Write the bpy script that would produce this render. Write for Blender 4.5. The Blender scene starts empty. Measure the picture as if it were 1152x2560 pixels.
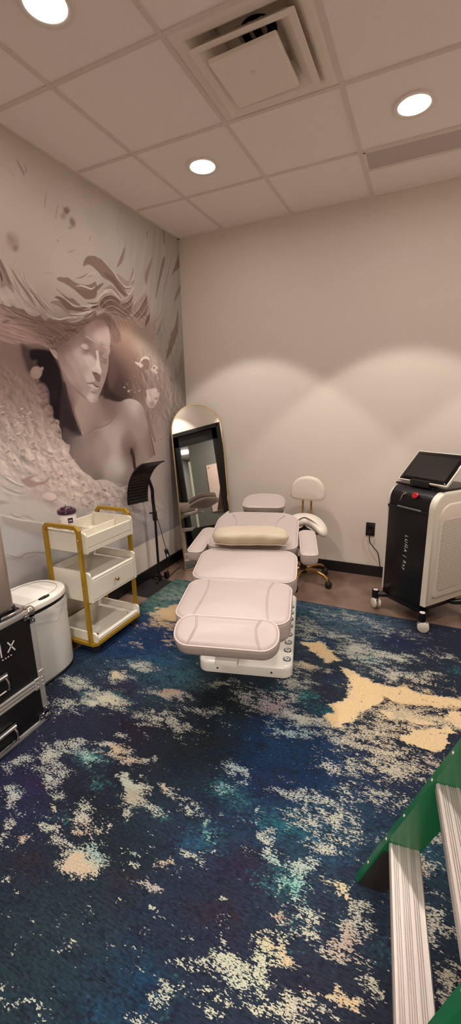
import bpy, bmesh, math, random
import numpy as np
from mathutils import Vector, Matrix

S = bpy.context.scene
COL = S.collection
random.seed(7)
PI = math.pi

# ------------------------------------------------------------------ materials
def lin(c):
    out = []
    for x in c:
        x = x / 255.0
        out.append(x / 12.92 if x <= 0.04045 else ((x + 0.055) / 1.055) ** 2.4)
    return tuple(out) + (1.0,)

def new_mat(name):
    m = bpy.data.materials.new(name)
    m.use_nodes = True
    nt = m.node_tree
    b = nt.nodes['Principled BSDF']
    return m, nt, b

def pm(name, col, rough=0.5, metal=0.0, var=0.06, scale=30.0, bump=0.0, bscale=200.0, coat=0.0, spec=0.5, trans=0.0, alpha=1.0):
    """plain procedural material: base colour gently mottled by noise, optional fine bump"""
    m, nt, b = new_mat(name)
    L = nt.links
    tc = nt.nodes.new('ShaderNodeTexCoord')
    n = nt.nodes.new('ShaderNodeTexNoise'); n.inputs['Scale'].default_value = scale; n.inputs['Detail'].default_value = 3
    L.new(tc.outputs['Object'], n.inputs['Vector'])
    mx = nt.nodes.new('ShaderNodeMix'); mx.data_type = 'RGBA'
    c = lin(col)
    mx.inputs[6].default_value = tuple(min(1, x * (1 - var)) for x in c[:3]) + (1,)
    mx.inputs[7].default_value = tuple(min(1, x * (1 + var)) for x in c[:3]) + (1,)
    L.new(n.outputs['Fac'], mx.inputs[0])
    L.new(mx.outputs[2], b.inputs['Base Color'])
    b.inputs['Roughness'].default_value = rough
    b.inputs['Metallic'].default_value = metal
    b.inputs['Specular IOR Level'].default_value = spec
    if coat:
        b.inputs['Coat Weight'].default_value = coat
        b.inputs['Coat Roughness'].default_value = 0.08
    if trans:
        b.inputs['Transmission Weight'].default_value = trans
    if alpha < 1:
        b.inputs['Alpha'].default_value = alpha
    if bump:
        n2 = nt.nodes.new('ShaderNodeTexNoise'); n2.inputs['Scale'].default_value = bscale; n2.inputs['Detail'].default_value = 2
        L.new(tc.outputs['Object'], n2.inputs['Vector'])
        bp = nt.nodes.new('ShaderNodeBump'); bp.inputs['Strength'].default_value = bump; bp.inputs['Distance'].default_value = 0.002
        L.new(n2.outputs['Fac'], bp.inputs['Height']); L.new(bp.outputs['Normal'], b.inputs['Normal'])
    return m

M = {}
M['wall'] = pm('wall_paint', (227, 217, 206), 0.85, bump=0.08, bscale=350, var=0.02)
M['hall_wall'] = pm('hall_paint', (116, 115, 110), 0.8, var=0.03)
M['ceil_tile'] = pm('ceiling_tile', (248, 240, 236), 0.9, var=0.02, scale=60, bump=0.15, bscale=500)
M['ceil_grid'] = pm('ceiling_grid', (226, 214, 206), 0.6, var=0.01)
M['black_trim'] = pm('black_baseboard', (18, 17, 17), 0.45, var=0.1)
M['vinyl'] = pm('pink_white_vinyl', (172, 158, 153), 0.42, var=0.015, bump=0.12, bscale=420)
M['piping'] = pm('vinyl_piping', (196, 181, 175), 0.4, var=0.01)
M['seam'] = pm('vinyl_seam', (168, 152, 146), 0.5, var=0.01)
M['gloss_white'] = pm('gloss_white_plastic', (226, 222, 214), 0.18, var=0.01, coat=0.4)
M['bolster'] = pm('cream_bolster', (188, 173, 150), 0.5, var=0.03, bump=0.2, bscale=60)
M['stool_vinyl'] = pm('ivory_vinyl', (226, 216, 204), 0.45, var=0.015, bump=0.1, bscale=400)
M['gold'] = pm('polished_gold', (196, 148, 82), 0.12, 1.0, var=0.04)
M['gold_matte'] = pm('gold_painted_steel', (172, 134, 30), 0.38, 0.3, var=0.05)
M['mirror_gold'] = pm('brushed_gold', (214, 184, 130), 0.3, 1.0, var=0.04)
M['black_plastic'] = pm('black_plastic', (15, 15, 16), 0.4, var=0.15)
M['black_satin'] = pm('black_satin', (13, 13, 17), 0.34, var=0.1)
M['black_gloss'] = pm('black_glass', (9, 8, 8), 0.08, var=0.05)
M['screen'] = pm('dark_screen', (34, 31, 30), 0.25, var=0.05)
M['rubber'] = pm('dark_rubber', (24, 22, 22), 0.6, var=0.1)
M['cart_white'] = pm('white_wood', (226, 220, 205), 0.45, var=0.015)
M['cart_grey'] = pm('shelf_inner', (214, 208, 196), 0.5, var=0.015)
M['shell'] = pm('machine_shell', (224, 216, 200), 0.32, var=0.01)
M['chrome'] = pm('chrome', (210, 205, 200), 0.14, 1.0, var=0.03)
M['alu'] = pm('aluminium_trim', (176, 172, 168), 0.42, 0.45, var=0.08, scale=80)
M['case_black'] = pm('case_laminate', (14, 13, 14), 0.42, var=0.15, bump=0.2, bscale=300)
M['lettering'] = pm('white_lettering', (205, 200, 196), 0.5, var=0.02)
M['grey_line'] = pm('grey_strip', (120, 120, 124), 0.4, var=0.03)
M['red'] = pm('red_button', (205, 22, 28), 0.25, var=0.05, coat=0.5)
M['purple'] = pm('purple_lid', (58, 22, 52), 0.25, var=0.1, coat=0.3)
M['can_white'] = pm('canister_white', (228, 220, 214), 0.4, var=0.01)
M['bin_white'] = pm('bin_white', (238, 232, 222), 0.3, var=0.01)
M['bin_body'] = pm('bin_body_white', (216, 214, 208), 0.35, var=0.01)
M['silver'] = pm('silver_body', (190, 176, 168), 0.34, 0.75, var=0.05, scale=6)
M['green'] = pm('green_fiberglass', (8, 84, 50), 0.4, var=0.12, scale=40, coat=0.2)
M['green_in'] = M['green']
M['matte_black'] = pm('black_matte', (22, 18, 17), 0.85, var=0.2, scale=200)
M['diff_white'] = pm('diffuser_enamel', (236, 226, 214), 0.45, var=0.01)
M['duct_dark'] = pm('duct_interior', (14, 12, 11), 0.9)
M['button_grey'] = pm('button_ring', (120, 124, 124), 0.25, 0.8, var=0.05)
M['button_face'] = pm('button_face', (205, 212, 210), 0.3, var=0.03)
M['poster_pink'] = pm('poster_pink', (226, 196, 186), 0.5, var=0.04, scale=4)
M['hair_dark'] = pm('poster_hair', (70, 50, 50), 0.5, var=0.3, scale=20)
M['hall_floor'] = pm('hall_floor', (96, 86, 78), 0.35, var=0.15, scale=5)
M['door_black'] = pm('door_black', (12, 11, 11), 0.4, var=0.1)

def mat_floor():
    m, nt, b = new_mat('stained_concrete')
    L = nt.links
    tc = nt.nodes.new('ShaderNodeTexCoord')
    n1 = nt.nodes.new('ShaderNodeTexNoise'); n1.inputs['Scale'].default_value = 3.2; n1.inputs['Detail'].default_value = 8; n1.inputs['Roughness'].default_value = 0.65
    n2 = nt.nodes.new('ShaderNodeTexNoise'); n2.inputs['Scale'].default_value = 24; n2.inputs['Detail'].default_value = 6
    L.new(tc.outputs['Object'], n1.inputs['Vector']); L.new(tc.outputs['Object'], n2.inputs['Vector'])
    r = nt.nodes.new('ShaderNodeValToRGB')
    e = r.color_ramp.elements
    e[0].position = 0.32; e[0].color = lin((94, 72, 61))
    e[1].position = 0.72; e[1].color = lin((140, 114, 99))
    L.new(n1.outputs['Fac'], r.inputs[0])
    r2 = nt.nodes.new('ShaderNodeValToRGB')
    e = r2.color_ramp.elements
    e[0].position = 0.66; e[0].color = (0, 0, 0, 1); e[1].position = 0.74; e[1].color = (1, 1, 1, 1)
    L.new(n2.outputs['Fac'], r2.inputs[0])
    mx = nt.nodes.new('ShaderNodeMix'); mx.data_type = 'RGBA'
    mt = nt.nodes.new('ShaderNodeMath'); mt.operation = 'MULTIPLY'; mt.inputs[1].default_value = 0.35
    L.new(r2.outputs[0], mt.inputs[0]); L.new(mt.outputs[0], mx.inputs[0])
    L.new(r.outputs[0], mx.inputs[6]); mx.inputs[7].default_value = lin((176, 156, 142))
    L.new(mx.outputs[2], b.inputs['Base Color'])
    b.inputs['Roughness'].default_value = 0.33
    b.inputs['Coat Weight'].default_value = 0.15
    return m
M['floor'] = mat_floor()

def mat_mirror():
    m, nt, b = new_mat('mirror_glass')
    b.inputs['Base Color'].default_value = (0.78, 0.78, 0.74, 1)
    b.inputs['Metallic'].default_value = 1.0
    b.inputs['Roughness'].default_value = 0.015
    return m
M['mirror'] = mat_mirror()

def mat_emit(name, col, s):
    m, nt, b = new_mat(name)
    b.inputs['Base Color'].default_value = (0.8, 0.8, 0.8, 1)
    b.inputs['Emission Color'].default_value = col
    b.inputs['Emission Strength'].default_value = s
    return m

def mat_glass(name, col=(0.93, 0.93, 0.92, 1)):
    m, nt, b = new_mat(name)
    b.inputs['Base Color'].default_value = col
    b.inputs['Transmission Weight'].default_value = 1.0
    b.inputs['Roughness'].default_value = 0.0
    b.inputs['IOR'].default_value = 1.1
    return m
M['glass'] = mat_glass('door_glass')

def mat_bag():
    m, nt, b = new_mat('thin_plastic_bag')
    b.inputs['Base Color'].default_value = (0.72, 0.70, 0.67, 1)
    b.inputs['Roughness'].default_value = 0.25
    b.inputs['Alpha'].default_value = 0.45
    tc = nt.nodes.new('ShaderNodeTexCoord')
    n2 = nt.nodes.new('ShaderNodeTexNoise'); n2.inputs['Scale'].default_value = 30
    nt.links.new(tc.outputs['Object'], n2.inputs['Vector'])
    bp = nt.nodes.new('ShaderNodeBump'); bp.inputs['Strength'].default_value = 0.6; bp.inputs['Distance'].default_value = 0.01
    nt.links.new(n2.outputs['Fac'], bp.inputs['Height']); nt.links.new(bp.outputs['Normal'], b.inputs['Normal'])
    return m
M['bag'] = mat_bag()

def mat_slots(name, base, dark, px, py, ax0, ax1, fill_x, fill_y):
    """panel with rows of staggered slots, from object coordinates (px, py pitch in m)"""
    m, nt, b = new_mat(name)
    L = nt.links; N = nt.nodes
    tc = N.new('ShaderNodeTexCoord'); sp = N.new('ShaderNodeSeparateXYZ'); L.new(tc.outputs['Object'], sp.inputs[0])
    def math_(op, a, bb=None):
        n = N.new('ShaderNodeMath'); n.operation = op
        for i, v in enumerate((a, bb)):
            if v is None: continue
            if isinstance(v, (int, float)): n.inputs[i].default_value = v
            else: L.new(v, n.inputs[i])
        return n.outputs[0]
    u = math_('DIVIDE', sp.outputs[ax0], px); v = math_('DIVIDE', sp.outputs[ax1], py)
    row = math_('FLOOR', v)
    odd = math_('MULTIPLY', math_('PINGPONG', row, 1.0), 0.5)
    fu = math_('FRACT', math_('ADD', u, odd)); fv = math_('FRACT', v)
    du = math_('ABSOLUTE', math_('SUBTRACT', fu, 0.5)); dv = math_('ABSOLUTE', math_('SUBTRACT', fv, 0.5))
    a = math_('LESS_THAN', du, fill_x / 2); c = math_('LESS_THAN', dv, fill_y / 2)
    k = math_('MULTIPLY', a, c)
    mx = N.new('ShaderNodeMix'); mx.data_type = 'RGBA'
    L.new(k, mx.inputs[0]); mx.inputs[6].default_value = lin(base); mx.inputs[7].default_value = lin(dark)
    L.new(mx.outputs[2], b.inputs['Base Color']); b.inputs['Roughness'].default_value = 0.4
    return m
M['perf'] = mat_slots('perforated_shell', (222, 214, 199), (120, 108, 98), 0.0085, 0.016, 1, 2, 0.36, 0.72)
M['grille'] = mat_slots('perforated_grille', (205, 195, 190), (150, 140, 136), 0.006, 0.006, 0, 1, 0.5, 0.5)
M['led'] = mat_slots('led_dots', (8, 8, 9), (150, 150, 150), 0.011, 0.011, 0, 1, 0.16, 0.16)

def mat_tread():
    """ribbed aluminium: the ribs are geometry, this gives fine brushed streaks"""
    m, nt, b = new_mat('ribbed_aluminium')
    tc = nt.nodes.new('ShaderNodeTexCoord'); mp = nt.nodes.new('ShaderNodeMapping')
    mp.inputs['Scale'].default_value = (400, 6, 400)
    n = nt.nodes.new('ShaderNodeTexNoise'); n.inputs['Scale'].default_value = 1
    nt.links.new(tc.outputs['Object'], mp.inputs[0]); nt.links.new(mp.outputs[0], n.inputs['Vector'])
    r = nt.nodes.new('ShaderNodeValToRGB'); e = r.color_ramp.elements
    e[0].position = 0.3; e[0].color = lin((186, 176, 168)); e[1].position = 0.7; e[1].color = lin((202, 192, 184))
    nt.links.new(n.outputs['Fac'], r.inputs[0]); nt.links.new(r.outputs[0], b.inputs['Base Color'])
    b.inputs['Metallic'].default_value = 0.75; b.inputs['Roughness'].default_value = 0.42
    return m
M['tread'] = mat_tread()

def mat_attr(name, rough):
    m, nt, b = new_mat(name)
    a = nt.nodes.new('ShaderNodeVertexColor'); a.layer_name = 'Col'
    tc = nt.nodes.new('ShaderNodeTexCoord')
    n = nt.nodes.new('ShaderNodeTexNoise'); n.inputs['Scale'].default_value = 90; n.inputs['Detail'].default_value = 4
    nt.links.new(tc.outputs['Object'], n.inputs['Vector'])
    mr = nt.nodes.new('ShaderNodeMapRange'); mr.inputs[3].default_value = 0.93; mr.inputs[4].default_value = 1.07
    nt.links.new(n.outputs['Fac'], mr.inputs[0])
    mx = nt.nodes.new('ShaderNodeMix'); mx.data_type = 'RGBA'; mx.blend_type = 'MULTIPLY'; mx.inputs[0].default_value = 1
    nt.links.new(a.outputs[0], mx.inputs[6]); nt.links.new(mr.outputs[0], mx.inputs[7])
    nt.links.new(mx.outputs[2], b.inputs['Base Color'])
    b.inputs['Roughness'].default_value = rough
    b.inputs['Specular IOR Level'].default_value = 0.04
    return m
M['mural'] = mat_attr('printed_wallpaper', 0.6)

def mat_rug():
    """woven rug: base and pale yarn colours come from the pattern attributes, the yarn flecks from stretched noise"""
    m, nt, b = new_mat('woven_rug')
    L = nt.links; N = nt.nodes
    def vc(n):
        a = N.new('ShaderNodeVertexColor'); a.layer_name = n; return a
    base = vc('Base'); pale = vc('Pale'); dens = N.new('ShaderNodeAttribute'); dens.attribute_name = 'dens'
    tc = N.new('ShaderNodeTexCoord')
    def noise(sx, sy, det, rough=0.6):
        mp = N.new('ShaderNodeMapping'); mp.inputs['Scale'].default_value = (sx, sy, 1)
        n = N.new('ShaderNodeTexNoise'); n.inputs['Scale'].default_value = 1; n.inputs['Detail'].default_value = det; n.inputs['Roughness'].default_value = rough
        L.new(tc.outputs['Object'], mp.inputs[0]); L.new(mp.outputs[0], n.inputs['Vector']); return n.outputs['Fac']
    def mth(op, a, bb=None, cc=None):
        n = N.new('ShaderNodeMath'); n.operation = op
        for i, v in enumerate((a, bb, cc)):
            if v is None: continue
            if isinstance(v, (int, float)): n.inputs[i].default_value = v
            else: L.new(v, n.inputs[i])
        return n.outputs[0]
    f1 = noise(75, 190, 1.0); f2 = noise(16, 34, 3.0); f3 = noise(5, 8, 3.0)
    f = mth('ADD', mth('ADD', mth('MULTIPLY', f1, 0.70), mth('MULTIPLY', f2, 0.90)), mth('MULTIPLY', f3, 0.34))   # mean ~0.76
    d = mth('SUBTRACT', dens.outputs['Fac'], 0.5)
    x = mth('ADD', mth('SUBTRACT', f, 0.908), mth('MULTIPLY', d, 0.62))
    k = N.new('ShaderNodeMapRange'); k.interpolation_type = 'SMOOTHSTEP'
    L.new(x, k.inputs[0]); k.inputs[1].default_value = -0.025; k.inputs[2].default_value = 0.025
    # base yarn variation
    v1 = noise(60, 150, 2.0)
    mr = N.new('ShaderNodeMapRange'); L.new(v1, mr.inputs[0]); mr.inputs[1].default_value = 0.3; mr.inputs[2].default_value = 0.7; mr.inputs[3].default_value = 0.55; mr.inputs[4].default_value = 1.45
    nvy = N.new('ShaderNodeMix'); nvy.data_type = 'RGBA'
    kb = N.new('ShaderNodeMapRange'); kb.interpolation_type = 'SMOOTHSTEP'; g1 = noise(52, 140, 1.0); g2 = noise(14, 24, 2.0)
    L.new(mth('ADD', mth('MULTIPLY', g1, 0.6), mth('MULTIPLY', g2, 0.6)), kb.inputs[0]); kb.inputs[1].default_value = 0.50; kb.inputs[2].default_value = 0.60; kb.inputs[3].default_value = 0.25; kb.inputs[4].default_value = 1.0
    L.new(kb.outputs[0], nvy.inputs[0]); nvy.inputs[6].default_value = (0.0085, 0.0125, 0.024, 1); L.new(base.outputs[0], nvy.inputs[7])
    mb = N.new('ShaderNodeMix'); mb.data_type = 'RGBA'; mb.blend_type = 'MULTIPLY'; mb.inputs[0].default_value = 1
    L.new(nvy.outputs[2], mb.inputs[6]); L.new(mr.outputs[0], mb.inputs[7])
    v2 = noise(120, 230, 1.0)
    mr2 = N.new('ShaderNodeMapRange'); L.new(v2, mr2.inputs[0]); mr2.inputs[1].default_value = 0.3; mr2.inputs[2].default_value = 0.7; mr2.inputs[3].default_value = 0.78; mr2.inputs[4].default_value = 1.18
    mp_ = N.new('ShaderNodeMix'); mp_.data_type = 'RGBA'; mp_.blend_type = 'MULTIPLY'; mp_.inputs[0].default_value = 1
    L.new(pale.outputs[0], mp_.inputs[6]); L.new(mr2.outputs[0], mp_.inputs[7])
    mx = N.new('ShaderNodeMix'); mx.data_type = 'RGBA'
    f4 = noise(115, 270, 1.0)
    k4 = N.new('ShaderNodeMapRange'); k4.interpolation_type = 'SMOOTHSTEP'
    L.new(mth('ADD', f4, mth('MULTIPLY', mth('MAXIMUM', d, -0.02), 0.9)), k4.inputs[0]); k4.inputs[1].default_value = 0.40; k4.inputs[2].default_value = 0.47
    L.new(mth('MULTIPLY', k.outputs[0], k4.outputs[0]), mx.inputs[0]); L.new(mb.outputs[2], mx.inputs[6]); L.new(mp_.outputs[2], mx.inputs[7])
    L.new(mx.outputs[2], b.inputs['Base Color'])
    b.inputs['Roughness'].default_value = 0.9; b.inputs['Specular IOR Level'].default_value = 0.15
    # ribs of the weave
    sp = N.new('ShaderNodeSeparateXYZ'); L.new(tc.outputs['Object'], sp.inputs[0])
    rib = mth('SINE', mth('MULTIPLY', sp.outputs[1], 2 * math.pi / 0.006))
    h = mth('ADD', mth('MULTIPLY', rib, 0.35), mth('MULTIPLY', f1, 1.2))
    bp = N.new('ShaderNodeBump'); bp.inputs['Strength'].default_value = 0.5; bp.inputs['Distance'].default_value = 0.002
    L.new(h, bp.inputs['Height']); L.new(bp.outputs['Normal'], b.inputs['Normal'])
    return m
M['rug'] = mat_rug()

# ------------------------------------------------------------------ mesh helpers
class MB:
    """collects geometry, then links it as ONE mesh object"""
    def __init__(self):
        self.v = []; self.f = []; self.sm = []; self.mi = []
    def add(self, verts, faces, smooth=False, mi=0, mat=None):
        o = len(self.v)
        if mat is not None:
            verts = [tuple(mat @ Vector(p)) for p in verts]
        self.v += [tuple(p) for p in verts]
        self.f += [tuple(i + o for i in f) for f in faces]
        self.sm += [smooth] * len(faces); self.mi += [mi] * len(faces)
        return self
    def from_bm(self, bm, smooth=False, mi=0, mat=None):
        bm.verts.index_update()
        self.add([v.co[:] for v in bm.verts], [[v.index for v in f.verts] for f in bm.faces], smooth, mi, mat)
        bm.free(); return self
    def box(self, x0, x1, y0, y1, z0, z1, bev=0.0, seg=2, mat=None, mi=0):
        bm = bmesh.new()
        bmesh.ops.create_cube(bm, size=1.0)
        for v in bm.verts:
            v.co = Vector(((x0 + x1) / 2 + v.co.x * (x1 - x0), (y0 + y1) / 2 + v.co.y * (y1 - y0), (z0 + z1) / 2 + v.co.z * (z1 - z0)))
        if bev > 0:
            bmesh.ops.bevel(bm, geom=bm.edges[:], offset=bev, segments=seg, profile=0.5, affect='EDGES')
        return self.from_bm(bm, bev > 0 and seg > 1, mi, mat)
    def cyl(self, c, r, z0, z1, n=24, mat=None, r2=None, mi=0):
        return self.lathe([(0, z0), (r, z0), (r2 if r2 is not None else r, z1), (0, z1)], n, c, mat, mi=mi, smooth=True)
    def lathe(self, prof, n=32, c=(0, 0, 0), mat=None, smooth=True, mi=0, sx=1.0, sy=1.0):
        vs = []; fs = []
        rings = []
        for r, z in prof:
            if r <= 1e-6:
                rings.append([len(vs)]); vs.append((c[0], c[1], c[2] + z))
            else:
                rings.append(list(range(len(vs), len(vs) + n)))
                for i in range(n):
                    a = 2 * PI * i / n
                    vs.append((c[0] + sx * r * math.cos(a), c[1] + sy * r * math.sin(a), c[2] + z))
        for A, B in zip(rings[:-1], rings[1:]):
            if len(A) == 1 and len(B) == 1: continue
            for i in range(n):
                j = (i + 1) % n
                if len(A) == 1: fs.append((A[0], B[j], B[i]))
                elif len(B) == 1: fs.append((A[i], A[j], B[0]))
                else: fs.append((A[i], A[j], B[j], B[i]))
        return self.add(vs, fs, smooth, mi, mat)
    def tube(self, pts, r, n=10, closed=False, mat=None, smooth=True, mi=0):
        P = [Vector(p) for p in pts]; k = len(P)
        R = r if isinstance(r, (list, tuple)) else [r] * k
        T = []
        for i in range(k):
            a = P[(i - 1) % k] if (closed or i > 0) else P[i]
            b = P[(i + 1) % k] if (closed or i < k - 1) else P[i]
            t = (b - a); T.append(t.normalized() if t.length > 1e-9 else Vector((0, 0, 1)))
        u = T[0].orthogonal().normalized(); vs = []; fs = []
        for i in range(k):
            u = (u - T[i] * u.dot(T[i]))
            u = u.normalized() if u.length > 1e-6 else T[i].orthogonal().normalized()
            w = T[i].cross(u)
            for j in range(n):
                a = 2 * PI * j / n
                vs.append(tuple(P[i] + (u * math.cos(a) + w * math.sin(a)) * R[i]))
        for i in range(k if closed else k - 1):
            i2 = (i + 1) % k
            for j in range(n):
                j2 = (j + 1) % n
                fs.append((i * n + j, i * n + j2, i2 * n + j2, i2 * n + j))
        if not closed:
            fs.append(tuple(reversed(range(n)))); fs.append(tuple(range((k - 1) * n, k * n)))
        return self.add(vs, fs, smooth, mi, mat)
    def bar(self, pts, w, h, up, closed=False, mat=None, mi=0):
        """rectangular bar swept along a planar polyline with mitred corners; `up` is the plane normal (w across it in-plane, h along it)"""
        P = [Vector(p) for p in pts]; k = len(P); up = Vector(up).normalized(); vs = []; fs = []
        for i in range(k):
            a = P[(i - 1) % k] if (closed or i > 0) else None
            b = P[(i + 1) % k] if (closed or i < k - 1) else None
            d1 = (P[i] - a).normalized() if a is not None else (b - P[i]).normalized()
            d2 = (b - P[i]).normalized() if b is not None else d1
            n1 = up.cross(d1).normalized(); n2 = up.cross(d2).normalized()
            m = (n1 + n2).normalized(); s = 1.0 / max(0.3, m.dot(n1))
            for sx, sy in ((-1, -1), (1, -1), (1, 1), (-1, 1)):
                vs.append(tuple(P[i] + m * (s * w / 2 * sx) + up * (h / 2 * sy)))
        for i in range(k if closed else k - 1):
            i2 = (i + 1) % k
            for j in range(4):
                j2 = (j + 1) % 4
                fs.append((i * 4 + j, i * 4 + j2, i2 * 4 + j2, i2 * 4 + j))
        if not closed:
            fs.append((3, 2, 1, 0)); fs.append(tuple((k - 1) * 4 + j for j in range(4)))
        return self.add(vs, fs, False, mi, mat)
    def prism(self, outline, z0, z1, mat=None, mi=0, smooth=False):
        n = len(outline)
        vs = [(x, y, z0) for x, y in outline] + [(x, y, z1) for x, y in outline]
        fs = [tuple(reversed(range(n))), tuple(range(n, 2 * n))]
        fs += [(i, (i + 1) % n, n + (i + 1) % n, n + i) for i in range(n)]
        return self.add(vs, fs, smooth, mi, mat)
    def puff(self, outline, z0, z1, rt, rb=None, crown=0.0, seg=5, mat=None, mi=0, fn=None, rings=4):
        """cushion: outline extruded z0..z1 with rounded top/bottom edges and a crowned top"""
        rb = rt if rb is None else rb
        O = np.array(outline, float); n = len(O)
        e = np.roll(O, -1, 0) - np.roll(O, 1, 0)
        nr = np.stack([e[:, 1], -e[:, 0]], 1); nr /= np.linalg.norm(nr, axis=1)[:, None] + 1e-12
        c = O.mean(0)
        L = []
        for i in range(seg + 1):          # bottom fillet
            a = PI / 2 * i / seg
            L.append((O - nr * rb * (1 - math.sin(a)), z0 + rb * (1 - math.cos(a))))
        for i in range(seg + 1):          # top fillet
            a = PI / 2 * i / seg
            L.append((O - nr * rt * (1 - math.cos(a)), z1 - rt * (1 - math.sin(a))))
        top = L[-1][0]
        for i in range(1, rings):
            k = 1 - i / rings
            L.append((c + (top - c) * k, z1 + crown * (1 - k * k)))
        vs = []; fs = []
        for ring, z in L:
            vs += [(p[0], p[1], z) for p in ring]
        for i in range(len(L) - 1):
            for j in range(n):
                j2 = (j + 1) % n
                fs.append((i * n + j, i * n + j2, (i + 1) * n + j2, (i + 1) * n + j))
        b = len(vs); vs.append((c[0], c[1], z0)); vs.append((c[0], c[1], z1 + crown))
        t = (len(L) - 1) * n
        for j in range(n):
            j2 = (j + 1) % n
            fs.append((j2, j, b)); fs.append((t + j, t + j2, b + 1))
        if fn: vs = [fn(*p) for p in vs]
        return self.add(vs, fs, True, mi, mat)
    def build(self, name, mats, parent=None, world=False, weld=0.0):
        me = bpy.data.meshes.new(name)
        V = self.v
        if parent is not None and world:
            inv = root_matrix(parent).inverted()
            V = [tuple(inv @ Vector(p)) for p in V]
        me.from_pydata(V, [], self.f)
        if not isinstance(mats, (list, tuple)): mats = [mats]
        for m in mats: me.materials.append(m)
        me.polygons.foreach_set('use_smooth', self.sm)
        me.polygons.foreach_set('material_index', self.mi)
        bm = bmesh.new(); bm.from_mesh(me)
        bmesh.ops.recalc_face_normals(bm, faces=bm.faces[:])
        bm.to_mesh(me); bm.free()
        if any(self.sm):
            try: me.set_sharp_from_angle(angle=math.radians(42))
            except Exception: pass
        me.update()
        o = bpy.data.objects.new(name, me); COL.objects.link(o)
        if parent is not None: o.parent = parent
        return o

ROOTM = {}
def root_matrix(o):
    while o.parent is not None: o = o.parent
    return Matrix.LocRotScale(o.location, o.rotation_euler, o.scale)

def thing(name, label, cat, loc=(0, 0, 0), rotz=0.0, group=None):
    o = bpy.data.objects.new(name, None); COL.objects.link(o)
    o.location = loc; o.rotation_euler = (0, 0, rotz); o.empty_display_size = 0.1
    o['label'] = label; o['category'] = cat
    if group: o['group'] = group
    return o
def tag(o, label, cat, group=None):
    o['label'] = label; o['category'] = cat
    if group: o['group'] = group
    return o
def struct(o):
    o['kind'] = 'structure'; return o

def rrect(x0, x1, y0, y1, r, seg=6):
    """rounded rectangle outline; r may be 4 radii (x1y0, x1y1, x0y1, x0y0)"""
    R = r if isinstance(r, (list, tuple)) else [r] * 4
    out = []
    for (cx, cy, a0), q in zip((((x1), (y0), -PI / 2), ((x1), (y1), 0), ((x0), (y1), PI / 2), ((x0), (y0), PI)), R):
        sx = -1 if cx == x1 else 1; sy = 1 if cy == y0 else -1
        for i in range(seg + 1):
            a = a0 + PI / 2 * i / seg
            out.append((cx + sx * q + q * math.cos(a), cy + sy * q + q * math.sin(a)))
    return out

def bez(pts, n=24):
    """Catmull-Rom through points"""
    P = [Vector(p) for p in pts]; out = []
    for i in range(len(P) - 1):
        p0 = P[max(i - 1, 0)]; p1 = P[i]; p2 = P[i + 1]; p3 = P[min(i + 2, len(P) - 1)]
        m = max(2, n // (len(P) - 1))
        for k in range(m):
            t = k / m
            out.append(0.5 * ((2 * p1) + (p2 - p0) * t + (2 * p0 - 5 * p1 + 4 * p2 - p3) * t * t + (3 * p1 - p0 - 3 * p2 + p3) * t ** 3))
    out.append(P[-1]); return [tuple(p) for p in out]

def text_mesh(body, size, extrude=0.0008, shear=0.0, spacing=1.0):
    cu = bpy.data.curves.new('lettering', 'FONT'); cu.body = body; cu.size = size; cu.extrude = extrude
    cu.shear = shear; cu.space_character = spacing; cu.align_x = 'CENTER'; cu.align_y = 'CENTER'
    o = bpy.data.objects.new('lettering', cu); COL.objects.link(o)
    dg = bpy.context.evaluated_depsgraph_get(); dg.update()
    me = bpy.data.meshes.new_from_object(o.evaluated_get(dg))
    vs = [v.co[:] for v in me.vertices]; fs = [tuple(p.vertices) for p in me.polygons]
    bpy.data.objects.remove(o); bpy.data.curves.remove(cu); bpy.data.meshes.remove(me)
    return vs, fs
LENS_E = 42.0      # glow of the lamp lenses
SPOT_W = 50.0
LOBBY_FILL_W = 95.0
EXPO = 0.53
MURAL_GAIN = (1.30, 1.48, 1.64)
RUG_GAIN = 0.88
RUG_PGAIN = 0.74

# ------------------------------------------------------------------ room shell
H = 2.954
RX, RY = 3.5, -4.3
GX0, GY0, T = 0.4454, -0.6189, 0.6096
gx = [GX0 + i * T for i in range(6)]
gy = [GY0 - i * T for i in range(7)]
DY0, DY1 = -2.24, -1.30            # glazed door opening in the right wall
DZ = 2.28

struct(MB().box(-0.1, RX + 0.1, RY - 0.1, 0.1, -0.08, 0.0).build('floor', M['floor']))
struct(MB().box(-0.1, 0.0, RY, 0.0, 0.0, 3.2).build('wall_left', M['wall']))
struct(MB().box(-0.1, RX + 0.1, 0.0, 0.1, 0.0, 3.2).build('wall_back', M['wall']))
w = MB()
w.box(RX, RX + 0.1, RY, DY0, 0, 3.2); w.box(RX, RX + 0.1, DY1, 0.0, 0, 3.2); w.box(RX, RX + 0.1, DY0, DY1, DZ, 3.2)
struct(w.build('wall_right', M['wall']))
w = MB(); w.box(-0.1, 1.5, RY - 0.1, RY, 0, 3.2); w.box(2.7, RX + 0.1, RY - 0.1, RY, 0, 3.2); w.box(1.5, 2.7, RY - 0.1, RY, 2.13, 3.2)
struct(w.build('wall_front', M['wall']))
w = MB(); w.box(-0.6, -0.5, -7.5, RY - 0.1, 0, 2.8); w.box(4.4, 4.5, -7.5, RY - 0.1, 0, 2.8); w.box(-0.6, 4.5, -7.6, -7.5, 0, 2.8)
w.box(-0.5, -0.1, RY - 0.1, RY - 0.05, 0, 2.8); w.box(RX + 0.1, 4.4, RY - 0.1, RY - 0.05, 0, 2.8)
struct(w.build('wall_lobby', M['wall']))  # unseen lobby, added so lamps can shine in from behind the camera
struct(MB().box(-0.5, 4.4, -7.5, RY - 0.1, -0.08, 0.0).build('floor_lobby', M['hall_floor']))
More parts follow.
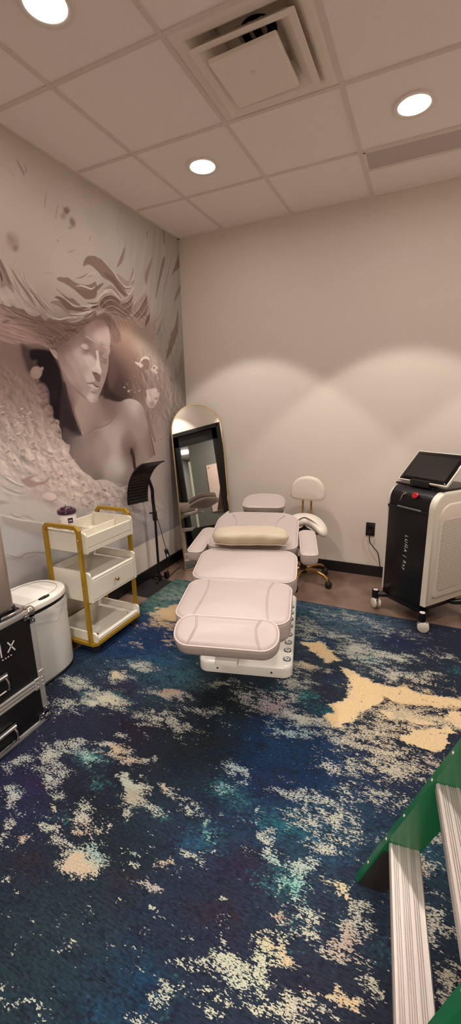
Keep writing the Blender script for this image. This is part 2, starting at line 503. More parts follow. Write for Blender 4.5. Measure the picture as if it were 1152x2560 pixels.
struct(MB().box(-0.5, 4.4, -7.5, RY - 0.1, 2.75, 2.83).build('ceiling_lobby', M['ceil_tile']))
w = MB(); w.box(1.44, 1.5, RY - 0.11, RY + 0.01, 0, 2.19); w.box(2.7, 2.76, RY - 0.11, RY + 0.01, 0, 2.19); w.box(1.5, 2.7, RY - 0.11, RY + 0.01, 2.13, 2.19)
struct(w.build('door_2', M['door_black']))  # doorway added in the front wall to admit the lobby light
# ceiling tiles (one surface), open over the diffuser and the return grille
w = MB()
xs = [0.0] + gx; xs[-1] = RX
ys = [0.0] + gy + [RY]
for i in range(len(xs) - 1):
    for j in range(len(ys) - 1):
        x0, x1, y1, y0 = xs[i], xs[i + 1], ys[j], ys[j + 1]
        if i == 2 and j == 2: continue
        if i == 3 and j == 0: y1 = y1; y0 = -0.385; w.box(x0, x1, y0, y1, H + 0.006, H + 0.02); continue
        w.box(x0, x1, y0, y1, H + 0.006, H + 0.02)
w.box(-0.1, RX + 0.1, RY - 0.1, 0.1, 3.2, 3.26)
struct(w.build('ceiling', M['ceil_tile']))
w = MB(); g = 0.012
for x in gx[:-1]: w.box(x - g, x + g, RY, 0, H, H + 0.03)
for y in gy: w.box(0, RX, y - g, y + g, H + 0.0005, H + 0.03)
w.box(gx[2], gx[3], -0.385 - g, -0.385 + g, H + 0.0005, H + 0.03)
struct(w.build('trim_1', M['ceil_grid']))
w = MB()
w.box(0, RX, -0.024, 0, H - 0.002, H + 0.03); w.box(0, 0.022, RY, 0, H - 0.002, H + 0.03)
w.box(RX - 0.022, RX, RY, 0, H - 0.002, H + 0.03); w.box(0, RX, RY, RY + 0.022, H - 0.002, H + 0.03)
struct(w.build('trim_2', M['diff_white']))
bh = 0.097
struct(MB().box(0.0, 0.012, RY, 0, 0, bh).build('baseboard_left', M['black_trim']))
struct(MB().box(0.0, RX, -0.012, 0, 0, bh).build('baseboard_back', M['black_trim']))
w = MB(); w.box(RX - 0.012, RX, RY, DY0 - 0.06, 0, bh); w.box(RX - 0.012, RX, DY1 + 0.06, 0, 0, bh)
struct(w.build('baseboard_right', M['black_trim']))
w = MB(); w.box(0.0, 1.44, RY, RY + 0.012, 0, bh); w.box(2.76, RX, RY, RY + 0.012, 0, bh)
struct(w.build('baseboard_front', M['black_trim']))

# glazed black door in the right wall (seen in the mirror) and the corridor behind it
w = MB()
w.box(RX - 0.02, RX + 0.12, DY0 - 0.05, DY0 + 0.02, 0, DZ + 0.05); w.box(RX - 0.02, RX + 0.12, DY1 - 0.02, DY1 + 0.05, 0, DZ + 0.05)
w.box(RX - 0.02, RX + 0.12, DY0, DY1, DZ - 0.02, DZ + 0.05)
fr = struct(w.build('door_1', M['door_black']))
w = MB(); a, b = DY0 + 0.025, DY1 - 0.025
w.box(RX + 0.02, RX + 0.065, a, a + 0.09, 0.008, DZ - 0.025); w.box(RX + 0.02, RX + 0.065, b - 0.11, b, 0.008, DZ - 0.025)
w.box(RX + 0.02, RX + 0.065, a, b, DZ - 0.21, DZ - 0.025); w.box(RX + 0.02, RX + 0.065, a, b, 0.008, 0.55)
struct(w.build('door_leaf', M['door_black'], fr))
struct(MB().box(RX + 0.038, RX + 0.046, a + 0.085, b - 0.105, 0.545, DZ - 0.205).build('door_glass', M['glass'], fr))
w = MB(); w.tube([(RX - 0.03, a + 0.05, 1.02), (RX - 0.03, a + 0.16, 1.02)], 0.01); w.tube([(RX + 0.03, a + 0.05, 1.02), (RX - 0.03, a + 0.05, 1.02)], 0.009)
struct(w.build('door_handle', M['chrome'], fr))
HX = 8.8
w = MB()
w.box(RX + 0.1, HX, -4.15, -4.05, 0, 2.8); w.box(RX + 0.1, HX, 1.0, 1.1, 0, 2.8); w.box(HX, HX + 0.1, -4.15, 1.1, 0, 2.8)
w.box(5.0, 5.1, -2.68, 1.0, 0, 2.75)
struct(w.build('wall_corridor', M['hall_wall']))
struct(MB().box(4.98, 5.12, -2.72, -2.68, 0, 2.1).build('trim_3', M['cart_white']))
struct(MB().box(RX + 0.1, HX, -4.05, 1.0, -0.08, 0.0).build('floor_corridor', M['hall_floor']))
struct(MB().box(RX + 0.1, HX, -4.05, 1.0, 2.75, 2.83).build('ceiling_corridor', M['ceil_tile']))
t = thing('wall_poster', 'pink poster with dark hair strands on the corridor wall seen in the mirror', 'poster', (4.99, -1.95, 0.9))
MB().box(4.985, 4.998, -2.30, -1.55, 0.90, 1.93).build('poster_board', M['poster_pink'], t, world=True)
rg = random.Random(3)
w = MB()
for k in range(14):
    y = -2.02 + 0.03 * k
    w.tube(bez([(4.984, y, 1.75 - 0.01 * k + rg.random() * 0.08), (4.984, y + 0.04 * rg.random(), 1.5), (4.984, y - 0.06, 1.2), (4.984, y - 0.13 - 0.03 * rg.random(), 0.92)], 12), [0.010] * 4 + [0.022] * 9, 6)
w.build('hair_picture', M['hair_dark'], t, world=True)
MB().lathe([(0, 0), (0.012, 0), (0.012, 0.01), (0, 0.012)], 12, (0, 0, 0), Matrix.Translation((4.985, -2.24, 1.87)) @ Matrix.Rotation(-PI / 2, 4, 'Y')).build('standoff', M['chrome'], t, world=True)

# ------------------------------------------------------------------ ceiling fittings
M['lens'] = mat_emit('lamp_lens', (1.0, 0.93, 0.87, 1), LENS_E)
def downlight(x, y, label, on=True):
    t = thing('recessed_light', label, 'ceiling light', (x, y, H), 0, 'round recessed ceiling lights')
    MB().lathe([(0.079, 0.0045), (0.078, -0.001), (0.098, -0.005), (0.104, -0.003), (0.105, 0.0085)], 48).build('trim_ring', M['diff_white'], t)
    MB().lathe([(0.080, 0.003), (0.0, 0.0025)], 48).build('lens', M['lens'], t)
    MB().lathe([(0.0, 0.0068), (0.084, 0.0068), (0.084, 0.075), (0.0, 0.085)], 32).build('housing', M['alu'], t)
    l = bpy.data.lights.new('recessed_lamp', 'SPOT'); l.energy = SPOT_W; l.color = LAMP_COL
    l.spot_size = math.radians(85.6); l.spot_blend = 0.14; l.shadow_soft_size = 0.05
    o = bpy.data.objects.new('recessed_lamp', l); COL.objects.link(o); o.location = (x, y, H - 0.012)
    return t
LAMP_COL = (1.0, 0.92, 0.85)
c0, r0 = gx[0] + T / 2, gy[0] - T / 2
downlight(c0, r0, 'round recessed ceiling light between the air diffuser and the mural corner')
downlight(c0 + 2 * T, r0, 'round recessed ceiling light in the tile beside the return air grille')
downlight(c0, r0 - 2 * T, 'round recessed ceiling light at the upper left, left of the air diffuser')
downlight(c0 + 4 * T, r0, 'recessed ceiling light near the glazed black door')
downlight(c0 + 4 * T, r0 - 2 * T, 'recessed ceiling light above the green step ladder')
downlight(c0, r0 - 4 * T, 'recessed ceiling light above the black flight case')
downlight(c0 + 2 * T, r0 - 4 * T, 'recessed ceiling light closest to the front wall')

# air diffuser: outer square pan, floating cone frame, plaque
x0, x1, y1, y0 = gx[1], gx[2], gy[1], gy[2]
cx, cy = (x0 + x1) / 2, (y0 + y1) / 2
t = thing('ceiling_diffuser', 'square white air diffuser with a tilted middle plate and dark opening in the ceiling', 'air diffuser', (cx, cy, H))
def sq(h, z, dx=0, dy=0): return [(dx - h, dy - h, z), (dx + h, dy - h, z), (dx + h, dy + h, z), (dx - h, dy + h, z)]
def sqloft(levels):
    w = MB(); vs = []; fs = []
    for lv in levels: vs += lv
    for i in range(len(levels) - 1):
        for j in range(4):
            j2 = (j + 1) % 4
            fs.append((i * 4 + j, i * 4 + j2, i * 4 + 4 + j2, i * 4 + 4 + j))
    return w.add(vs, fs)
hh = T / 2 - 0.011
sqloft([sq(hh, 0.012), sq(hh, 0.004), sq(hh - 0.018, 0.0), sq(0.245, 0.0), sq(0.235, 0.004), sq(0.17, 0.075), sq(0.165, 0.11)]).build('outer_pan', M['diff_white'], t)
sqloft([sq(0.12, 0.05), sq(0.165, 0.03), sq(0.222, -0.022), sq(0.228, -0.026), sq(0.226, -0.030), sq(0.195, -0.024), sq(0.155, 0.004), sq(0.118, 0.045)]).build('cone_frame', M['diff_white'], t)
w = MB(); mt = Matrix.Translation((-0.012, -0.004, -0.043)) @ Matrix.Rotation(math.radians(2.5), 4, 'X') @ Matrix.Rotation(math.radians(-1.5), 4, 'Y')
w.box(-0.148, 0.148, -0.165, 0.165, -0.003, 0.003, 0.002, 1, mat=mt)
for q in (-1, 1): w.box(-0.148, 0.148, q * 0.165 - 0.003, q * 0.165 + 0.003, 0, 0.012, mat=mt); w.box(q * 0.148 - 0.003, q * 0.148 + 0.003, -0.165, 0.165, 0, 0.012, mat=mt)
pq = w.build('plaque', M['diff_white'], t)
w = MB(); w.lathe([(0, -0.006), (0.008, -0.006), (0.010, -0.002), (0.010, 0.0)], 20, (0.0, -0.03, -0.003), mt); w.build('screw_cap', M['ceil_grid'], pq)
w = MB(); w.lathe([(0.082, 0.112), (0.082, 0.20), (0, 0.2)], 32); o = w.build('duct_neck', M['duct_dark'], t)
w = MB(); n = 32; vs = []; fs = []
for i in range(n):
    a = 2 * PI * i / n; c_, s_ = math.cos(a), math.sin(a); q = 0.17 / max(abs(c_), abs(s_))
    vs += [(0.082 * c_, 0.082 * s_, 0.112), (q * c_, q * s_, 0.1121)]
for i in range(n):
    j = (i + 1) % n; fs.append((2 * i, 2 * i + 1, 2 * j + 1, 2 * j))
w.add(vs, fs); w.build('back_pan', M['diff_white'], t)
for s in (-0.05, 0.0, 0.05): MB().box(s - 0.008, s + 0.008, -0.11, -0.05, 0.055, 0.075).build('damper_clip', M['chrome'], t)

t = thing('return_grille', 'grey perforated return air grille strip in the ceiling by the back wall', 'air grille', ((gx[2] + gx[3]) / 2, -0.49, H))
gx0, gx1, gy0, gy1 = gx[2] + 0.012, gx[3] - 0.012, gy[0] + 0.012, -0.385 - 0.012
MB().box(gx0 + 0.012, gx1 - 0.012, gy0 + 0.01, gy1 - 0.004, H + 0.002, H + 0.010).build('perforated_face', M['grille'], t, world=True)
w = MB(); w.box(gx0, gx1, gy0, gy0 + 0.010, H, H + 0.03); w.box(gx0, gx1, gy1 - 0.004, gy1, H, H + 0.03); w.box(gx0, gx0 + 0.012, gy0, gy1, H, H + 0.03); w.box(gx1 - 0.012, gx1, gy0, gy1, H, H + 0.03)
w.build('grille_frame', M['diff_white'], t, world=True)

# ------------------------------------------------------------------ treatment chair
ANG = math.radians(14.5); ZR = 0.0065
C0 = Vector((1.336, -1.75, ZR))
ch = thing('treatment_chair', 'pale pink padded treatment chair lying flat on a white base on the blue rug', 'treatment chair', C0, ANG)
def slope(s0, z0, deg):
    c, s = math.cos(math.radians(deg)), math.sin(math.radians(deg))
    def fn(t, u, w): return (t, s0 + u * c - w * s, z0 + u * s + w * c)
    return fn
def cushion(name, parent, outline, th, fn, rt=0.03, rb=0.04, crown=0.012, pipe=True, mat=None):
    w = MB(); w.puff(outline, -th, 0, rt, rb, crown, 6, fn=fn, rings=6)
    o = w.build(name, mat or M['vinyl'], parent)
    if pipe:
        O = np.array(outline); e = np.roll(O, -1, 0) - np.roll(O, 1, 0)
        nr = np.stack([e[:, 1], -e[:, 0]], 1); nr /= np.linalg.norm(nr, axis=1)[:, None]
        a = math.radians(35); Q = O - nr * (rt * (1 - math.cos(a)) - 0.001)
        p = MB(); p.tube([fn(q[0], q[1], -rt * (1 - math.sin(a)) + 0.001) for q in Q], 0.0032, 8, closed=True)
        p.build('piping', M['piping'], o)
    return o
def seam(parent, pts, fn, hw, u0, u1, crown=0.012, rt=0.03, double=True):
    w = MB()
    for off in ((0.0, 0.007) if double else (0.0,)):
        out = []
        for t, u in bez([(a, b, 0) for a, b in pts], 20) and [(p[0], p[1]) for p in bez([(a, b, 0) for a, b in pts], 20)]:
            k = max(abs(t) / (hw - rt), abs(u - (u0 + u1) / 2) / ((u1 - u0) / 2 - rt))
            z = crown * (1 - min(k, 1) ** 2)
            if k > 1:
                dd = (k - 1) * ((u1 - u0) / 2 - rt); z = -(rt - math.sqrt(max(0, rt * rt - min(dd, rt * 0.9) ** 2)))
            out.append(fn(t + (off if t > 0 else -off), u, z + 0.0008))
        w.tube(out, 0.0016, 6)
    w.build('seam', M['seam'], parent)

Ff = slope(-0.562, 0.532, 24)
foot = cushion('footrest', ch, rrect(-0.23, 0.23, 0.0, 0.165, [0.075, 0.07, 0.07, 0.075]), 0.10, Ff)
for s in (1, -1): seam(foot, [(s * 0.143, 0.158), (s * 0.126, 0.10), (s * 0.134, 0.05), (s * 0.152, 0.004)], Ff, 0.23, 0, 0.165)
Fl = slope(-0.405, 0.570, 6.5)
leg = cushion('legrest', ch, rrect(-0.27, 0.27, 0.0, 0.36, [0.075, 0.07, 0.07, 0.075]), 0.125, Fl)
for s in (1, -1): seam(leg, [(s * 0.168, 0.355), (s * 0.150, 0.26), (s * 0.152, 0.14), (s * 0.170, 0.004)], Fl, 0.27, 0, 0.36)
Fs = slope(-0.03, 0.603, 10)
seat = cushion('seat', ch, rrect(-0.287, 0.287, 0.0, 0.345, [0.07, 0.10, 0.10, 0.07]), 0.125, Fs)
Fb = slope(0.33, 0.658, 10.5)
back = cushion('backrest', ch, rrect(-0.283, 0.283, 0.0, 0.525, [0.07, 0.15, 0.15, 0.07]), 0.12, Fb, crown=0.016)
for s in (1, -1): seam(back, [(s * 0.20, 0.07), (s * 0.145, 0.19), (s * 0.135, 0.32), (s * 0.18, 0.44)], Fb, 0.283, 0, 0.525, 0.016, double=False)
Fh = slope(1.04, 0.735, 13.5)
hd = cushion('headrest', ch, rrect(-0.163, 0.163, 0.0, 0.25, [0.055, 0.12, 0.12, 0.055]), 0.055, Fh, 0.022, 0.02)
cushion('headrest_pad', hd, rrect(-0.172, 0.172, -0.004, 0.255, [0.055, 0.12, 0.12, 0.055]), 0.045, slope(1.055, 0.678, 13.5), 0.016, 0.016, pipe=False)
w = MB(); w.box(-0.03, 0.03, 0.80, 1.12, 0.58, 0.615, 0.006); w.build('headrest_bracket', M['gloss_white'], ch)
def armrest(f, b, side):
    f = Vector(f); b = Vector(b); d = b - f; Ld = math.hypot(d.x, d.y); hx = Vector((d.x, d.y, 0)).normalized(); hy = Vector((-hx.y, hx.x, 0))
    k = d.z / Ld
    def fn(p, q, r):
        c = f + hx * q - hy * p
        return (c.x, c.y, f.z + k * q + r)
    o = cushion('armrest', ch, rrect(-0.052, 0.052, -0.02, Ld + 0.02, [0.036, 0.045, 0.045, 0.036]), 0.078, fn, 0.022, 0.03, 0.006)
    w = MB(); q = fn(0, 0.07, -0.075)
    w.lathe([(0, -0.035), (0.014, -0.035), (0.03, 0.0), (0.03, 0.012), (0, 0.012)], 20, q)
    w.build('bracket', M['gloss_white'], o)
    w = MB(); q = Vector(fn(0, Ld - 0.05, -0.07)); w.tube([q, (q.x - side * 0.06, q.y, q.z - 0.03), (side * 0.18, q.y + 0.02, q.z - 0.045)], 0.011)
    w.build('support_rod', M['chrome'], o)
armrest((-0.345, 0.30, 0.638), (-0.312, 0.60, 0.69), -1)
armrest((0.352, 0.275, 0.655), (0.335, 0.575, 0.70), 1)
w = MB(); w.puff(rrect(-0.272, 0.272, 0.0, 0.95, 0.06, 8), 0.0, 0.075, 0.022, 0.004, 0, 5); base = w.build('base', M['gloss_white'], ch)
w = MB(); w.puff(rrect(-0.15, 0.13, 0.05, 0.86, 0.05, 6), 0.07, 0.15, 0.03, 0.004, 0, 4); w.puff(rrect(-0.13, 0.11, 0.22, 0.72, 0.04, 6), 0.14, 0.42, 0.02, 0.004, 0, 4)
w.build('pedestal', M['gloss_white'], ch)
w = MB(); w.box(-0.20, 0.20, -0.42, 0.80, 0.425, 0.445, 0.004); w.box(-0.05, 0.05, -0.50, 0.9, 0.40, 0.428, 0.004)
w.build('seat_frame', M['gloss_white'], ch)
for t in (-0.155, 0.155):
    MB().lathe([(0, 0), (0.007, 0), (0.006, 0.004), (0, 0.005)], 14, mat=Matrix.Translation((t, 0.002, 0.032)) @ Matrix.Rotation(PI / 2, 4, 'X')).build('screw', M['button_grey'], base)
for k, s in enumerate((0.075, 0.165, 0.25, 0.34, 0.45, 0.54, 0.63, 0.72)):
    b = MB().lathe([(0.022, 0), (0.0215, 0.006), (0.018, 0.008), (0.0155, 0.006)], 28, (0.238 , s, 0.0745)).build('foot_button', M['button_grey'], ch)
    f = MB().lathe([(0.0157, 0.003), (0.0155, 0.0062), (0.0, 0.0072)], 24, (0.238, s, 0.0745)).build('button_face', M['button_face'], b)
    w = MB(); q = (0.238, s, 0.0815)
    d = 1 if k % 2 else -1
    w.box(q[0] - 0.007, q[0] + 0.007, q[1] - 0.002 + d * 0.002, q[1] + 0.001 + d * 0.002, q[2], q[2] + 0.0012)
    w.box(q[0] - 0.0015 * d, q[0] + 0.004 * d if d > 0 else q[0] + 0.0055, q[1] - 0.006, q[1] + 0.006, q[2], q[2] + 0.0012)
    w.build('button_icon', M['grey_line'], b)

# cream bolster lying across the backrest
def bolster():
    w = MB(); n, m = 28, 44; rg = np.random.RandomState(4)
    L = 0.236; vs = []; fs = []
    ca, sa = math.cos(ANG), math.sin(ANG)
    for i in range(n + 1):
        t = -1 + 2 * i / n
        k = (1 - abs(t) ** 5) ** 0.5 if abs(t) < 1 else 0.0
        k = max(k, 0.02)
        for j in range(m):
            a = 2 * PI * j / m
            e = 0.72
            cu = math.copysign(abs(math.cos(a)) ** e, math.cos(a)); cw = math.copysign(abs(math.sin(a)) ** e, math.sin(a))
            wr = 1 + 0.035 * math.sin(5 * a + 9 * t) * abs(t) ** 2 + 0.02 * math.sin(14 * t + 2 * a)
            u = 0.032 + 0.080 * cu * k * wr + 0.008 * math.sin(3 * t); v = 0.056 + 0.046 * cw * k * wr + 0.006 * (1 - t * t)
            p = Fb(t * L - 0.005, u, v); vs.append(p)
    for i in range(n):
        for j in range(m):
            j2 = (j + 1) % m; fs.append((i * m + j, i * m + j2, (i + 1) * m + j2, (i + 1) * m + j))
    fs.append(tuple(reversed(range(m)))); fs.append(tuple(range(n * m, n * m + m)))
    w.add(vs, fs, True); return w
bo = thing('bolster_pillow', 'cream bolster pillow lying across the backrest of the treatment chair', 'pillow', C0, ANG)
bo.location = C0 + Vector((math.cos(ANG) * 0 - math.sin(ANG) * 0.38, math.cos(ANG) * 0.38, 0.66))
w = bolster(); w.v = [(p[0], p[1] - 0.38, p[2] - 0.66) for p in w.v]
bb = w.build('pillow_body', M['bolster'], bo)
w = MB(); P = []
for i in range(25):
    t = -0.225 + 0.45 * i / 24; p = Fb(t - 0.005, 0.032 - 0.082 + 0.008 * math.sin(3 * t / 0.236), 0.045); P.append((p[0], p[1] - 0.38, p[2] - 0.66))
w.tube(P, 0.0025, 6); w.build('seam', M['bolster'], bb)

# ------------------------------------------------------------------ saddle stool
SX, SY = 1.292, -0.325
st = thing('saddle_stool', 'ivory saddle stool with gold base and rounded backrest by the back wall', 'stool', (SX, SY, 0), 0)
def zmap(y0, tilt):
    def fn(x, z, d): return (x, y0 - d + tilt * (z - 0.4), z)
    return fn
out = [(-0.148, 0.665), (0.148, 0.665)]
D = [( -0.135, 0.668)] + []
D = [(0.0, 0.66), (0.06, 0.662), (0.12, 0.668), (0.142, 0.68), (0.152, 0.71), (0.148, 0.76), (0.128, 0.81), (0.09, 0.848), (0.045, 0.866), (0, 0.872)]
D = D + [(-x, z) for x, z in reversed(D[1:-1])]
Dc = [p[:2] for p in bez([(x, z, 0) for x, z in D + [D[0]]], 72)][:-1]
w = MB(); w.puff(Dc, -0.03, 0.03, 0.026, 0.026, 0.006, 5, fn=lambda x, z, d: (x - 0.02, 0.17 - d + 0.08 * (z - 0.7), z + 0.022))
w.build('backrest', M['stool_vinyl'], st)
for x in (-0.062, 0.012):
    w = MB(); w.tube(bez([(x, 0.185, 0.76), (x, 0.175, 0.60), (x, 0.165, 0.52), (x * 0.8, 0.12, 0.485), (x * 0.6, 0.02, 0.475)], 24), 0.0085, 12); w.build('back_rod', M['gold'], st)
B = [(0.0, 0.15), (0.09, 0.145), (0.155, 0.105), (0.185, 0.02), (0.188, -0.09), (0.16, -0.16), (0.115, -0.165), (0.075, -0.115), (0.035, -0.06), (0.0, -0.045)]
B = B[::-1] + [(-x, y) for x, y in B[1:-1]]
B = [p[:2] for p in bez([(x, y, 0) for x, y in B + [B[0]]], 90)][:-1]
def sad(x, y, z):
    h = z + 0.575 - 1.9 * x * x - (1.0 * y * y if y < 0 else -0.2 * y * y); a = math.radians(16)
    return (x * math.cos(a) - y * math.sin(a), x * math.sin(a) + y * math.cos(a), h)
w = MB(); w.puff(B, -0.065, 0, 0.03, 0.03, 0.012, 5, fn=sad, rings=7); w.build('saddle_seat', M['stool_vinyl'], st)
w = MB(); w.box(-0.07, 0.07, -0.05, 0.09, 0.455, 0.495, 0.008); w.box(-0.03, 0.03, -0.10, 0.0, 0.44, 0.48, 0.006); w.tube([(0.03, 0, 0.46), (0.13, -0.03, 0.445)], 0.006); w.build('seat_mechanism', M['black_plastic'], st)
w = MB(); w.cyl((0, 0, 0), 0.014, 0.16, 0.47, 20); w.cyl((0, 0, 0), 0.026, 0.09, 0.27, 20); w.build('gas_column', M['black_satin'], st)
w = MB(); w.lathe([(0, 0.075), (0.034, 0.075), (0.038, 0.10), (0.034, 0.125), (0, 0.125)], 24); w.build('hub', M['rubber'], st)
for k in range(5):
    a = math.radians(-18 + 72 * k); ca, sa = math.cos(a), math.sin(a)
    w = MB(); path = bez([(0.03 , 0, 0.112), (0.11, 0, 0.118), (0.19, 0, 0.105), (0.235, 0, 0.078), (0.25, 0, 0.06)], 20)
    n = len(path); vs = []; fs = []
    for i, p in enumerate(path):
        f = i / (n - 1); hw = 0.016 - 0.003 * f; th = 0.013
        for j in range(10):
            q = 2 * PI * j / 10; y = hw * math.cos(q); z = th * math.sin(q)
            vs.append((p[0] * ca - y * sa, p[0] * sa + y * ca, p[2] + z))
    for i in range(n - 1):
        for j in range(10):
            j2 = (j + 1) % 10; fs.append((i * 10 + j, i * 10 + j2, i * 10 + 10 + j2, i * 10 + 10 + j))
    fs.append(tuple(reversed(range(10)))); fs.append(tuple(range((n - 1) * 10, n * 10)))
    w.add(vs, fs, True); lg = w.build('base_arm', M['gold'], st)
    w = MB(); R0 = Matrix.Translation((0.25 * ca, 0.25 * sa, 0)) @ Matrix.Rotation(a + 0.9 * k, 4, 'Z')
    for s in (-1, 1): w.lathe([(0, -0.008), (0.022, -0.008), (0.025, -0.004), (0.025, 0.004), (0.022, 0.008), (0, 0.008)], 20, mat=R0 @ Matrix.Translation((0, s * 0.013, 0.025)) @ Matrix.Rotation(PI / 2, 4, 'X'))
    w.lathe([(0.0, 0.063), (0.016, 0.062), (0.026, 0.05), (0.029, 0.036), (0.029, 0.03)], 18, mat=R0)
    w.build('caster', M['rubber'], st)

# ------------------------------------------------------------------ leaning arched mirror
th, ln = 0.82, 0.172
E1 = Vector((math.cos(th), math.sin(th), 0)); NB = Vector((-math.sin(th), math.cos(th), 0))
V1 = Vector((0, 0, 1)) * math.cos(ln) + NB * math.sin(ln); N1 = E1.cross(V1)
BL = Vector((0.214, -0.529, 0.001)); MW, MH = 0.504, 1.543
mi = thing('arched_mirror', 'tall arched floor mirror with thin gold frame leaning in the corner', 'mirror', BL + E1 * MW / 2)
def mp(a, b, d): return tuple(BL + E1 * a + V1 * b + N1 * d)       # d>0 towards the room
arch = [(0.0, 0.0), (MW, 0.0)] + [(MW / 2 + MW / 2 * math.cos(PI * i / 40), MH - MW / 2 + MW / 2 * math.sin(PI * i / 40)) for i in range(41)]
w = MB(); n = len(arch); f = 0.008
inn = []
A = np.array(arch); 
cxm = MW / 2
for (a, b) in arch:
    if b <= MH - MW / 2 + 1e-6 and (a < 1e-6 or a > MW - 1e-6):
        inn.append((f if a < cxm else MW - f, max(b, f)))
    else:
        dx, dy = a - cxm, b - (MH - MW / 2); r = math.hypot(dx, dy); inn.append((cxm + dx * (r - f) / r, MH - MW / 2 + dy * (r - f) / r))
vs = []
for ring, d in ((arch, -0.014), (arch, 0.006), (inn, 0.006), (inn, 0.0)): vs += [mp(a, b, d) for a, b in ring]
fs = []
for k in range(3):
    for j in range(n):
        j2 = (j + 1) % n; fs.append((k * n + j, k * n + j2, (k + 1) * n + j2, (k + 1) * n + j))
w.add(vs, fs); w.build('frame', M['mirror_gold'], mi, world=True)
w = MB(); w.add([mp(a, b, 0.001) for a, b in inn], [tuple(range(n))]); w.build('mirror_glass', M['mirror'], mi, world=True)
w = MB(); w.add([mp(a, b, -0.013) for a, b in arch], [tuple(range(n))]); w.build('back_board', M['black_plastic'], mi, world=True)

# ------------------------------------------------------------------ utility cart
ct = thing('utility_cart', 'white three-tier trolley with a drawer and yellow gold frame against the mural', 'cart', (0.25, -1.71, 0.006))
X0, X1, Y0, Y1 = 0.085, 0.42, -1.925, -1.495
def side_panel(y0, y1, z0, z1, r=0.022, x1=None):
    x1 = x1 or X1 + 0.004
    o = [(X0, z0), (x1, z0)] + [(x1 - r + r * math.cos(PI / 2 * i / 6), z1 - r + r * math.sin(PI / 2 * i / 6)) for i in range(7)] + [(X0, z1)]
    w = MB(); w.prism(o, -y1, -y0); w.v = [(p[0], -p[2], p[1]) for p in w.v]; return w
# top tray
tt = MB().box(X0, X1 - 0.012, Y0 + 0.012, Y1 - 0.012, 0.700, 0.712).build('top_tray', M['cart_grey'], ct, world=True)
side_panel(Y0, Y0 + 0.013, 0.676, 0.803).build('side_panel', M['cart_white'], tt, world=True)
side_panel(Y1 - 0.013, Y1, 0.676, 0.803).build('side_panel', M['cart_white'], tt, world=True)
w = MB(); w.box(X1 - 0.013, X1, Y0 + 0.013, Y1 - 0.013, 0.709, 0.776, 0.002, 1); w.box(X1 - 0.014, X1 - 0.0005, Y0 + 0.013, Y1 - 0.013, 0.677, 0.7065, 0.002, 1); w.build('front_panel', M['cart_white'], tt, world=True)
MB().box(X0, X0 + 0.012, Y0 + 0.013, Y1 - 0.013, 0.678, 0.79, 0.002, 1).build('back_panel', M['cart_white'], tt, world=True)
MB().box(0.285, 0.294, Y0 + 0.013, Y1 - 0.013, 0.712, 0.772, 0.001, 1).build('divider', M['cart_white'], tt, world=True)
MB().box(X0 + 0.012, 0.285, -1.715, -1.706, 0.712, 0.765, 0.001, 1).build('divider', M['cart_white'], tt, world=True)
# middle box with drawer
mb = MB().box(X0, X1 - 0.004, Y0 + 0.012, Y1 - 0.012, 0.490, 0.502).build('middle_shelf', M['cart_grey'], ct, world=True)
side_panel(Y0, Y0 + 0.013, 0.362, 0.552).build('side_panel', M['cart_white'], mb, world=True)
side_panel(Y1 - 0.013, Y1, 0.362, 0.552).build('side_panel', M['cart_white'], mb, world=True)
MB().box(X0, X0 + 0.012, Y0 + 0.013, Y1 - 0.013, 0.362, 0.545, 0.002, 1).build('back_panel', M['cart_white'], mb, world=True)
w = MB(); w.box(X1 - 0.022, X1, Y0 + 0.013, Y1 - 0.013, 0.496, 0.508, 0.001, 1); w.box(X1 - 0.018, X1, Y0 + 0.013, Y1 - 0.013, 0.362, 0.372); w.build('face_frame', M['cart_white'], mb, world=True)
dr = MB()
dr.box(X1 - 0.016, X1 + 0.001, Y0 + 0.016, Y1 - 0.016, 0.374, 0.494, 0.002, 1)
dr.box(X0 + 0.02, X1 - 0.016, Y0 + 0.02, Y1 - 0.02, 0.38, 0.47)
dr = dr.build('drawer', M['cart_white'], mb, world=True)
MB().lathe([(0.0, 0.0), (0.005, 0.0), (0.0045, 0.010), (0.010, 0.015), (0.012, 0.020), (0.010, 0.025), (0, 0.026)], 20, mat=Matrix.Translation((X1 + 0.001, -1.705, 0.437)) @ Matrix.Rotation(PI / 2, 4, 'Y')).build('knob', M['gold'], mb, world=True)
# bottom shelf
bs = MB().box(X0, X1 - 0.004, Y0 + 0.012, Y1 - 0.012, 0.098, 0.110).build('bottom_shelf', M['cart_grey'], ct, world=True)
side_panel(Y0, Y0 + 0.013, 0.092, 0.152).build('side_panel', M['cart_white'], bs, world=True)
side_panel(Y1 - 0.013, Y1, 0.092, 0.152).build('side_panel', M['cart_white'], bs, world=True)
MB().box(X0, X0 + 0.012, Y0 + 0.013, Y1 - 0.013, 0.092, 0.148, 0.002, 1).build('back_panel', M['cart_white'], bs, world=True)
MB().box(X1 - 0.022, X1, Y0 + 0.013, Y1 - 0.013, 0.094, 0.116, 0.001, 1).build('shelf_lip', M['cart_white'], bs, world=True)
for x in (0.13, 0.37):
    for y in (-1.86, -1.56): MB().cyl((x, y, 0.110), 0.006, 0, 0.0012, 10).build('screw', M['button_grey'], bs, world=True)
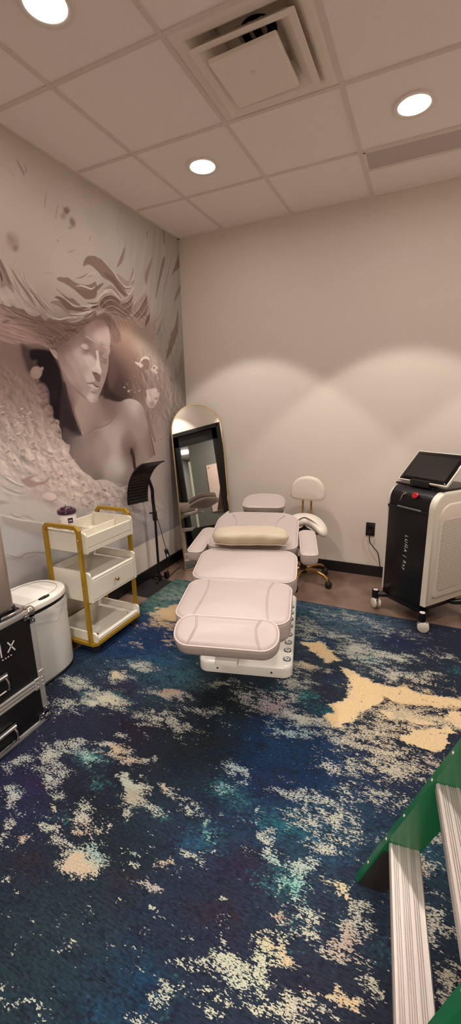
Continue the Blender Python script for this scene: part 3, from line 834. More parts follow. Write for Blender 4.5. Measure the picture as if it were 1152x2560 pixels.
# gold frames
for y in (Y0 - 0.011, Y1 + 0.011):
    w = MB(); xa, xb, zt, c = 0.118, 0.385, 0.835, 0.022
    w.bar([(xa, y, 0.084), (xa, y, zt - c), (xa + c, y, zt), (xb - c, y, zt), (xb, y, zt - c), (xb, y, 0.084)], 0.022, 0.021, (0, 1, 0))
    fr_ = w.build('end_frame', M['gold_matte'], ct, world=True)
    sgn = -1 if y < -1.7 else 1
    for x in (xa, xb):
        for z in (0.70, 0.76, 0.40, 0.46, 0.125): MB().lathe([(0, 0), (0.0045, 0), (0.003, 0.003), (0, 0.003)], 10, mat=Matrix.Translation((x, y + sgn * 0.0105, z)) @ Matrix.Rotation(-sgn * PI / 2, 4, 'X')).build('bolt', M['chrome'], fr_, world=True)
w = MB(); xa, xb, ya, yb = 0.10, 0.418, Y0 - 0.011, Y1 + 0.011; c = 0.02
w.bar([(xa, ya, 0.081), (xb - c, ya, 0.081), (xb, ya + c, 0.081), (xb, yb - c, 0.081), (xb - c, yb, 0.081), (xa, yb, 0.081)], 0.022, 0.018, (0, 0, 1), closed=True)
w.build('base_frame', M['gold_matte'], ct, world=True)
for x in (0.135, 0.385):
    for y in (Y0 + 0.03, Y1 - 0.03):
        w = MB(); w.lathe([(0, -0.012), (0.024, -0.012), (0.026, -0.008), (0.026, 0.008), (0.024, 0.012), (0, 0.012)], 20, mat=Matrix.Translation((x, y, 0.033)) @ Matrix.Rotation(0.5, 4, 'Z') @ Matrix.Rotation(PI / 2, 4, 'X'))
        w.box(x - 0.02, x + 0.02, y - 0.016, y + 0.016, 0.05, 0.074, 0.005); w.build('caster', M['rubber'], ct, world=True)

# wipes canister in the tray
wc = thing('wipes_canister', 'white wipes canister with purple lid standing in the top tray of the trolley', 'canister', (0.168, -1.80, 0.712))
w = MB(); w.lathe([(0, 0), (0.048, 0), (0.0515, 0.004), (0.053, 0.03), (0.053, 0.158), (0.050, 0.164), (0, 0.164)], 40); cb = w.build('canister_body', M['can_white'], wc)
w = MB(); w.lathe([(0.053, 0.160), (0.0565, 0.163), (0.057, 0.176), (0.055, 0.184), (0.049, 0.188), (0.038, 0.189), (0.036, 0.196), (0.033, 0.199), (0.010, 0.198), (0, 0.196)], 40)
w.box(-0.010, 0.010, -0.036, -0.016, 0.196, 0.203, 0.003); ld = w.build('canister_lid', M['purple'], wc)
MB().tube([(-0.005, 0, 0.196), (-0.006, 0.002, 0.209), (-0.01, 0.004, 0.214)], 0.002, 6).build('wipe_tip', M['purple'], ld)
def wrap(a0, a1, z0, z1, r, n=10):
    w = MB(); vs = []; fs = []
    for i in range(n + 1):
        a = math.radians(a0 + (a1 - a0) * i / n)
        for rr, z in ((r, z0), (r, z1)): vs.append((rr * math.cos(a), rr * math.sin(a), z))
    for i in range(n): fs.append((2 * i, 2 * i + 2, 2 * i + 3, 2 * i + 1))
    w.add(vs, fs, True); return w
lb = wrap(-42, -8, 0.108, 0.140, 0.0534).build('label_patch', M['purple'], cb)
w = MB()
for k in range(5): w.add(*(lambda q: (q.v, q.f))(wrap(-36 + k * 4.6, -33 + k * 4.6, 0.119, 0.126 + 0.002 * (k % 2), 0.0538, 2)))
w.build('label_text', M['lettering'], lb)
w = MB()
for a in (-38, -20, -8):
    q = wrap(a, a + 7, 0.074, 0.090, 0.0534, 4); w.add(q.v, q.f)
for z in (0.101, 0.064, 0.058):
    q = wrap(-42, 4, z, z + 0.0025, 0.0534, 8); w.add(q.v, q.f)
for k in range(9):
    q = wrap(-120, -85 - (k * 7) % 14, 0.05 + k * 0.009, 0.0525 + k * 0.009, 0.0534, 6); w.add(q.v, q.f)
w.build('label_print', M['grey_line'], cb)

# ------------------------------------------------------------------ sensor bin
bn = thing('trash_bin', 'white oval sensor trash bin with a plastic bag liner beside the flight case', 'trash bin', (0.20, -2.20, 0.006))
def oval(hx, hy, p=2.6, n=64):
    o = []
    for i in range(n):
        a = 2 * PI * i / n; c, s = math.cos(a), math.sin(a)
        o.append((math.copysign(abs(c) ** (2 / p), c) * hx, math.copysign(abs(s) ** (2 / p), s) * hy))
    return o
w = MB(); w.puff(oval(0.155, 0.222), 0.012, 0.436, 0.003, 0.01, 0); w.build('bin_body', M['bin_body'], bn)
w = MB(); w.puff(oval(0.157, 0.224), 0.0, 0.013, 0.003, 0.003, 0); w.build('base_ring', M['black_plastic'], bn)
w = MB(); w.puff(oval(0.152, 0.219), 0.434, 0.458, 0.002, 0.002, 0); w.build('black_band', M['black_plastic'], bn)
w = MB(); w.puff(oval(0.158, 0.225), 0.456, 0.492, 0.012, 0.004, 0.004, 5); ld = w.build('lid', M['bin_white'], bn)
w = MB(); w.tube([(x, y, 0.4945) for x, y in oval(0.118, 0.185)], 0.0012, 6, closed=True); w.build('lid_seam', M['grey_line'], ld)
w = MB(); w.puff(oval(0.014, 0.036, 2.2, 24), 0.493, 0.4975, 0.002, 0.001, 0, 3); w.v = [(p[0] + 0.128, p[1] + 0.02, p[2]) for p in w.v]; sp = w.build('sensor', M['black_gloss'], ld)
w = MB()
for dy in (-0.012, 0.018): w.cyl((0.128, 0.02 + dy, 0.4975), 0.004, 0, 0.0008, 10)
w.build('sensor_eye', M['chrome'], sp)
w = MB(); n = 96; O = oval(0.159, 0.226, 2.6, n); vs = []; fs = []; rg = np.random.RandomState(8)
dep = 0.055 + 0.03 * np.sin(np.linspace(0, 2 * PI, n, endpoint=False) * 3 + 1.0) + 0.012 * np.sin(np.linspace(0, 2 * PI, n, endpoint=False) * 11)
for r in range(6):
    f = r / 5
    for i, (x, y) in enumerate(O):
        k = 1 + (0.012 * math.sin(i * 0.9 + r) + 0.012) * f
        vs.append((x * k, y * k, 0.440 - f * dep[i]))
for r in range(5):
    for i in range(n):
        i2 = (i + 1) % n; fs.append((r * n + i, r * n + i2, r * n + n + i2, r * n + n + i))
w.add(vs, fs, True); w.build('bag_liner', M['bag'], bn)

# ------------------------------------------------------------------ flight case and the silver machine standing on it
CX0, CX1, CY0, CY1, CZ = 0.03, 0.572, -3.12, -2.441, 0.612
fc = thing('flight_case', 'black flight case with aluminium edges and chrome handles left of the trash bin', 'flight case', (0.30, -2.78, 0.0065))
MB().box(CX0 + 0.006, CX1 - 0.006, CY0 + 0.006, CY1 - 0.006, 0.012, CZ - 0.004).build('case_body', M['case_black'], fc, world=True)
ew = 0.026
def lprof(a, b, axis):  # square edge extrusion
    pass
w = MB()
for y in (CY0, CY1):
    for x in (CX0, CX1):
        sx = 1 if x == CX0 else -1; sy = 1 if y == CY0 else -1
        w.box(min(x, x + sx * ew), max(x, x + sx * ew), min(y, y + sy * ew), max(y, y + sy * ew), 0.012, CZ, 0.003, 2)
for z0_, z1_ in ((0.006, 0.006 + ew), (CZ - ew, CZ)):
    for x in (CX0, CX1):
        sx = 1 if x == CX0 else -1; w.box(min(x, x + sx * ew), max(x, x + sx * ew), CY0 + 0.002, CY1 - 0.002, z0_, z1_, 0.003, 2)
    for y in (CY0, CY1):
        sy = 1 if y == CY0 else -1; w.box(CX0 + 0.002, CX1 - 0.002, min(y, y + sy * ew), max(y, y + sy * ew), z0_, z1_, 0.003, 2)
w.build('edge_trim', M['alu'], fc, world=True)
w = MB()
zb = 0.205
for dz in (0.0, 0.017, 0.034):
    w.box(CX1 - 0.008, CX1 + 0.004, CY0 + 0.01, CY1 - 0.012, zb + dz + 0.001, zb + dz + 0.015, 0.004, 2)
    w.box(CX0 + 0.01, CX1 - 0.012, CY1 - 0.008, CY1 + 0.004, zb + dz + 0.001, zb + dz + 0.015, 0.004, 2)
w.build('closure_band', M['alu'], fc, world=True)
for z in (CZ - 0.012, 0.032):
    for y in (CY0, CY1):
        w = MB(); sy = -1 if y == CY1 else 1; sz = -1 if z > 0.3 else 1
        c = (CX1 - 0.012, y + sy * 0.012, z)
        w.lathe([(0, -0.024), (0.012, -0.021), (0.021, -0.012), (0.024, 0), (0.021, 0.012), (0.012, 0.021), (0, 0.024)], 20, c)
        w.box(CX1 - 0.004, CX1 + 0.004, min(y, y + sy * 0.058), max(y, y + sy * 0.058), min(z, z + sz * 0.03), max(z, z + sz * 0.03), 0.003, 2)
        w.box(CX1 - 0.004, CX1 + 0.004, min(y, y + sy * 0.03), max(y, y + sy * 0.03), min(z, z + sz * 0.058), max(z, z + sz * 0.058), 0.003, 2)
        cn = w.build('corner_ball', M['chrome'], fc, world=True)
        for dy, dz in ((0.046, 0.012), (0.034, 0.024), (0.014, 0.046)):
            MB().lathe([(0, 0), (0.005, 0), (0.003, 0.003), (0, 0.003)], 10, mat=Matrix.Translation((CX1 + 0.004, y + sy * dy, z + sz * dz)) @ Matrix.Rotation(PI / 2, 4, 'Y')).build('rivet', M['chrome'], cn, world=True)
w = MB(); w.box(CX1 - 0.002, CX1 + 0.006, CY1 - 0.055, CY1 + 0.002, zb - 0.004, zb + 0.055, 0.002, 1); w.box(CX1 - 0.002, CX1 + 0.0055, CY1 - 0.028, CY1 + 0.002, zb - 0.004, zb + 0.085, 0.002, 1)
pl = w.build('joint_plate', M['alu'], fc, world=True)
for dy, dz in ((0.014, 0.006), (0.014, 0.026), (0.014, 0.046), (0.04, 0.006), (0.04, 0.028), (0.04, 0.046)):
    MB().lathe([(0, 0), (0.0045, 0), (0.003, 0.003), (0, 0.003)], 10, mat=Matrix.Translation((CX1 + 0.006, CY1 - dy, zb + dz)) @ Matrix.Rotation(PI / 2, 4, 'Y')).build('rivet', M['chrome'], pl, world=True)
for yc, z in ((-2.715, 0.372), (-2.715, 0.108)):
    w = MB(); xh = CX1 + 0.03
    w.box(CX1 - 0.004, CX1 + 0.003, yc - 0.10, yc + 0.10, z - 0.075, z + 0.012, 0.003, 1)
    hd_ = w.build('handle_plate', M['black_plastic'], fc, world=True)
    w = MB(); w.tube([(CX1 + 0.006, yc - 0.09, z), (CX1 + 0.006, yc + 0.09, z)], 0.010, 14)
    w.tube([(CX1 + 0.008, yc + 0.08, z), (CX1 + 0.024, yc + 0.08, z - 0.02), (CX1 + 0.024, yc + 0.08, z - 0.056), (CX1 + 0.012, yc + 0.07, z - 0.064), (CX1 + 0.012, yc - 0.07, z - 0.064), (CX1 + 0.024, yc - 0.08, z - 0.056), (CX1 + 0.024, yc - 0.08, z - 0.02), (CX1 + 0.008, yc - 0.08, z)], 0.005, 8)
    w.build('handle', M['chrome'], hd_, world=True)
# lettering on the front of the case ( I X and the small line below)
w = MB(); xf = CX1 - 0.0058
def stroke(p, q, wd=0.006):
    w.bar([(xf, p[0], p[1]), (xf, q[0], q[1])], wd, 0.0016, (1, 0, 0))
stroke((-2.625, 0.53), (-2.625, 0.458)); stroke((-2.588, 0.512), (-2.558, 0.458)); stroke((-2.556, 0.505), (-2.594, 0.465))
for y in (-2.625, -2.611, -2.598, -2.584): stroke((y, 0.446), (y + 0.006, 0.444), 0.005)
w.build('case_lettering', M['lettering'], fc, world=True)

sm = thing('silver_machine', 'silver grey machine housing with black top standing on the flight case', 'machine', (0.33, -2.80, CZ))
w = MB(); w.puff(rrect(0.12, 0.552, -3.08, -2.505, 0.035, 8), 0.648, 1.075, 0.004, 0.004, 0, 3); w.build('housing', M['silver'], sm, world=True)
w = MB(); w.puff(rrect(0.10, 0.560, -3.09, -2.498, 0.04, 8), CZ + 0.001, 0.65, 0.006, 0.004, 0, 3); w.build('base_skirt', M['black_gloss'], sm, world=True)
w = MB(); w.puff(rrect(0.115, 0.556, -3.085, -2.500, 0.04, 8), 1.075, 1.105, 0.014, 0.004, 0, 4); w.build('top_cap', M['black_satin'], sm, world=True)
w = MB(); w.tube([(0.545, -2.62, CZ + 0.012), (0.562, -2.57, CZ + 0.014), (0.560, -2.50, CZ + 0.012), (0.545, -2.47, CZ + 0.012)], 0.007, 10); w.build('clamp', M['chrome'], sm, world=True)

# ------------------------------------------------------------------ LED panel lamp
LX, LY = 0.112, -0.80
lp = thing('led_panel_lamp', 'black curved LED panel lamp on a slim pole between trolley and mirror', 'lamp', (LX, LY, 0.003))
w = MB(); w.tube([(LX, LY, 0.02), (LX, LY, 0.56)], 0.011, 14); w.build('pole', M['black_plastic'], lp, world=True)
w = MB(); w.tube(bez([(LX, LY, 0.60), (LX - 0.012, LY + 0.008, 0.68), (LX - 0.01, LY, 0.76), (LX + 0.004, LY - 0.02, 0.84), (LX + 0.02, LY - 0.09, 0.95)], 20), 0.0145, 12)
ar = w.build('upper_arm', M['black_plastic'], lp, world=True)
w = MB(); w.box(LX - 0.016, LX + 0.016, LY - 0.016, LY + 0.016, 0.555, 0.64, 0.006); w.tube([(LX - 0.04, LY - 0.02, 0.625), (LX + 0.01, LY, 0.62)], 0.007); w.build('clamp_joint', M['black_plastic'], lp, world=True)
w = MB()
for k in range(3):
    a = math.radians(-70 + 120 * k); rr = 0.085
    w.tube([(LX, LY, 0.035), (LX + rr * 0.5 * math.cos(a), LY + rr * 0.5 * math.sin(a), 0.03), (LX + rr * math.cos(a), LY + rr * math.sin(a), 0.012)], 0.008, 8)
w.cyl((LX, LY, 0), 0.022, 0.015, 0.06, 16); w.build('tripod_foot', M['black_plastic'], lp, world=True)
gd = Vector((0.95, -0.312, 0)); wd = Vector((0.312, 0.95, 0))
PB = Vector((0.062, -0.955, 0.765))
def arc(th_):
    R = 0.345; n = 18; P = []
    for i in range(n + 1):
        a = math.radians(-4 + 80 * i / n)
        P.append(PB + gd * (R - (R - th_) * math.cos(a)) + Vector((0, 0, 1)) * ((R - th_) * math.sin(a)))
    return P
def panel(t0, t1, hw):
    A_, B_ = arc(t0), arc(t1); w = MB(); vs = []; fs = []; n = len(A_)
    for P in (A_, B_):
        for p in P: vs.append(tuple(p - wd * hw)); vs.append(tuple(p + wd * hw))
    m = 2 * n
    for i in range(n - 1):
        fs.append((2 * i, 2 * i + 2, 2 * i + 3, 2 * i + 1)); fs.append((m + 2 * i, m + 2 * i + 1, m + 2 * i + 3, m + 2 * i + 2))
        fs.append((2 * i, m + 2 * i, m + 2 * i + 2, 2 * i + 2)); fs.append((2 * i + 1, 2 * i + 3, m + 2 * i + 3, m + 2 * i + 1))
    fs.append((0, 1, m + 1, m)); fs.append((2 * n - 2, m + 2 * n - 2, m + 2 * n - 1, 2 * n - 1))
    w.add(vs, fs, False); return w
pn = panel(0.0, 0.010, 0.098).build('led_panel', M['black_satin'], lp, world=True)
w = MB(); A_ = arc(0.0108)
for i in range(1, 11):
    for j in range(-5, 6):
        p = A_[i] + wd * (j * 0.0165); w.box(p.x - 0.0012, p.x + 0.0012, p.y - 0.0012, p.y + 0.0012, p.z - 0.0012, p.z + 0.0012)
o = w.build('led_dots', M['lettering'], pn, world=True); o['kind'] = 'stuff'
w = MB(); p = arc(-0.006)[9]; w.cyl((p.x, p.y, p.z), 0.016, -0.012, 0.012, 14); w.build('tilt_knob', M['black_plastic'], lp, world=True)
cab = bez([(LX + 0.006, LY + 0.01, 0.60), (LX + 0.03, LY + 0.02, 0.50), (LX + 0.055, LY + 0.03, 0.36), (LX + 0.066, LY + 0.04, 0.29)], 14)
cab2 = bez([(LX + 0.075, LY + 0.05, 0.20), (LX + 0.078, LY + 0.06, 0.15), (LX + 0.05, LY + 0.06, 0.08), (LX + 0.05, LY + 0.05, 0.03), (LX + 0.04, LY + 0.11, 0.006), (LX + 0.02, LY + 0.22, 0.006), (LX + 0.015, LY + 0.33, 0.006)], 30)
w = MB(); w.tube(cab, 0.0028, 8); w.tube(cab2, 0.0028, 8); cb_ = w.build('cable', M['black_plastic'], lp, world=True)
w = MB(); mt = Matrix.Translation((LX + 0.071, LY + 0.045, 0.245)) @ Matrix.Rotation(math.radians(12), 4, 'X') @ Matrix.Rotation(math.radians(-6), 4, 'Y') @ Matrix.Rotation(math.radians(35), 4, 'Z')
w.box(-0.017, 0.017, -0.011, 0.011, -0.05, 0.05, 0.007, 3, mat=mt); sw = w.build('inline_switch', M['black_plastic'], cb_, world=True)
w = MB(); w.box(-0.007, 0.007, -0.0125, -0.0105, -0.022, 0.006, mat=mt); w.build('rocker', M['lettering'], cb_, world=True)
w = MB(); w.box(LX + 0.028, LX + 0.068, LY + 0.03, LY + 0.07, 0.012, 0.075, 0.008); w.build('cable_adapter', M['black_plastic'], cb_, world=True)

fm = tag(MB().box(0.013, 0.232, -1.13, -0.775, 0.0, 0.0035, 0.001, 1).build('floor_sheet', M['matte_black']), 'thin black sheet on the floor under the LED lamp beside the rug', 'mat')  # thin dark sheet on the bare floor between wall and rug

# ------------------------------------------------------------------ laser machine
O_ = Vector((2.081, -0.728, 0.0065)); AM = math.atan2(-0.621, 0.784)
lm = thing('laser_machine', 'black and white wheeled laser machine with a tilted screen against the back wall', 'laser machine', O_, AM)
xl, xr = -0.172, 0.150
def sideprof(y0, y1, z0, z1, rf, rb_, lean=0.0, seg=10):
    o = [(y0 + lean, z0), (y1, z0)]
    o += [(y1 - rb_ + rb_ * math.cos(PI / 2 * i / seg), z1 - rb_ + rb_ * math.sin(PI / 2 * i / seg)) for i in range(seg + 1)]
    o += [(y0 + rf - rf * math.sin(PI / 2 * i / seg), z1 - rf + rf * math.cos(PI / 2 * i / seg)) for i in range(seg + 1)]
    return o
def yzprism(out, x0, x1, bev=0.0):
    w = MB(); w.prism([(p[0], p[1]) for p in out], x0, x1); w.v = [(p[2], p[0], p[1]) for p in w.v]; return w
w = yzprism(sideprof(0.045, 0.46, 0.14, 0.938, 0.10, 0.06), xl, xr)
bd = w.build('cabinet', M['black_satin'], lm)
w = MB(); w.box(xl - 0.004, xr + 0.004, 0.038, 0.06, 0.13, 0.782, 0.004, 2); w.box(xl - 0.006, xr + 0.002, 0.030, 0.05, 0.778, 0.800, 0.004, 2)
fp = w.build('front_panel', M['black_satin'], lm)
MB().box(-0.095, 0.095, 0.0285, 0.034, 0.796, 0.806, 0.001, 1).build('silver_strip', M['grey_line'], fp)
def shell(xa, xb, sgn):
    out = sideprof(0.035, 0.47, 0.155, 0.93, 0.105, 0.06)
    out = out if True else out
    w = MB(); O2 = out[::-1] if sgn < 0 else out
    w.puff(out, 0.0, xb - xa, 0.016, 0.004, 0, 4)
    if sgn > 0: w.v = [(xa + p[2], p[0], p[1]) for p in w.v]
    else: w.v = [(xb - p[2], p[0], p[1]) for p in w.v]
    return w
sh = shell(xr, xr + 0.045, 1).build('side_shell', M['shell'], lm)
sl = shell(xl - 0.020, xl, -1).build('side_shell', M['shell'], lm)
for s, par, xo in ((1, sh, xr + 0.045), (-1, sl, xl - 0.020)):
    outl = rrect(0.085, 0.445, 0.205, 0.855, [0.05, 0.05, 0.10, 0.035], 8)
    w = MB(); w.puff(outl, 0, 0.012, 0.010, 0.002, 0, 3); w.v = [(xo + s * (p[2] - 0.004), p[0], p[1]) for p in w.v]; rp = w.build('raised_panel', M['shell'], par)
    w = MB(); oo = rrect(0.115, 0.43, 0.26, 0.75, 0.03, 6); w.prism(oo, 0, 0.002); w.v = [(xo + s * (0.008 + p[2]), p[0], p[1]) for p in w.v]; w.build('perforated_vent', M['perf'], par)
w = MB(); w.box(xl - 0.03, xr + 0.03, 0.12, 0.45, 0.93, 0.945, 0.004, 2); w.build('top_plate', M['black_satin'], lm)
# key lock and emergency button on the rounded shoulder
def on_curve(x, a, rad=0.10, y0=0.045, z1=0.938, off=0.0):
    q = math.radians(a); c = Vector((x, y0 + rad, z1 - rad)); n_ = Vector((0, -math.cos(q), math.sin(q)))
    p = c + n_ * (rad + off); return Matrix.Translation(p) @ n_.to_track_quat('Z', 'Y').to_matrix().to_4x4()
mt = on_curve(0.035, 28)
w = MB(); w.lathe([(0, 0), (0.019, 0), (0.019, 0.006), (0, 0.006)], 24, mat=mt); eb = w.build('button_collar', M['black_plastic'], lm)
w = MB(); w.lathe([(0.012, 0.005), (0.012, 0.012), (0.020, 0.014), (0.021, 0.022), (0.018, 0.026), (0, 0.027)], 28, mat=mt); rb_ = w.build('emergency_button', M['red'], eb)
w = MB(); w.prism([(-0.009, -0.006), (0.009, -0.006), (0, 0.009)], 0.0268, 0.0280, mat=mt @ Matrix.Rotation(PI, 4, 'Z')); w.build('button_mark', pm('red_mark', (150, 10, 16), 0.4), rb_)
mt = on_curve(-0.06, 30)
w = MB(); w.lathe([(0, 0), (0.012, 0), (0.011, 0.008), (0, 0.009)], 20, mat=mt); kl = w.build('key_lock', M['chrome'], lm)
w = MB(); w.box(-0.009, 0.009, -0.001, 0.001, 0.008, 0.028, mat=mt); w.tube([(0.0, 0.0, 0.026), (0.012, 0.002, 0.03), (0.014, 0, 0.02), (0.004, 0, 0.02)], 0.0014, 6, mat=mt); w.box(-0.018, -0.008, -0.034, -0.010, 0.003, 0.005, mat=mt); w.box(-0.0155, -0.0105, -0.055, -0.034, 0.003, 0.005, mat=mt); w.build('key', M['chrome'], kl)
# lettering reading downwards
vs, fs = text_mesh('LU\u00d1A | Ray', 0.046, 0.0006, 0.22, 1.45)
w = MB(); mt = Matrix.Translation((-0.004, 0.0372, 0.485)) @ Matrix.Rotation(PI / 2, 4, 'X') @ Matrix.Rotation(-PI / 2, 4, 'Z') @ Matrix.Diagonal((0.79, 0.72, 1, 1))
w.add(vs, fs, mat=mt); w.build('lettering', M['lettering'], fp)
# screen
sa = math.radians(44); up_ = Vector((0, math.cos(sa), math.sin(sa)))
sc_m = Matrix.Translation((0.020, 0.105, 0.968)) @ Matrix(((1, 0, 0, 0), (0, math.cos(sa), -math.sin(sa), 0), (0, math.sin(sa), math.cos(sa), 0), (0, 0, 0, 1)))
w = MB(); w.puff(rrect(-0.188, 0.188, 0, 0.262, 0.008, 4), -0.016, 0.006, 0.003, 0.008, 0, 3, mat=sc_m); w.puff(rrect(-0.12, 0.13, 0.02, 0.2, 0.02, 4), -0.04, -0.014, 0.003, 0.012, 0, 3, mat=sc_m)
sn = w.build('screen_housing', M['shell'], lm)
MB().puff(rrect(-0.181, 0.181, 0.007, 0.255, 0.005, 3), 0.005, 0.0075, 0.001, 0.001, 0, 2, mat=sc_m).build('screen_bezel', M['black_gloss'], sn)
MB().box(-0.152, 0.152, 0.036, 0.226, 0.007, 0.0082, mat=sc_m).build('display', M['screen'], sn)
w = MB(); w.box(-0.07, 0.085, 0.10, 0.22, 0.938, 0.985, 0.008); w.build('screen_mount', M['black_plastic'], lm)
# wheeled base
w = MB()
w.puff(rrect(xl + 0.01, xr - 0.01, 0.05, 0.45, 0.03, 5), 0.085, 0.142, 0.006, 0.006, 0, 3)
for x, y in ((-0.205, 0.0), (0.205, 0.0), (-0.205, 0.44), (0.205, 0.44)):
    ix, iy = (x * 0.6, 0.10 if y < 0.2 else 0.36)
    w.tube(bez([(ix, iy, 0.11), (x * 0.82, (y + iy) / 2 - 0.02, 0.105), (x, y, 0.112)], 10), 0.021, 10)
    w.cyl((x, y, 0), 0.026, 0.078, 0.135, 20)
w.box(-0.19, 0.19, 0.045, 0.09, 0.09, 0.125, 0.006)
bs_ = w.build('base_frame', M['black_satin'], lm)
for x, y, r in ((-0.205, 0.0, -0.3), (0.205, 0.0, 0.7), (-0.205, 0.44, 0.2), (0.205, 0.44, 1.2)):
    w = MB(); w.cyl((x, y, 0.135), 0.017, 0, 0.0015, 20); fcap = w.build('foot_cap', M['can_white'], bs_)
    w = MB(); w.box(x - 0.006, x + 0.006, y - 0.002, y + 0.002, 0.1365, 0.1375); w.build('foot_mark', M['red'], bs_)
    w = MB(); R0 = Matrix.Translation((x, y, 0.0)) @ Matrix.Rotation(r, 4, 'Z')
    for s in (-1, 1): w.lathe([(0, -0.009), (0.030, -0.009), (0.036, -0.006), (0.037, 0.0), (0.036, 0.006), (0.030, 0.009), (0, 0.009)], 28, mat=R0 @ Matrix.Translation((0.012, s * 0.017, 0.037)) @ Matrix.Rotation(PI / 2, 4, 'X'))
    cs = w.build('caster', M['shell'], bs_)
    w = MB(); w.box(-0.02, 0.036, -0.008, 0.008, 0.03, 0.078, 0.004, mat=R0); w.cyl((0, 0, 0), 0.010, 0.06, 0.082, 12, mat=R0); w.build('caster_fork', M['chrome'], bs_)

# wall outlet and the machine's cord
ol = thing('wall_outlet', 'black duplex outlet plate on the back wall left of the laser machine', 'outlet', (1.794, 0, 0.43))
w = MB(); w.box(1.757, 1.832, -0.006, 0, 0.371, 0.490, 0.003, 2); pl_ = w.build('cover_plate', M['black_plastic'], ol, world=True)
w = MB(); w.box(1.779, 1.811, -0.009, -0.005, 0.436, 0.468, 0.004, 2); w.box(1.779, 1.811, -0.009, -0.005, 0.392, 0.424, 0.004, 2); w.build('socket', M['black_gloss'], ol, world=True)
pc = thing('power_cord', 'black power cord hanging from the wall outlet down behind the laser machine', 'cord', (1.794, -0.02, 0.39))
w = MB(); w.box(1.782, 1.808, -0.04, -0.009, 0.395, 0.421, 0.006, 2); w.tube([(1.794, -0.028, 0.40), (1.793, -0.03, 0.375)], [0.008, 0.005], 10); w.build('plug', M['black_plastic'], pc, world=True)
w = MB(); w.tube(bez([(1.793, -0.03, 0.385), (1.797, -0.03, 0.33), (1.825, -0.03, 0.285), (1.868, -0.032, 0.235), (1.884, -0.034, 0.18), (1.895, -0.036, 0.12), (1.915, -0.05, 0.05), (1.98, -0.09, 0.008), (2.15, -0.12, 0.006), (2.26, -0.2, 0.006), (2.33, -0.36, 0.05)], 60), 0.0042, 8); w.build('cable', M['black_plastic'], pc, world=True)

# ------------------------------------------------------------------ green step ladder
LA = math.radians(5.97)
ld_ = thing('step_ladder', 'green fibreglass step ladder with ribbed aluminium steps at the lower right', 'ladder', (2.079, -2.585, 0.0065), LA)
LEAN, TAP, WID = 0.36, 0.077, 0.494
def rail(y, z, sgn): return (LEAN * z, y + sgn * TAP * z, z)
HT = 1.13
sl_ = math.atan(LEAN); dn = Vector((math.cos(sl_), 0, -math.sin(sl_)))   # depth direction, into the ladder
def channel(p0, p1, out, depth=0.088, fl=0.026, tk=0.0045):
    p0, p1 = Vector(p0), Vector(p1); o = Vector((0, out, 0)); w = MB()
    a = Vector((0, 0, 0))
    prof = [a, o * fl, o * fl + dn * tk, o * tk + dn * tk, o * tk + dn * (depth - tk), o * fl + dn * (depth - tk), o * fl + dn * depth, dn * depth]
    ru = (p1 - p0).normalized()
    def foot(q): return tuple(q - ru * (q.z / ru.z))          # ends cut level with the floor
    n = 8; vs = [foot(p0 + q) for q in prof] + [tuple(p1 + q) for q in prof]
    fs = [(i, (i + 1) % n, n + (i + 1) % n, n + i) for i in range(n)] + [(0, 1, 2, 3), (0, 3, 4, 7), (4, 5, 6, 7), (n, n + 3, n + 2, n + 1), (n, n + 7, n + 4, n + 3), (n + 4, n + 7, n + 6, n + 5)]
    w.add(vs, fs); return w
for y, sgn in ((0.0, -1), (-WID, 1)):
    rl = channel(rail(y, 0.004, sgn), rail(y, HT, sgn), -sgn).build('side_rail', M['green'], ld_)
    w = MB(); p0 = Vector(rail(y, 0.0, sgn)); p1 = Vector(rail(y, 0.185, sgn)); k = 0.002 * sgn
    vs = []
    for p in (p0, p1):
        for q in (Vector((0, k, 0)) + dn * 0.006, Vector((0, k * 2.2, 0)) + dn * 0.006, Vector((0, k * 2.2, 0)) + dn * 0.082, Vector((0, k, 0)) + dn * 0.082):
            g_ = p + q; ru = (p1 - p0).normalized()
            vs.append(tuple(g_ - ru * (g_.z / ru.z)) if p is p0 else tuple(g_))
    w.add(vs, [(0, 1, 2, 3), (4, 7, 6, 5), (0, 4, 5, 1), (1, 5, 6, 2), (2, 6, 7, 3), (3, 7, 4, 0)])
    w.build('foot_shoe', M['rubber'], rl)
    for z in (0.09, 0.215, 0.33, 0.49, 0.60, 0.765, 1.0):
        p = Vector(rail(y, z, sgn)) + Vector((0, -sgn * 0.013, 0))
        MB().lathe([(0, 0), (0.0048, 0), (0.0035, 0.002), (0, 0.0025)], 12, mat=Matrix.Translation(p) @ (-dn).to_track_quat('Z', 'Y').to_matrix().to_4x4()).build('rivet', M['alu'], rl)
def step(z, dp=0.085):
    y0 = 0.0 - TAP * z - 0.002; y1 = -WID + TAP * z + 0.002
    x0 = LEAN * z + 0.004
    pr = [(x0 + 0.004, z - 0.032), (x0, z - 0.028), (x0, z - 0.004), (x0 + 0.004, z)]
    def ridges(a, n, p=0.0048):
        o = []
        for i in range(n): o += [(a + i * p, z), (a + i * p + 0.0008, z - 0.0035), (a + i * p + p * 0.45, z - 0.0035), (a + i * p + p * 0.45 + 0.0008, z)]
        return o
    pr += ridges(x0 + 0.010, 3) + ridges(x0 + 0.030, 4) + ridges(x0 + 0.056, 3)
    pr += [(x0 + dp - 0.003, z), (x0 + dp, z - 0.004), (x0 + dp, z - 0.028), (x0 + dp - 0.003, z - 0.028), (x0 + dp - 0.004, z - 0.007), (x0 + 0.006, z - 0.007), (x0 + 0.006, z - 0.032)]
    n = len(pr); w = MB()
    vs = [(x, y0, zz) for x, zz in pr] + [(x, y1, zz) for x, zz in pr]
    fs = [(i, (i + 1) % n, n + (i + 1) % n, n + i) for i in range(n)] + [tuple(range(n)), tuple(reversed(range(n, 2 * n)))]
    w.add(vs, fs); return w
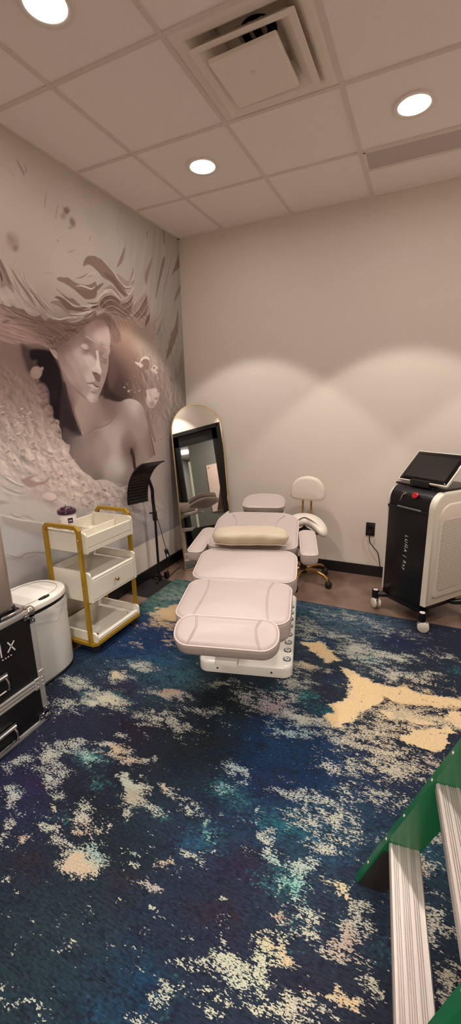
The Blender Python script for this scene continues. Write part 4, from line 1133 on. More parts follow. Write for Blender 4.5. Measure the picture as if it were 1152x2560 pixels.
for z in (0.225, 0.50, 0.775): step(z).build('step', M['tread'], ld_)
w = MB(); zt = HT + 0.002; yc = -WID / 2
w.puff(rrect(LEAN * HT - 0.06, LEAN * HT + 0.20, yc - 0.22, yc + 0.22, 0.03, 5), zt, zt + 0.045, 0.01, 0.006, 0, 3); w.build('top_cap', M['green'], ld_)
xr0, xr1 = LEAN * HT + 0.12, LEAN * HT + 0.12 + 0.34
for y, sgn in ((0.0, -1), (-WID, 1)):
    w = MB(); a = Vector((xr1, y - sgn * 0.0, 0.013)); b = Vector((xr0, y + sgn * TAP * HT, HT))
    w.bar([tuple(a), tuple(b)], 0.045, 0.025, (0, 1, 0)); w.build('rear_rail', M['green'], ld_)
for z in (0.3, 0.6, 0.9):
    k = z / HT; x = xr1 + (xr0 - xr1) * k
    w = MB(); w.tube([(x, -TAP * z - 0.01, z), (x, -WID + TAP * z + 0.01, z)], 0.012, 10); w.build('rear_bar', M['alu'], ld_)
for y, sgn in ((0.0, -1), (-WID, 1)):
    z = 0.62; k = z / HT; w = MB(); w.bar([(LEAN * z + 0.05, y + sgn * (TAP * z - 0.0), z), (xr1 + (xr0 - xr1) * k, y + sgn * TAP * z, z + 0.02)], 0.02, 0.004, (0, 1, 0)); w.build('spreader', M['alu'], ld_)

# ------------------------------------------------------------------ painted patterns (printed mural, woven rug)
def srgb_lin(c):
    c = np.asarray(c, float) / 255.0
    return np.where(c <= 0.04045, c / 12.92, ((c + 0.055) / 1.055) ** 2.4)
def sd_poly(px, py, P):
    """signed distance to a polygon, negative inside"""
    P = np.asarray(P, float); d = np.full(px.shape, 1e9); ins = np.zeros(px.shape, bool)
    n = len(P)
    for i in range(n):
        a = P[i]; b = P[(i + 1) % n]; e = b - a; wx = px - a[0]; wy = py - a[1]
        t = np.clip((wx * e[0] + wy * e[1]) / (e @ e + 1e-12), 0, 1)
        d = np.minimum(d, (wx - t * e[0]) ** 2 + (wy - t * e[1]) ** 2)
        c = ((a[1] <= py) & (b[1] > py)) | ((a[1] > py) & (b[1] <= py))
        xi = a[0] + (py - a[1]) / (e[1] if abs(e[1]) > 1e-12 else 1e-12) * e[0]
        ins ^= c & (px < xi)
    d = np.sqrt(d); return np.where(ins, -d, d)
def sd_line(px, py, P, W):
    P = np.asarray(P, float); best = np.full(px.shape, 1e9)
    W = W if isinstance(W, (list, tuple)) else [W] * len(P)
    for i in range(len(P) - 1):
        a, b = P[i], P[i + 1]; e = b - a; wx = px - a[0]; wy = py - a[1]
        t = np.clip((wx * e[0] + wy * e[1]) / (e @ e + 1e-12), 0, 1)
        d = np.sqrt((wx - t * e[0]) ** 2 + (wy - t * e[1]) ** 2) - 0.5 * (W[i] + (W[i + 1] - W[i]) * t)
        best = np.minimum(best, d)
    return best
def smooth_line(P, W):
    """Catmull-Rom refinement so strokes flow"""
    P = np.asarray(P, float)
    W = list(W) if isinstance(W, (list, tuple)) else [W] * len(P)
    if len(P) < 3: return P, W
    o = []; ow = []
    for i in range(len(P) - 1):
        p0, p1, p2, p3 = P[max(i - 1, 0)], P[i], P[i + 1], P[min(i + 2, len(P) - 1)]
        for k in range(5):
            t = k / 5
            o.append(0.5 * (2 * p1 + (p2 - p0) * t + (2 * p0 - 5 * p1 + 4 * p2 - p3) * t * t + (3 * p1 - p0 - 3 * p2 + p3) * t ** 3)); ow.append(W[i] + (W[i + 1] - W[i]) * t)
    o.append(P[-1]); ow.append(W[-1]); return np.array(o), ow
def smooth_loop(P):
    P = np.asarray(P, float); n = len(P); o = []
    for i in range(n):
        p0, p1, p2, p3 = P[i - 1], P[i], P[(i + 1) % n], P[(i + 2) % n]
        for k in range(3):
            t = k / 3
            o.append(0.5 * (2 * p1 + (p2 - p0) * t + (2 * p0 - 5 * p1 + 4 * p2 - p3) * t * t + (3 * p1 - p0 - 3 * p2 + p3) * t ** 3))
    return np.array(o)
def ramp(d, soft):
    t = np.clip(0.5 - d / (2 * soft + 1e-9), 0, 1); return t * t * (3 - 2 * t)
def field(px, py, seeds, sig):
    num = np.zeros(px.shape + (3,)); den = np.zeros(px.shape)
    for (a, b), c in seeds:
        w = np.exp(-((px - a) ** 2 + (py - b) ** 2) / (2 * sig * sig)) + 1e-7 / ((px - a) ** 2 + (py - b) ** 2 + 0.01)
        num += w[..., None] * np.asarray(c, float); den += w
    return num / den[..., None]
def vnoise(x, y, seed):
    """smooth lattice noise, -1..1"""
    xi = np.floor(x).astype(np.int64); yi = np.floor(y).astype(np.int64); fx_ = x - xi; fy_ = y - yi
    def h(a, b):
        n = (a * 374761393 + b * 668265263 + seed * 974634777) & 0xFFFFFFFF
        n = ((n ^ (n >> 13)) * 1274126177) & 0xFFFFFFFF
        return ((n ^ (n >> 16)) & 0xFFFF) / 32767.5 - 1.0
    u = fx_ * fx_ * (3 - 2 * fx_); v = fy_ * fy_ * (3 - 2 * fy_)
    return (h(xi, yi) * (1 - u) + h(xi + 1, yi) * u) * (1 - v) + (h(xi, yi + 1) * (1 - u) + h(xi + 1, yi + 1) * u) * v
UM = 1 / 2000.0
def unpack(P): return np.asarray(P, float).reshape(-1, 2) * UM
def unseed(L): return [((a[0] * UM, a[1] * UM), a[2:5]) for a in L]
def paint(px, py, seeds, items, sig):
    """px, py: sample positions in metres on the wall; returns sRGB 0-255"""
    C = field(px, py, unseed(seeds), sig)
    for it in items:
        t = it[0]
        if t == 'b':
            _, col, soft, op, B = it; B = np.asarray(B, float) * UM
            e = np.hypot(B[2:4], B[4:6]); m = e.max() * (1 + soft); P = np.array([B[:2]])
        elif t == 'p': _, col, soft, op, P = it; soft *= UM; P = smooth_loop(unpack(P)); m = soft
        elif t == 'q': _, sd, soft, sg, P = it; soft *= UM; sg *= UM; P = smooth_loop(unpack(P)); m = soft; op = 1; sd = unseed(sd)
        elif t == 'n': _, amp, soft, ang, ln, wd, P = it; soft *= UM; P = smooth_loop(unpack(P)); m = soft; op = 1
        else:
            _, col, soft, op, W, P = it; soft *= UM; W = [w * UM for w in W] if isinstance(W, list) else W * UM
            P, W = smooth_line(unpack(P), W); m = soft + max(W)
        lo = P.min(0) - m - 0.002; hi = P.max(0) + m + 0.002
        k = np.nonzero((px >= lo[0]) & (px <= hi[0]) & (py >= lo[1]) & (py <= hi[1]))[0]
        if len(k) == 0: continue
        x, y = px[k], py[k]
        if t == 's': a = ramp(sd_line(x, y, P, W), soft)
        elif t == 'b':
            Mi = np.linalg.inv(np.array([[B[2], B[4]], [B[3], B[5]]]))
            dx, dy = x - B[0], y - B[1]; q = np.hypot(Mi[0, 0] * dx + Mi[0, 1] * dy, Mi[1, 0] * dx + Mi[1, 1] * dy)
            a = ramp(q - (1 - soft * 0.5), soft)
        else: a = ramp(sd_poly(x, y, P), soft)
        if t == 'n':
            r = math.radians(ang); u = (x * math.cos(r) + y * math.sin(r)) / (ln * UM); v = (-x * math.sin(r) + y * math.cos(r)) / (wd * UM)
            g = 0
            for o in range(3 if ln < 2.5 * wd else 2):
                f = 1.9 ** o
                g = g + (vnoise(u * f + 11.3 * o, v * f, 5 + o) - vnoise(u * f + 0.22 + 11.3 * o, v * f + 0.38, 5 + o)) / f ** 0.55
            C[k] = C[k] * (1 + amp * a * np.clip(g, -1, 0.8) * 0.62)[:, None]
            continue
        a = (a * op)[:, None]
        c = field(x, y, sd, sg) if t == 'q' else np.asarray(col, float)
        C[k] = C[k] * (1 - a) + c * a
    return C
MURAL_SEEDS = [(-3459,5770,166,150,136),(-3056,5680,165,150,137),(-3410,5191,168,152,138),(-2772,5587,165,150,138),(-2053,5671,160,146,135),(-1353,5653,155,142,133),(-341,5795,150,137,128),(-3171,4989,174,155,141),(-2522,5049,172,156,141),(-2928,4621,174,157,142),(-1882,5129,165,150,138),(-1743,4848,164,148,136),(-1203,5258,158,144,134),(-665,5096,148,135,127),(-184,4812,146,134,127),(-1161,4748,160,144,132),(-513,4228,144,131,122),(-179,3491,128,115,104),(-3448,4662,168,145,132),(-3364,4518,168,148,134),(-3222,4334,162,143,130),(-3648,4410,160,140,127),(-2981,4290,172,154,140),(-2643,4256,170,152,138),(-3729,4232,185,166,152),(-3530,4188,180,160,146),(-3744,3860,108,82,73),(-3298,3874,112,86,76),(-2820,4033,118,92,82),(-3782,3644,104,79,70),(-3843,3296,124,97,86),(-3721,3075,134,108,97),(-3963,2900,162,139,126),(-3792,2661,175,152,138),(-3999,2403,185,165,151),(-3604,2400,185,160,147),(-3316,2206,186,161,148),(-2983,2043,190,166,152),(-3912,1956,180,163,151),(-4162,1772,178,163,152),(-4101,1508,160,148,141),(-2625,1740,185,162,149),(-2172,1712,180,158,146),(-1902,1456,170,150,140),(-3870,1172,160,147,140),(-3344,3594,84,64,58),(-3542,3120,110,86,77),(-3531,2835,160,134,121),(-1748,4128,150,117,99),(-1521,3981,160,127,109),(-1795,3778,122,93,80),(-1978,3475,72,53,49),(-1479,3499,126,98,87),(-1106,3839,172,148,132),(-860,3396,152,126,114),(-550,3888,150,134,124),(-575,3052,152,130,120),(-1001,2712,160,136,126),(-860,2275,165,143,132),(-1083,3056,140,114,104),(-1095,1350,165,146,136),(-698,1264,150,133,124),(-1751,926,165,152,146),(-893,757,160,146,138),(-1230,4198,140,120,108),(-2593,1361,176,162,154),(-3607,1627,178,163,152),(-3239,1358,170,158,150)]
MURAL = [('s',(124,101,90),17,0.9,[10,19,25,12],[-3371,5658,-3343,5619,-3314,5589,-3300,5551]),
('s',(128,106,95),11,0.9,[6,13,8],[-3270,5659,-3257,5621,-3271,5585]),
('s',(140,122,111),8,0.8,[5,9,5],[-3481,5511,-3462,5502,-3445,5491]),
('s',(134,118,107),8,0.85,[3,10,14,5],[-2981,5526,-3008,5460,-3032,5396,-3052,5324]),
('s',(148,131,120),7,0.7,7,[-3068,5515,-3049,5454]),
('s',(138,120,109),11,0.85,[10,14,11],[-2833,5430,-2868,5341,-2899,5263]),
('b',(122,95,84),0.5,0.95,[-2698,5415,66,23,-8,-52]),
('b',(138,112,100),0.7,0.8,[-2762,5333,65,22,-7,-47]),
('b',(126,100,88),0.5,0.9,[-2616,5313,60,33,27,-56]),
('b',(140,116,104),0.6,0.8,[-2666,5236,48,15,-3,-21]),
('s',(112,84,73),10,0.8,[6,10,7],[-2739,5435,-2701,5394,-2646,5433]),
('b',(138,114,102),0.8,0.85,[-3571,4816,90,44,17,-90]),
('b',(124,100,89),0.7,0.85,[-3544,4754,45,0,-29,-51]),
('b',(132,108,97),0.8,0.6,[-3607,4845,44,13,-9,-51]),
('b',(140,114,103),0.8,0.8,[-2904,5016,19,6,-3,-19]),
('b',(146,120,108),0.8,0.8,[-2695,4961,75,29,1,-13]),
('b',(146,122,110),0.8,0.7,[-2312,5220,22,4,-15,-38]),
('b',(148,124,112),0.8,0.7,[-2640,4993,21,6,-2,-10]),
('s',(140,116,104),4,0.7,[2,3,2],[-3580,4641,-3572,4593]),
('s',(140,116,104),4,0.7,2,[-3497,4688,-3487,4678]),
('s',(146,122,110),9,0.7,3,[-3204,4576,-3138,4601,-3059,4618]),
('s',(140,126,116),23,0.5,12,[-1590,5835,-1673,5636,-1730,5490]),
('p',(142,119,108),13,1.0,[-3765,4583,-3733,4535,-3709,4500,-3679,4433,-3659,4371,-3646,4277,-3682,4299,-3739,4328,-3814,4308]),
('p',(108,84,75),7,0.7,[-3765,4583,-3741,4549,-3710,4492,-3688,4415,-3673,4351,-3710,4376,-3738,4452,-3778,4507]),
('p',(84,62,55),6,1.0,[-3785,4469,-3774,4427,-3770,4375,-3783,4368,-3793,4423]),
('s',(130,106,95),12,1.0,[11,27,34,38,27,8],[-3628,4516,-3583,4439,-3528,4379,-3462,4306,-3405,4233,-3371,4190]),
('s',(130,106,95),6,1.0,[6,15,17,6],[-3630,4415,-3607,4366,-3582,4320,-3565,4293]),
('s',(134,110,99),6,1.0,[4,11,19,10],[-3485,4530,-3469,4431,-3436,4360,-3395,4324]),
('s',(200,180,165),8,0.8,[4,11,16,8],[-3481,4393,-3434,4333,-3362,4277,-3313,4214]),
('s',(128,103,92),6,1.0,[9,29,27,20,6],[-3423,4367,-3359,4295,-3296,4240,-3242,4199,-3196,4172]),
('s',(130,106,95),7,1.0,[9,21,25,19,4],[-3334,4341,-3253,4280,-3188,4223,-3117,4184,-3068,4164]),
('s',(200,180,165),7,0.8,[7,14,14,7],[-3285,4310,-3219,4259,-3152,4206,-3093,4174]),
('s',(150,128,117),15,0.7,[20,31,20],[-3475,4228,-3402,4179,-3325,4143]),
('b',(188,168,153),0.9,0.8,[-3748,4218,115,7,-20,-54]),
('b',(186,166,151),0.9,0.6,[-3491,4137,149,-38,-21,-27]),
('p',(124,97,86),10,1.0,[-3856,4072,-3551,4059,-3019,4053,-2589,4135,-2393,4232,-2198,4318,-2045,4363,-2008,4200,-2081,4058,-2161,4177,-2274,4188,-2390,4161,-2507,4099,-2623,4021,-2736,3946,-2832,3883,-2949,3827,-3050,3774,-3114,3726,-3244,3735,-3375,3769,-3520,3793,-3661,3799,-3893,3785]),
('s',(196,175,160),6,0.7,[2,9,9,9,2],[-3707,4489,-3658,4410,-3588,4324,-3493,4230,-3387,4169]),
('s',(126,102,91),8,0.75,[2,12,12,12,2],[-3722,4480,-3675,4401,-3605,4315,-3510,4222,-3405,4161]),
('s',(196,175,160),6,0.7,[2,8,8,2],[-3519,4536,-3481,4433,-3429,4340,-3350,4249]),
('s',(126,102,91),8,0.75,[2,11,11,2],[-3535,4526,-3498,4424,-3446,4331,-3369,4240]),
('s',(196,175,160),6,0.7,[2,9,9,2],[-3428,4410,-3335,4342,-3228,4254,-3112,4181]),
('s',(126,102,91),9,0.75,[2,11,11,2],[-3446,4401,-3353,4333,-3247,4244,-3132,4172]),
('p',(124,97,86),8,1.0,[-3844,4134,-3790,4126,-3734,4124,-3682,4150,-3653,4130,-3605,4125,-3538,4128,-3466,4080,-3396,4076,-3332,4101,-3292,4121,-3247,4054,-3168,4109,-3107,4085,-3011,4100,-2924,4129,-2815,4101,-2708,4131,-2595,4176,-2332,4309,-2364,4089,-2387,3933,-3218,3805,-3912,3752]),
('s',(96,72,64),7,0.8,[2,9,10,7,2],[-3852,4094,-3733,4068,-3585,4050,-3403,4034,-3231,4038]),
('s',(150,122,110),6,0.5,[1,3,4,3,1],[-3839,4079,-3720,4054,-3571,4035,-3388,4018,-3215,4021]),
('s',(96,72,64),7,0.8,[2,9,10,7],[-3868,4003,-3711,4012,-3513,4008,-3286,4006]),
('s',(150,122,110),6,0.5,[1,3,4,3],[-3855,3989,-3698,3997,-3498,3992,-3270,3989]),
('s',(96,72,64),7,0.8,[2,9,10],[-3859,3937,-3668,3949,-3416,3959]),
('s',(150,122,110),6,0.5,[1,3,4],[-3847,3922,-3654,3933,-3401,3943]),
('s',(96,72,64),8,0.8,[2,11,12,8],[-3179,4041,-2962,4064,-2761,4074,-2522,4140]),
('s',(150,122,110),7,0.5,[1,4,5,4],[-3163,4024,-2944,4047,-2742,4056,-2501,4122]),
('b',(84,60,52),0.8,0.8,[-3804,3959,65,17,0,-19]),
('b',(100,75,66),0.8,0.7,[-3731,4017,97,5,-5,-14]),
('s',(200,178,162),3,1.0,[3,7,3],[-3789,4103,-3731,4077,-3666,4056]),
('s',(200,178,162),3,1.0,[3,7,2],[-3543,4132,-3502,4104,-3466,4082]),
('s',(200,178,162),3,1.0,[4,8,3],[-3320,4116,-3285,4090,-3247,4055]),
('s',(200,178,162),3,1.0,[3,6,2],[-3212,4113,-3164,4095,-3110,4084]),
('s',(200,178,162),3,1.0,[3,4,3,2],[-3844,4139,-3773,4136,-3711,4134,-3664,4149]),
('s',(200,178,162),3,1.0,[2,3,1],[-3666,4054,-3629,4047,-3597,4044]),
('s',(203,181,164),6,1.0,[4,12,17,14,14,12,7],[-3215,4134,-3117,4108,-3010,4107,-2894,4144,-2745,4176,-2586,4235,-2417,4305]),
('n',0.24,22,-5.06,188,19,[-3848,4115,-3640,4110,-3398,4062,-3178,4050,-2757,4100,-2338,4265,-2387,3933,-3218,3805,-3917,3726]),
('n',0.09,40,-49.86,262,30,[-3814,4304,-3715,4523,-3603,4568,-3445,4471,-3272,4385,-3024,4190,-3216,4129,-3524,4140,-3843,4141]),
('n',0.13,25,-9.76,186,20,[-3140,4283,-3007,4460,-2710,4405,-2468,4390,-2315,4419,-2332,4309,-2624,4187,-2863,4158]),
('p',(130,105,93),6,1.0,[-2991,4577,-2937,4606,-2874,4615,-2802,4635,-2734,4617,-2650,4601,-2528,4611,-2399,4642,-2274,4701,-2301,4517,-2376,4470,-2484,4443,-2575,4457,-2687,4504,-2770,4529,-2877,4553,-2951,4557]),
('p',(116,90,79),13,0.8,[-2690,4528,-2571,4534,-2410,4568,-2288,4604,-2301,4517,-2484,4443,-2575,4457]),
('s',(204,183,167),4,1.0,[5,14,15,13,5],[-2667,4563,-2570,4589,-2470,4588,-2374,4594,-2308,4626]),
('s',(92,68,60),5,1.0,5,[-2498,4508,-2417,4520,-2341,4546]),
('s',(150,124,112),6,0.7,4,[-2767,4590,-2686,4559,-2600,4537]),
('p',(140,116,105),7,1.0,[-3144,4273,-3070,4311,-2975,4324,-2884,4293,-2823,4235,-2789,4175,-2885,4199,-2987,4250,-3078,4265]),
('p',(114,88,78),5,1.0,[-3062,4347,-3007,4375,-2927,4370,-2835,4336,-2755,4302,-2665,4308,-2555,4333,-2444,4340,-2319,4391,-2324,4359,-2482,4299,-2643,4258,-2763,4250,-2877,4250,-2958,4308,-3012,4346]),
('p',(128,103,92),5,1.0,[-3023,4457,-2982,4447,-2906,4415,-2813,4390,-2754,4401,-2679,4366,-2609,4333,-2722,4328,-2860,4361,-2942,4403]),
('s',(206,184,168),4,1.0,[4,7,8,7,4],[-2983,4442,-2930,4395,-2854,4352,-2752,4317,-2626,4317]),
('s',(210,188,171),4,1.0,[4,11,13,11,6],[-2835,4205,-2717,4215,-2599,4248,-2516,4283,-2433,4308]),
('s',(206,184,167),4,1.0,[4,9,11,7],[-2577,4293,-2478,4324,-2398,4328,-2346,4344]),
('s',(88,64,56),5,0.9,[3,6,8,4],[-2816,4186,-2697,4198,-2570,4237,-2453,4283]),
('s',(212,190,173),4,1.0,[2,6,6,4],[-2929,4118,-2829,4104,-2723,4129,-2634,4167]),
('s',(96,72,63),5,1.0,[3,8,5],[-2575,4205,-2490,4245,-2406,4270]),
('p',(128,104,93),6,1.0,[-2498,4841,-2471,4908,-2387,4985,-2279,5021,-2214,5022,-2236,4866,-2323,4886,-2402,4884]),
('s',(136,111,100),6,1.0,[3,15,15,8],[-2655,4662,-2578,4684,-2504,4720,-2435,4766]),
('s',(140,115,104),5,1.0,[5,10,4],[-2442,4719,-2374,4759,-2325,4762]),
('s',(198,178,162),5,1.0,[4,7,4],[-2448,4733,-2362,4784,-2260,4819]),
('s',(74,53,45),4,1.0,[4,9,7],[-2487,4395,-2411,4403,-2318,4424]),
('s',(72,52,44),5,1.0,[5,15,11],[-2418,4352,-2367,4372,-2307,4388]),
('s',(206,185,168),4,1.0,[3,7,4],[-2504,4363,-2424,4369,-2338,4399]),
('p',(150,125,113),11,1.0,[-2272,4437,-2183,4541,-2042,4605,-1904,4610,-1788,4565,-1658,4597,-1515,4689,-1402,4865,-1441,4703,-1509,4562,-1340,4633,-1182,4756,-1083,4803,-1073,4643,-1026,4515,-1133,4360,-1244,4261,-1476,4294,-1608,4319,-1744,4273,-1908,4291,-2100,4332,-2248,4348,-2385,4278,-2427,4231,-2554,4188,-2473,4269]),
('p',(112,86,76),14,1.0,[-2244,4437,-2166,4533,-2024,4597,-1886,4595,-1792,4540,-1823,4466,-2032,4404,-2225,4382]),
('p',(116,90,80),23,0.8,[-1796,4508,-1615,4593,-1467,4711,-1509,4562,-1549,4426,-1694,4325,-1840,4339,-2039,4355,-2093,4382]),
('p',(104,79,70),22,0.6,[-1330,4529,-1191,4688,-1096,4760,-1086,4641,-1128,4497,-1250,4409,-1395,4386,-1460,4415]),
('p',(128,103,91),7,1.0,[-2489,4879,-2438,4952,-2373,4997,-2293,5015,-2186,5025,-2087,5014,-1991,4968,-1882,4913,-1802,4837,-1696,4788,-1581,4688,-1652,4638,-1744,4661,-1832,4697,-1941,4769,-2110,4789,-2229,4852,-2347,4887,-2432,4883]),
('p',(110,84,74),13,0.8,[-2098,4872,-1948,4862,-1836,4817,-1744,4741,-1647,4674,-1693,4652,-1792,4694,-1884,4758,-2033,4807]),
('s',(196,173,156),5,1.0,[3,8,14,16,18,16,10],[-2122,5028,-1972,4964,-1835,4891,-1723,4819,-1612,4779,-1510,4810,-1394,4893]),
('s',(198,176,160),5,1.0,[5,14,15,7],[-1661,4734,-1558,4692,-1472,4761,-1392,4855]),
('p',(140,116,104),10,0.7,[-1822,4916,-1722,4904,-1600,4871,-1488,4890,-1394,4931,-1401,4872,-1543,4809,-1652,4797,-1751,4836]),
('s',(108,83,73),7,1.0,[5,13,10],[-1699,4762,-1614,4762,-1512,4790]),
('p',(146,120,108),8,1.0,[-2152,4629,-2049,4692,-1957,4730,-1853,4693,-1779,4635,-1735,4576,-1817,4585,-1938,4651,-2054,4660]),
('s',(204,182,165),6,1.0,[5,14,19,16,6],[-2144,4619,-1975,4667,-1881,4632,-1805,4593,-1726,4565]),
('s',(204,182,165),8,1.0,[5,15,18,6],[-2304,4460,-2201,4550,-2078,4622,-2000,4632]),
('s',(80,58,50),4,1.0,[4,10,9,4],[-2489,4396,-2401,4405,-2309,4427,-2261,4451]),
('s',(80,58,50),6,1.0,[4,15,12],[-2408,4360,-2345,4366,-2277,4401]),
('s',(204,182,165),6,1.0,[6,10,7],[-2630,4342,-2530,4347,-2422,4378]),
('s',(206,184,167),6,1.0,[4,11,11,6],[-2653,4194,-2562,4249,-2454,4284,-2359,4335]),
('s',(88,65,57),7,1.0,[4,11,9],[-2569,4202,-2476,4252,-2380,4308]),
('p',(122,97,85),6,1.0,[-2601,4534,-2501,4539,-2393,4578,-2277,4648,-2115,4730,-2164,4673,-2267,4593,-2312,4527,-2391,4471,-2514,4453,-2609,4478]),
('s',(204,183,167),4,1.0,[6,14,13,4],[-2592,4590,-2492,4596,-2391,4587,-2295,4644]),
('s',(172,145,130),6,0.7,[2,6,5,2],[-2192,4352,-2101,4326,-2011,4274,-1974,4182]),
('s',(112,87,77),6,0.7,[2,6,5,2],[-2150,4355,-2059,4326,-1967,4273,-1930,4178]),
('s',(172,145,130),6,0.7,[2,6,5,2],[-2108,4357,-2016,4326,-1923,4271,-1886,4175]),
('s',(112,87,77),6,0.7,[2,6,5,2],[-2065,4360,-1972,4326,-1879,4269,-1840,4171]),
('s',(172,145,130),6,0.7,[2,6,5,2],[-2022,4363,-1928,4326,-1833,4268,-1795,4167]),
('s',(112,87,77),7,0.7,[2,7,5,2],[-1978,4365,-1883,4326,-1788,4266,-1748,4164]),
('s',(172,145,130),7,0.7,[2,7,5,2],[-1934,4368,-1838,4326,-1741,4264,-1701,4160]),
('s',(112,87,77),7,0.7,[2,7,5,2],[-1889,4371,-1792,4326,-1694,4262,-1654,4156]),
('s',(172,145,130),7,0.7,[3,7,5,3],[-1844,4373,-1746,4326,-1646,4261,-1605,4152]),
('n',0.24,23,-19.89,215,25,[-2272,4437,-2042,4605,-1787,4578,-1515,4689,-1402,4865,-1340,4633,-1078,4804,-1039,4512,-1244,4261,-1608,4319,-1908,4291,-2248,4348,-2385,4278]),
('n',0.1,15,-24.09,269,24,[-2482,4881,-2328,5009,-2087,5014,-1882,4913,-1581,4688,-1756,4652,-2110,4789,-2383,4868]),
('n',0.06,113,-103.84,529,76,[-1719,5369,-8,6021,-26,4290,-1108,4152,-979,4797,-1372,5100]),
('s',(196,172,156),6,0.75,[2,11,11,11,2],[-2254,4435,-2147,4537,-2005,4595,-1867,4593,-1770,4550]),
('s',(96,71,63),8,0.7,[2,11,11,11,2],[-2241,4421,-2134,4523,-1991,4581,-1852,4579,-1755,4536]),
('s',(196,172,156),6,0.75,[2,9,9,9,2],[-2223,4394,-2076,4504,-1935,4531,-1819,4492,-1719,4460]),
('s',(96,71,63),8,0.7,[2,9,9,9,2],[-2210,4380,-2062,4490,-1921,4517,-1805,4477,-1704,4445]),
('s',(196,172,156),6,0.75,[2,10,10,10,2],[-2171,4368,-2007,4445,-1847,4437,-1706,4399,-1555,4386]),
('s',(96,71,63),8,0.7,[2,10,10,10,2],[-2158,4353,-1993,4431,-1833,4422,-1691,4384,-1539,4371]),
('s',(196,172,156),7,0.75,[2,8,8,2],[-2098,4345,-1896,4379,-1713,4347,-1560,4346]),
('s',(96,71,63),8,0.7,[2,8,8,2],[-2085,4330,-1882,4364,-1698,4332,-1544,4331]),
('s',(196,172,156),7,0.75,[3,12,12,3],[-1752,4529,-1593,4597,-1467,4711,-1405,4839]),
('s',(96,71,63),8,0.7,[3,12,12,3],[-1737,4514,-1577,4582,-1451,4696,-1389,4825]),
('s',(196,172,156),7,0.75,[3,10,3],[-1721,4447,-1532,4558,-1449,4676]),
('s',(96,71,63),9,0.7,[3,10,3],[-1706,4432,-1516,4543,-1433,4661]),
('s',(196,172,156),7,0.75,[3,13,13,3],[-1556,4373,-1356,4512,-1192,4674,-1085,4789]),
('s',(96,71,63),9,0.7,[3,13,13,3],[-1540,4357,-1339,4496,-1175,4659,-1067,4774]),
('s',(196,172,156),7,0.75,[3,11,3],[-1424,4342,-1241,4478,-1086,4641]),
('s',(96,71,63),9,0.7,[3,11,3],[-1407,4326,-1224,4462,-1068,4625]),
('p',(132,109,99),6,1.0,[-1576,5334,-1571,5293,-1600,5213,-1663,5106,-1800,4998,-1747,5090,-1670,5206]),
('s',(150,128,117),6,1.0,5,[-1563,5463,-1584,5338]),
('s',(120,95,84),10,1.0,[5,20,15,5],[-1395,5095,-1422,5025,-1467,4952,-1521,4889]),
('s',(184,162,147),8,0.8,[5,15,14,5],[-1380,5073,-1412,4965,-1491,4871,-1564,4817]),
('p',(134,112,102),9,1.0,[-848,5398,-878,5318,-960,5164,-1040,5012,-1074,4938,-1116,4995,-1085,5107,-988,5236]),
('p',(122,99,89),10,1.0,[-493,5508,-489,5420,-591,5227,-721,4989,-821,4774,-830,4786,-779,4949,-669,5208,-581,5389]),
('s',(132,110,100),8,1.0,[4,14,18,14,4],[-256,5594,-342,5387,-453,5162,-557,4982,-663,4830]),
('p',(118,96,87),11,1.0,[9,5681,13,5478,-185,5340,-293,5249,-194,5396,-87,5554]),
('p',(124,103,94),11,1.0,[9,5186,-1,5086,-136,4938,-260,4832,-195,4956,-90,5082]),
('p',(120,98,89),11,1.0,[-134,4742,-132,4513,-227,4264,-437,4237,-300,4396,-205,4562]),
('s',(104,86,77),9,1.0,[16,13,5],[-952,5738,-966,5683,-987,5625]),
('s',(106,89,80),28,1.0,[35,31,12],[-469,5890,-466,5797,-471,5700]),
('p',(104,80,70),8,1.0,[-1034,4506,-1064,4412,-1151,4316,-1196,4288,-1160,4383,-1095,4462]),
('s',(136,113,103),8,1.0,[4,14,16,12,4],[-625,4726,-670,4604,-809,4466,-926,4377,-1042,4276]),
('s',(128,105,95),8,1.0,[6,16,24,16],[-633,4509,-707,4396,-789,4283,-861,4198]),
('s',(146,123,112),8,1.0,[4,12,12,4],[-734,4521,-841,4418,-946,4318,-993,4255]),
('s',(182,159,144),12,0.9,[7,21,25,21,11],[-1076,4924,-1200,4805,-1332,4700,-1438,4588,-1466,4544]),
('s',(152,128,116),11,0.6,[5,14,14],[-1172,4837,-1332,4700,-1399,4621]),
('s',(172,150,137),17,0.8,[10,24,24,7],[-1375,4897,-1414,4773,-1451,4663,-1483,4592]),
('p',(120,98,89),11,1.0,[-171,4545,-153,4470,-220,4277,-375,4050,-546,3877,-632,3818,-560,3979,-436,4198,-314,4382]),
('s',(130,107,97),8,1.0,[7,20,20,8],[-709,4473,-769,4354,-818,4274,-862,4207]),
('s',(98,76,67),9,1.0,[16,19,6],[-1117,4408,-1152,4345,-1184,4294]),
('s',(140,118,107),8,1.0,[5,10,5],[-953,4422,-1007,4343,-1047,4278]),
('s',(142,120,108),8,1.0,[5,10,5],[-862,4437,-941,4341,-994,4262]),
('s',(110,89,80),10,1.0,[4,19,27,10],[-136,3783,-167,3692,-214,3607,-255,3550]),
('s',(122,101,92),7,1.0,[4,15,11],[-388,3878,-415,3796,-456,3727]),
('s',(126,104,94),15,1.0,[4,15,17,6],[-249,3605,-326,3520,-411,3462,-494,3418]),
('b',(126,102,93),0.8,0.8,[-487,3486,132,6,-7,-61]),
('b',(150,127,117),0.8,0.7,[-545,4109,101,12,-7,-65]),
('b',(100,80,72),0.6,1.0,[-584,3979,22,2,-1,-9]),
('s',(112,90,80),14,0.7,[7,18,9],[-450,4184,-495,4114,-537,4071]),
('b',(176,152,136),0.9,0.55,[-1347,3983,256,28,-16,-130]),
('b',(170,140,118),0.9,0.4,[-1675,4146,213,29,-16,-123]),
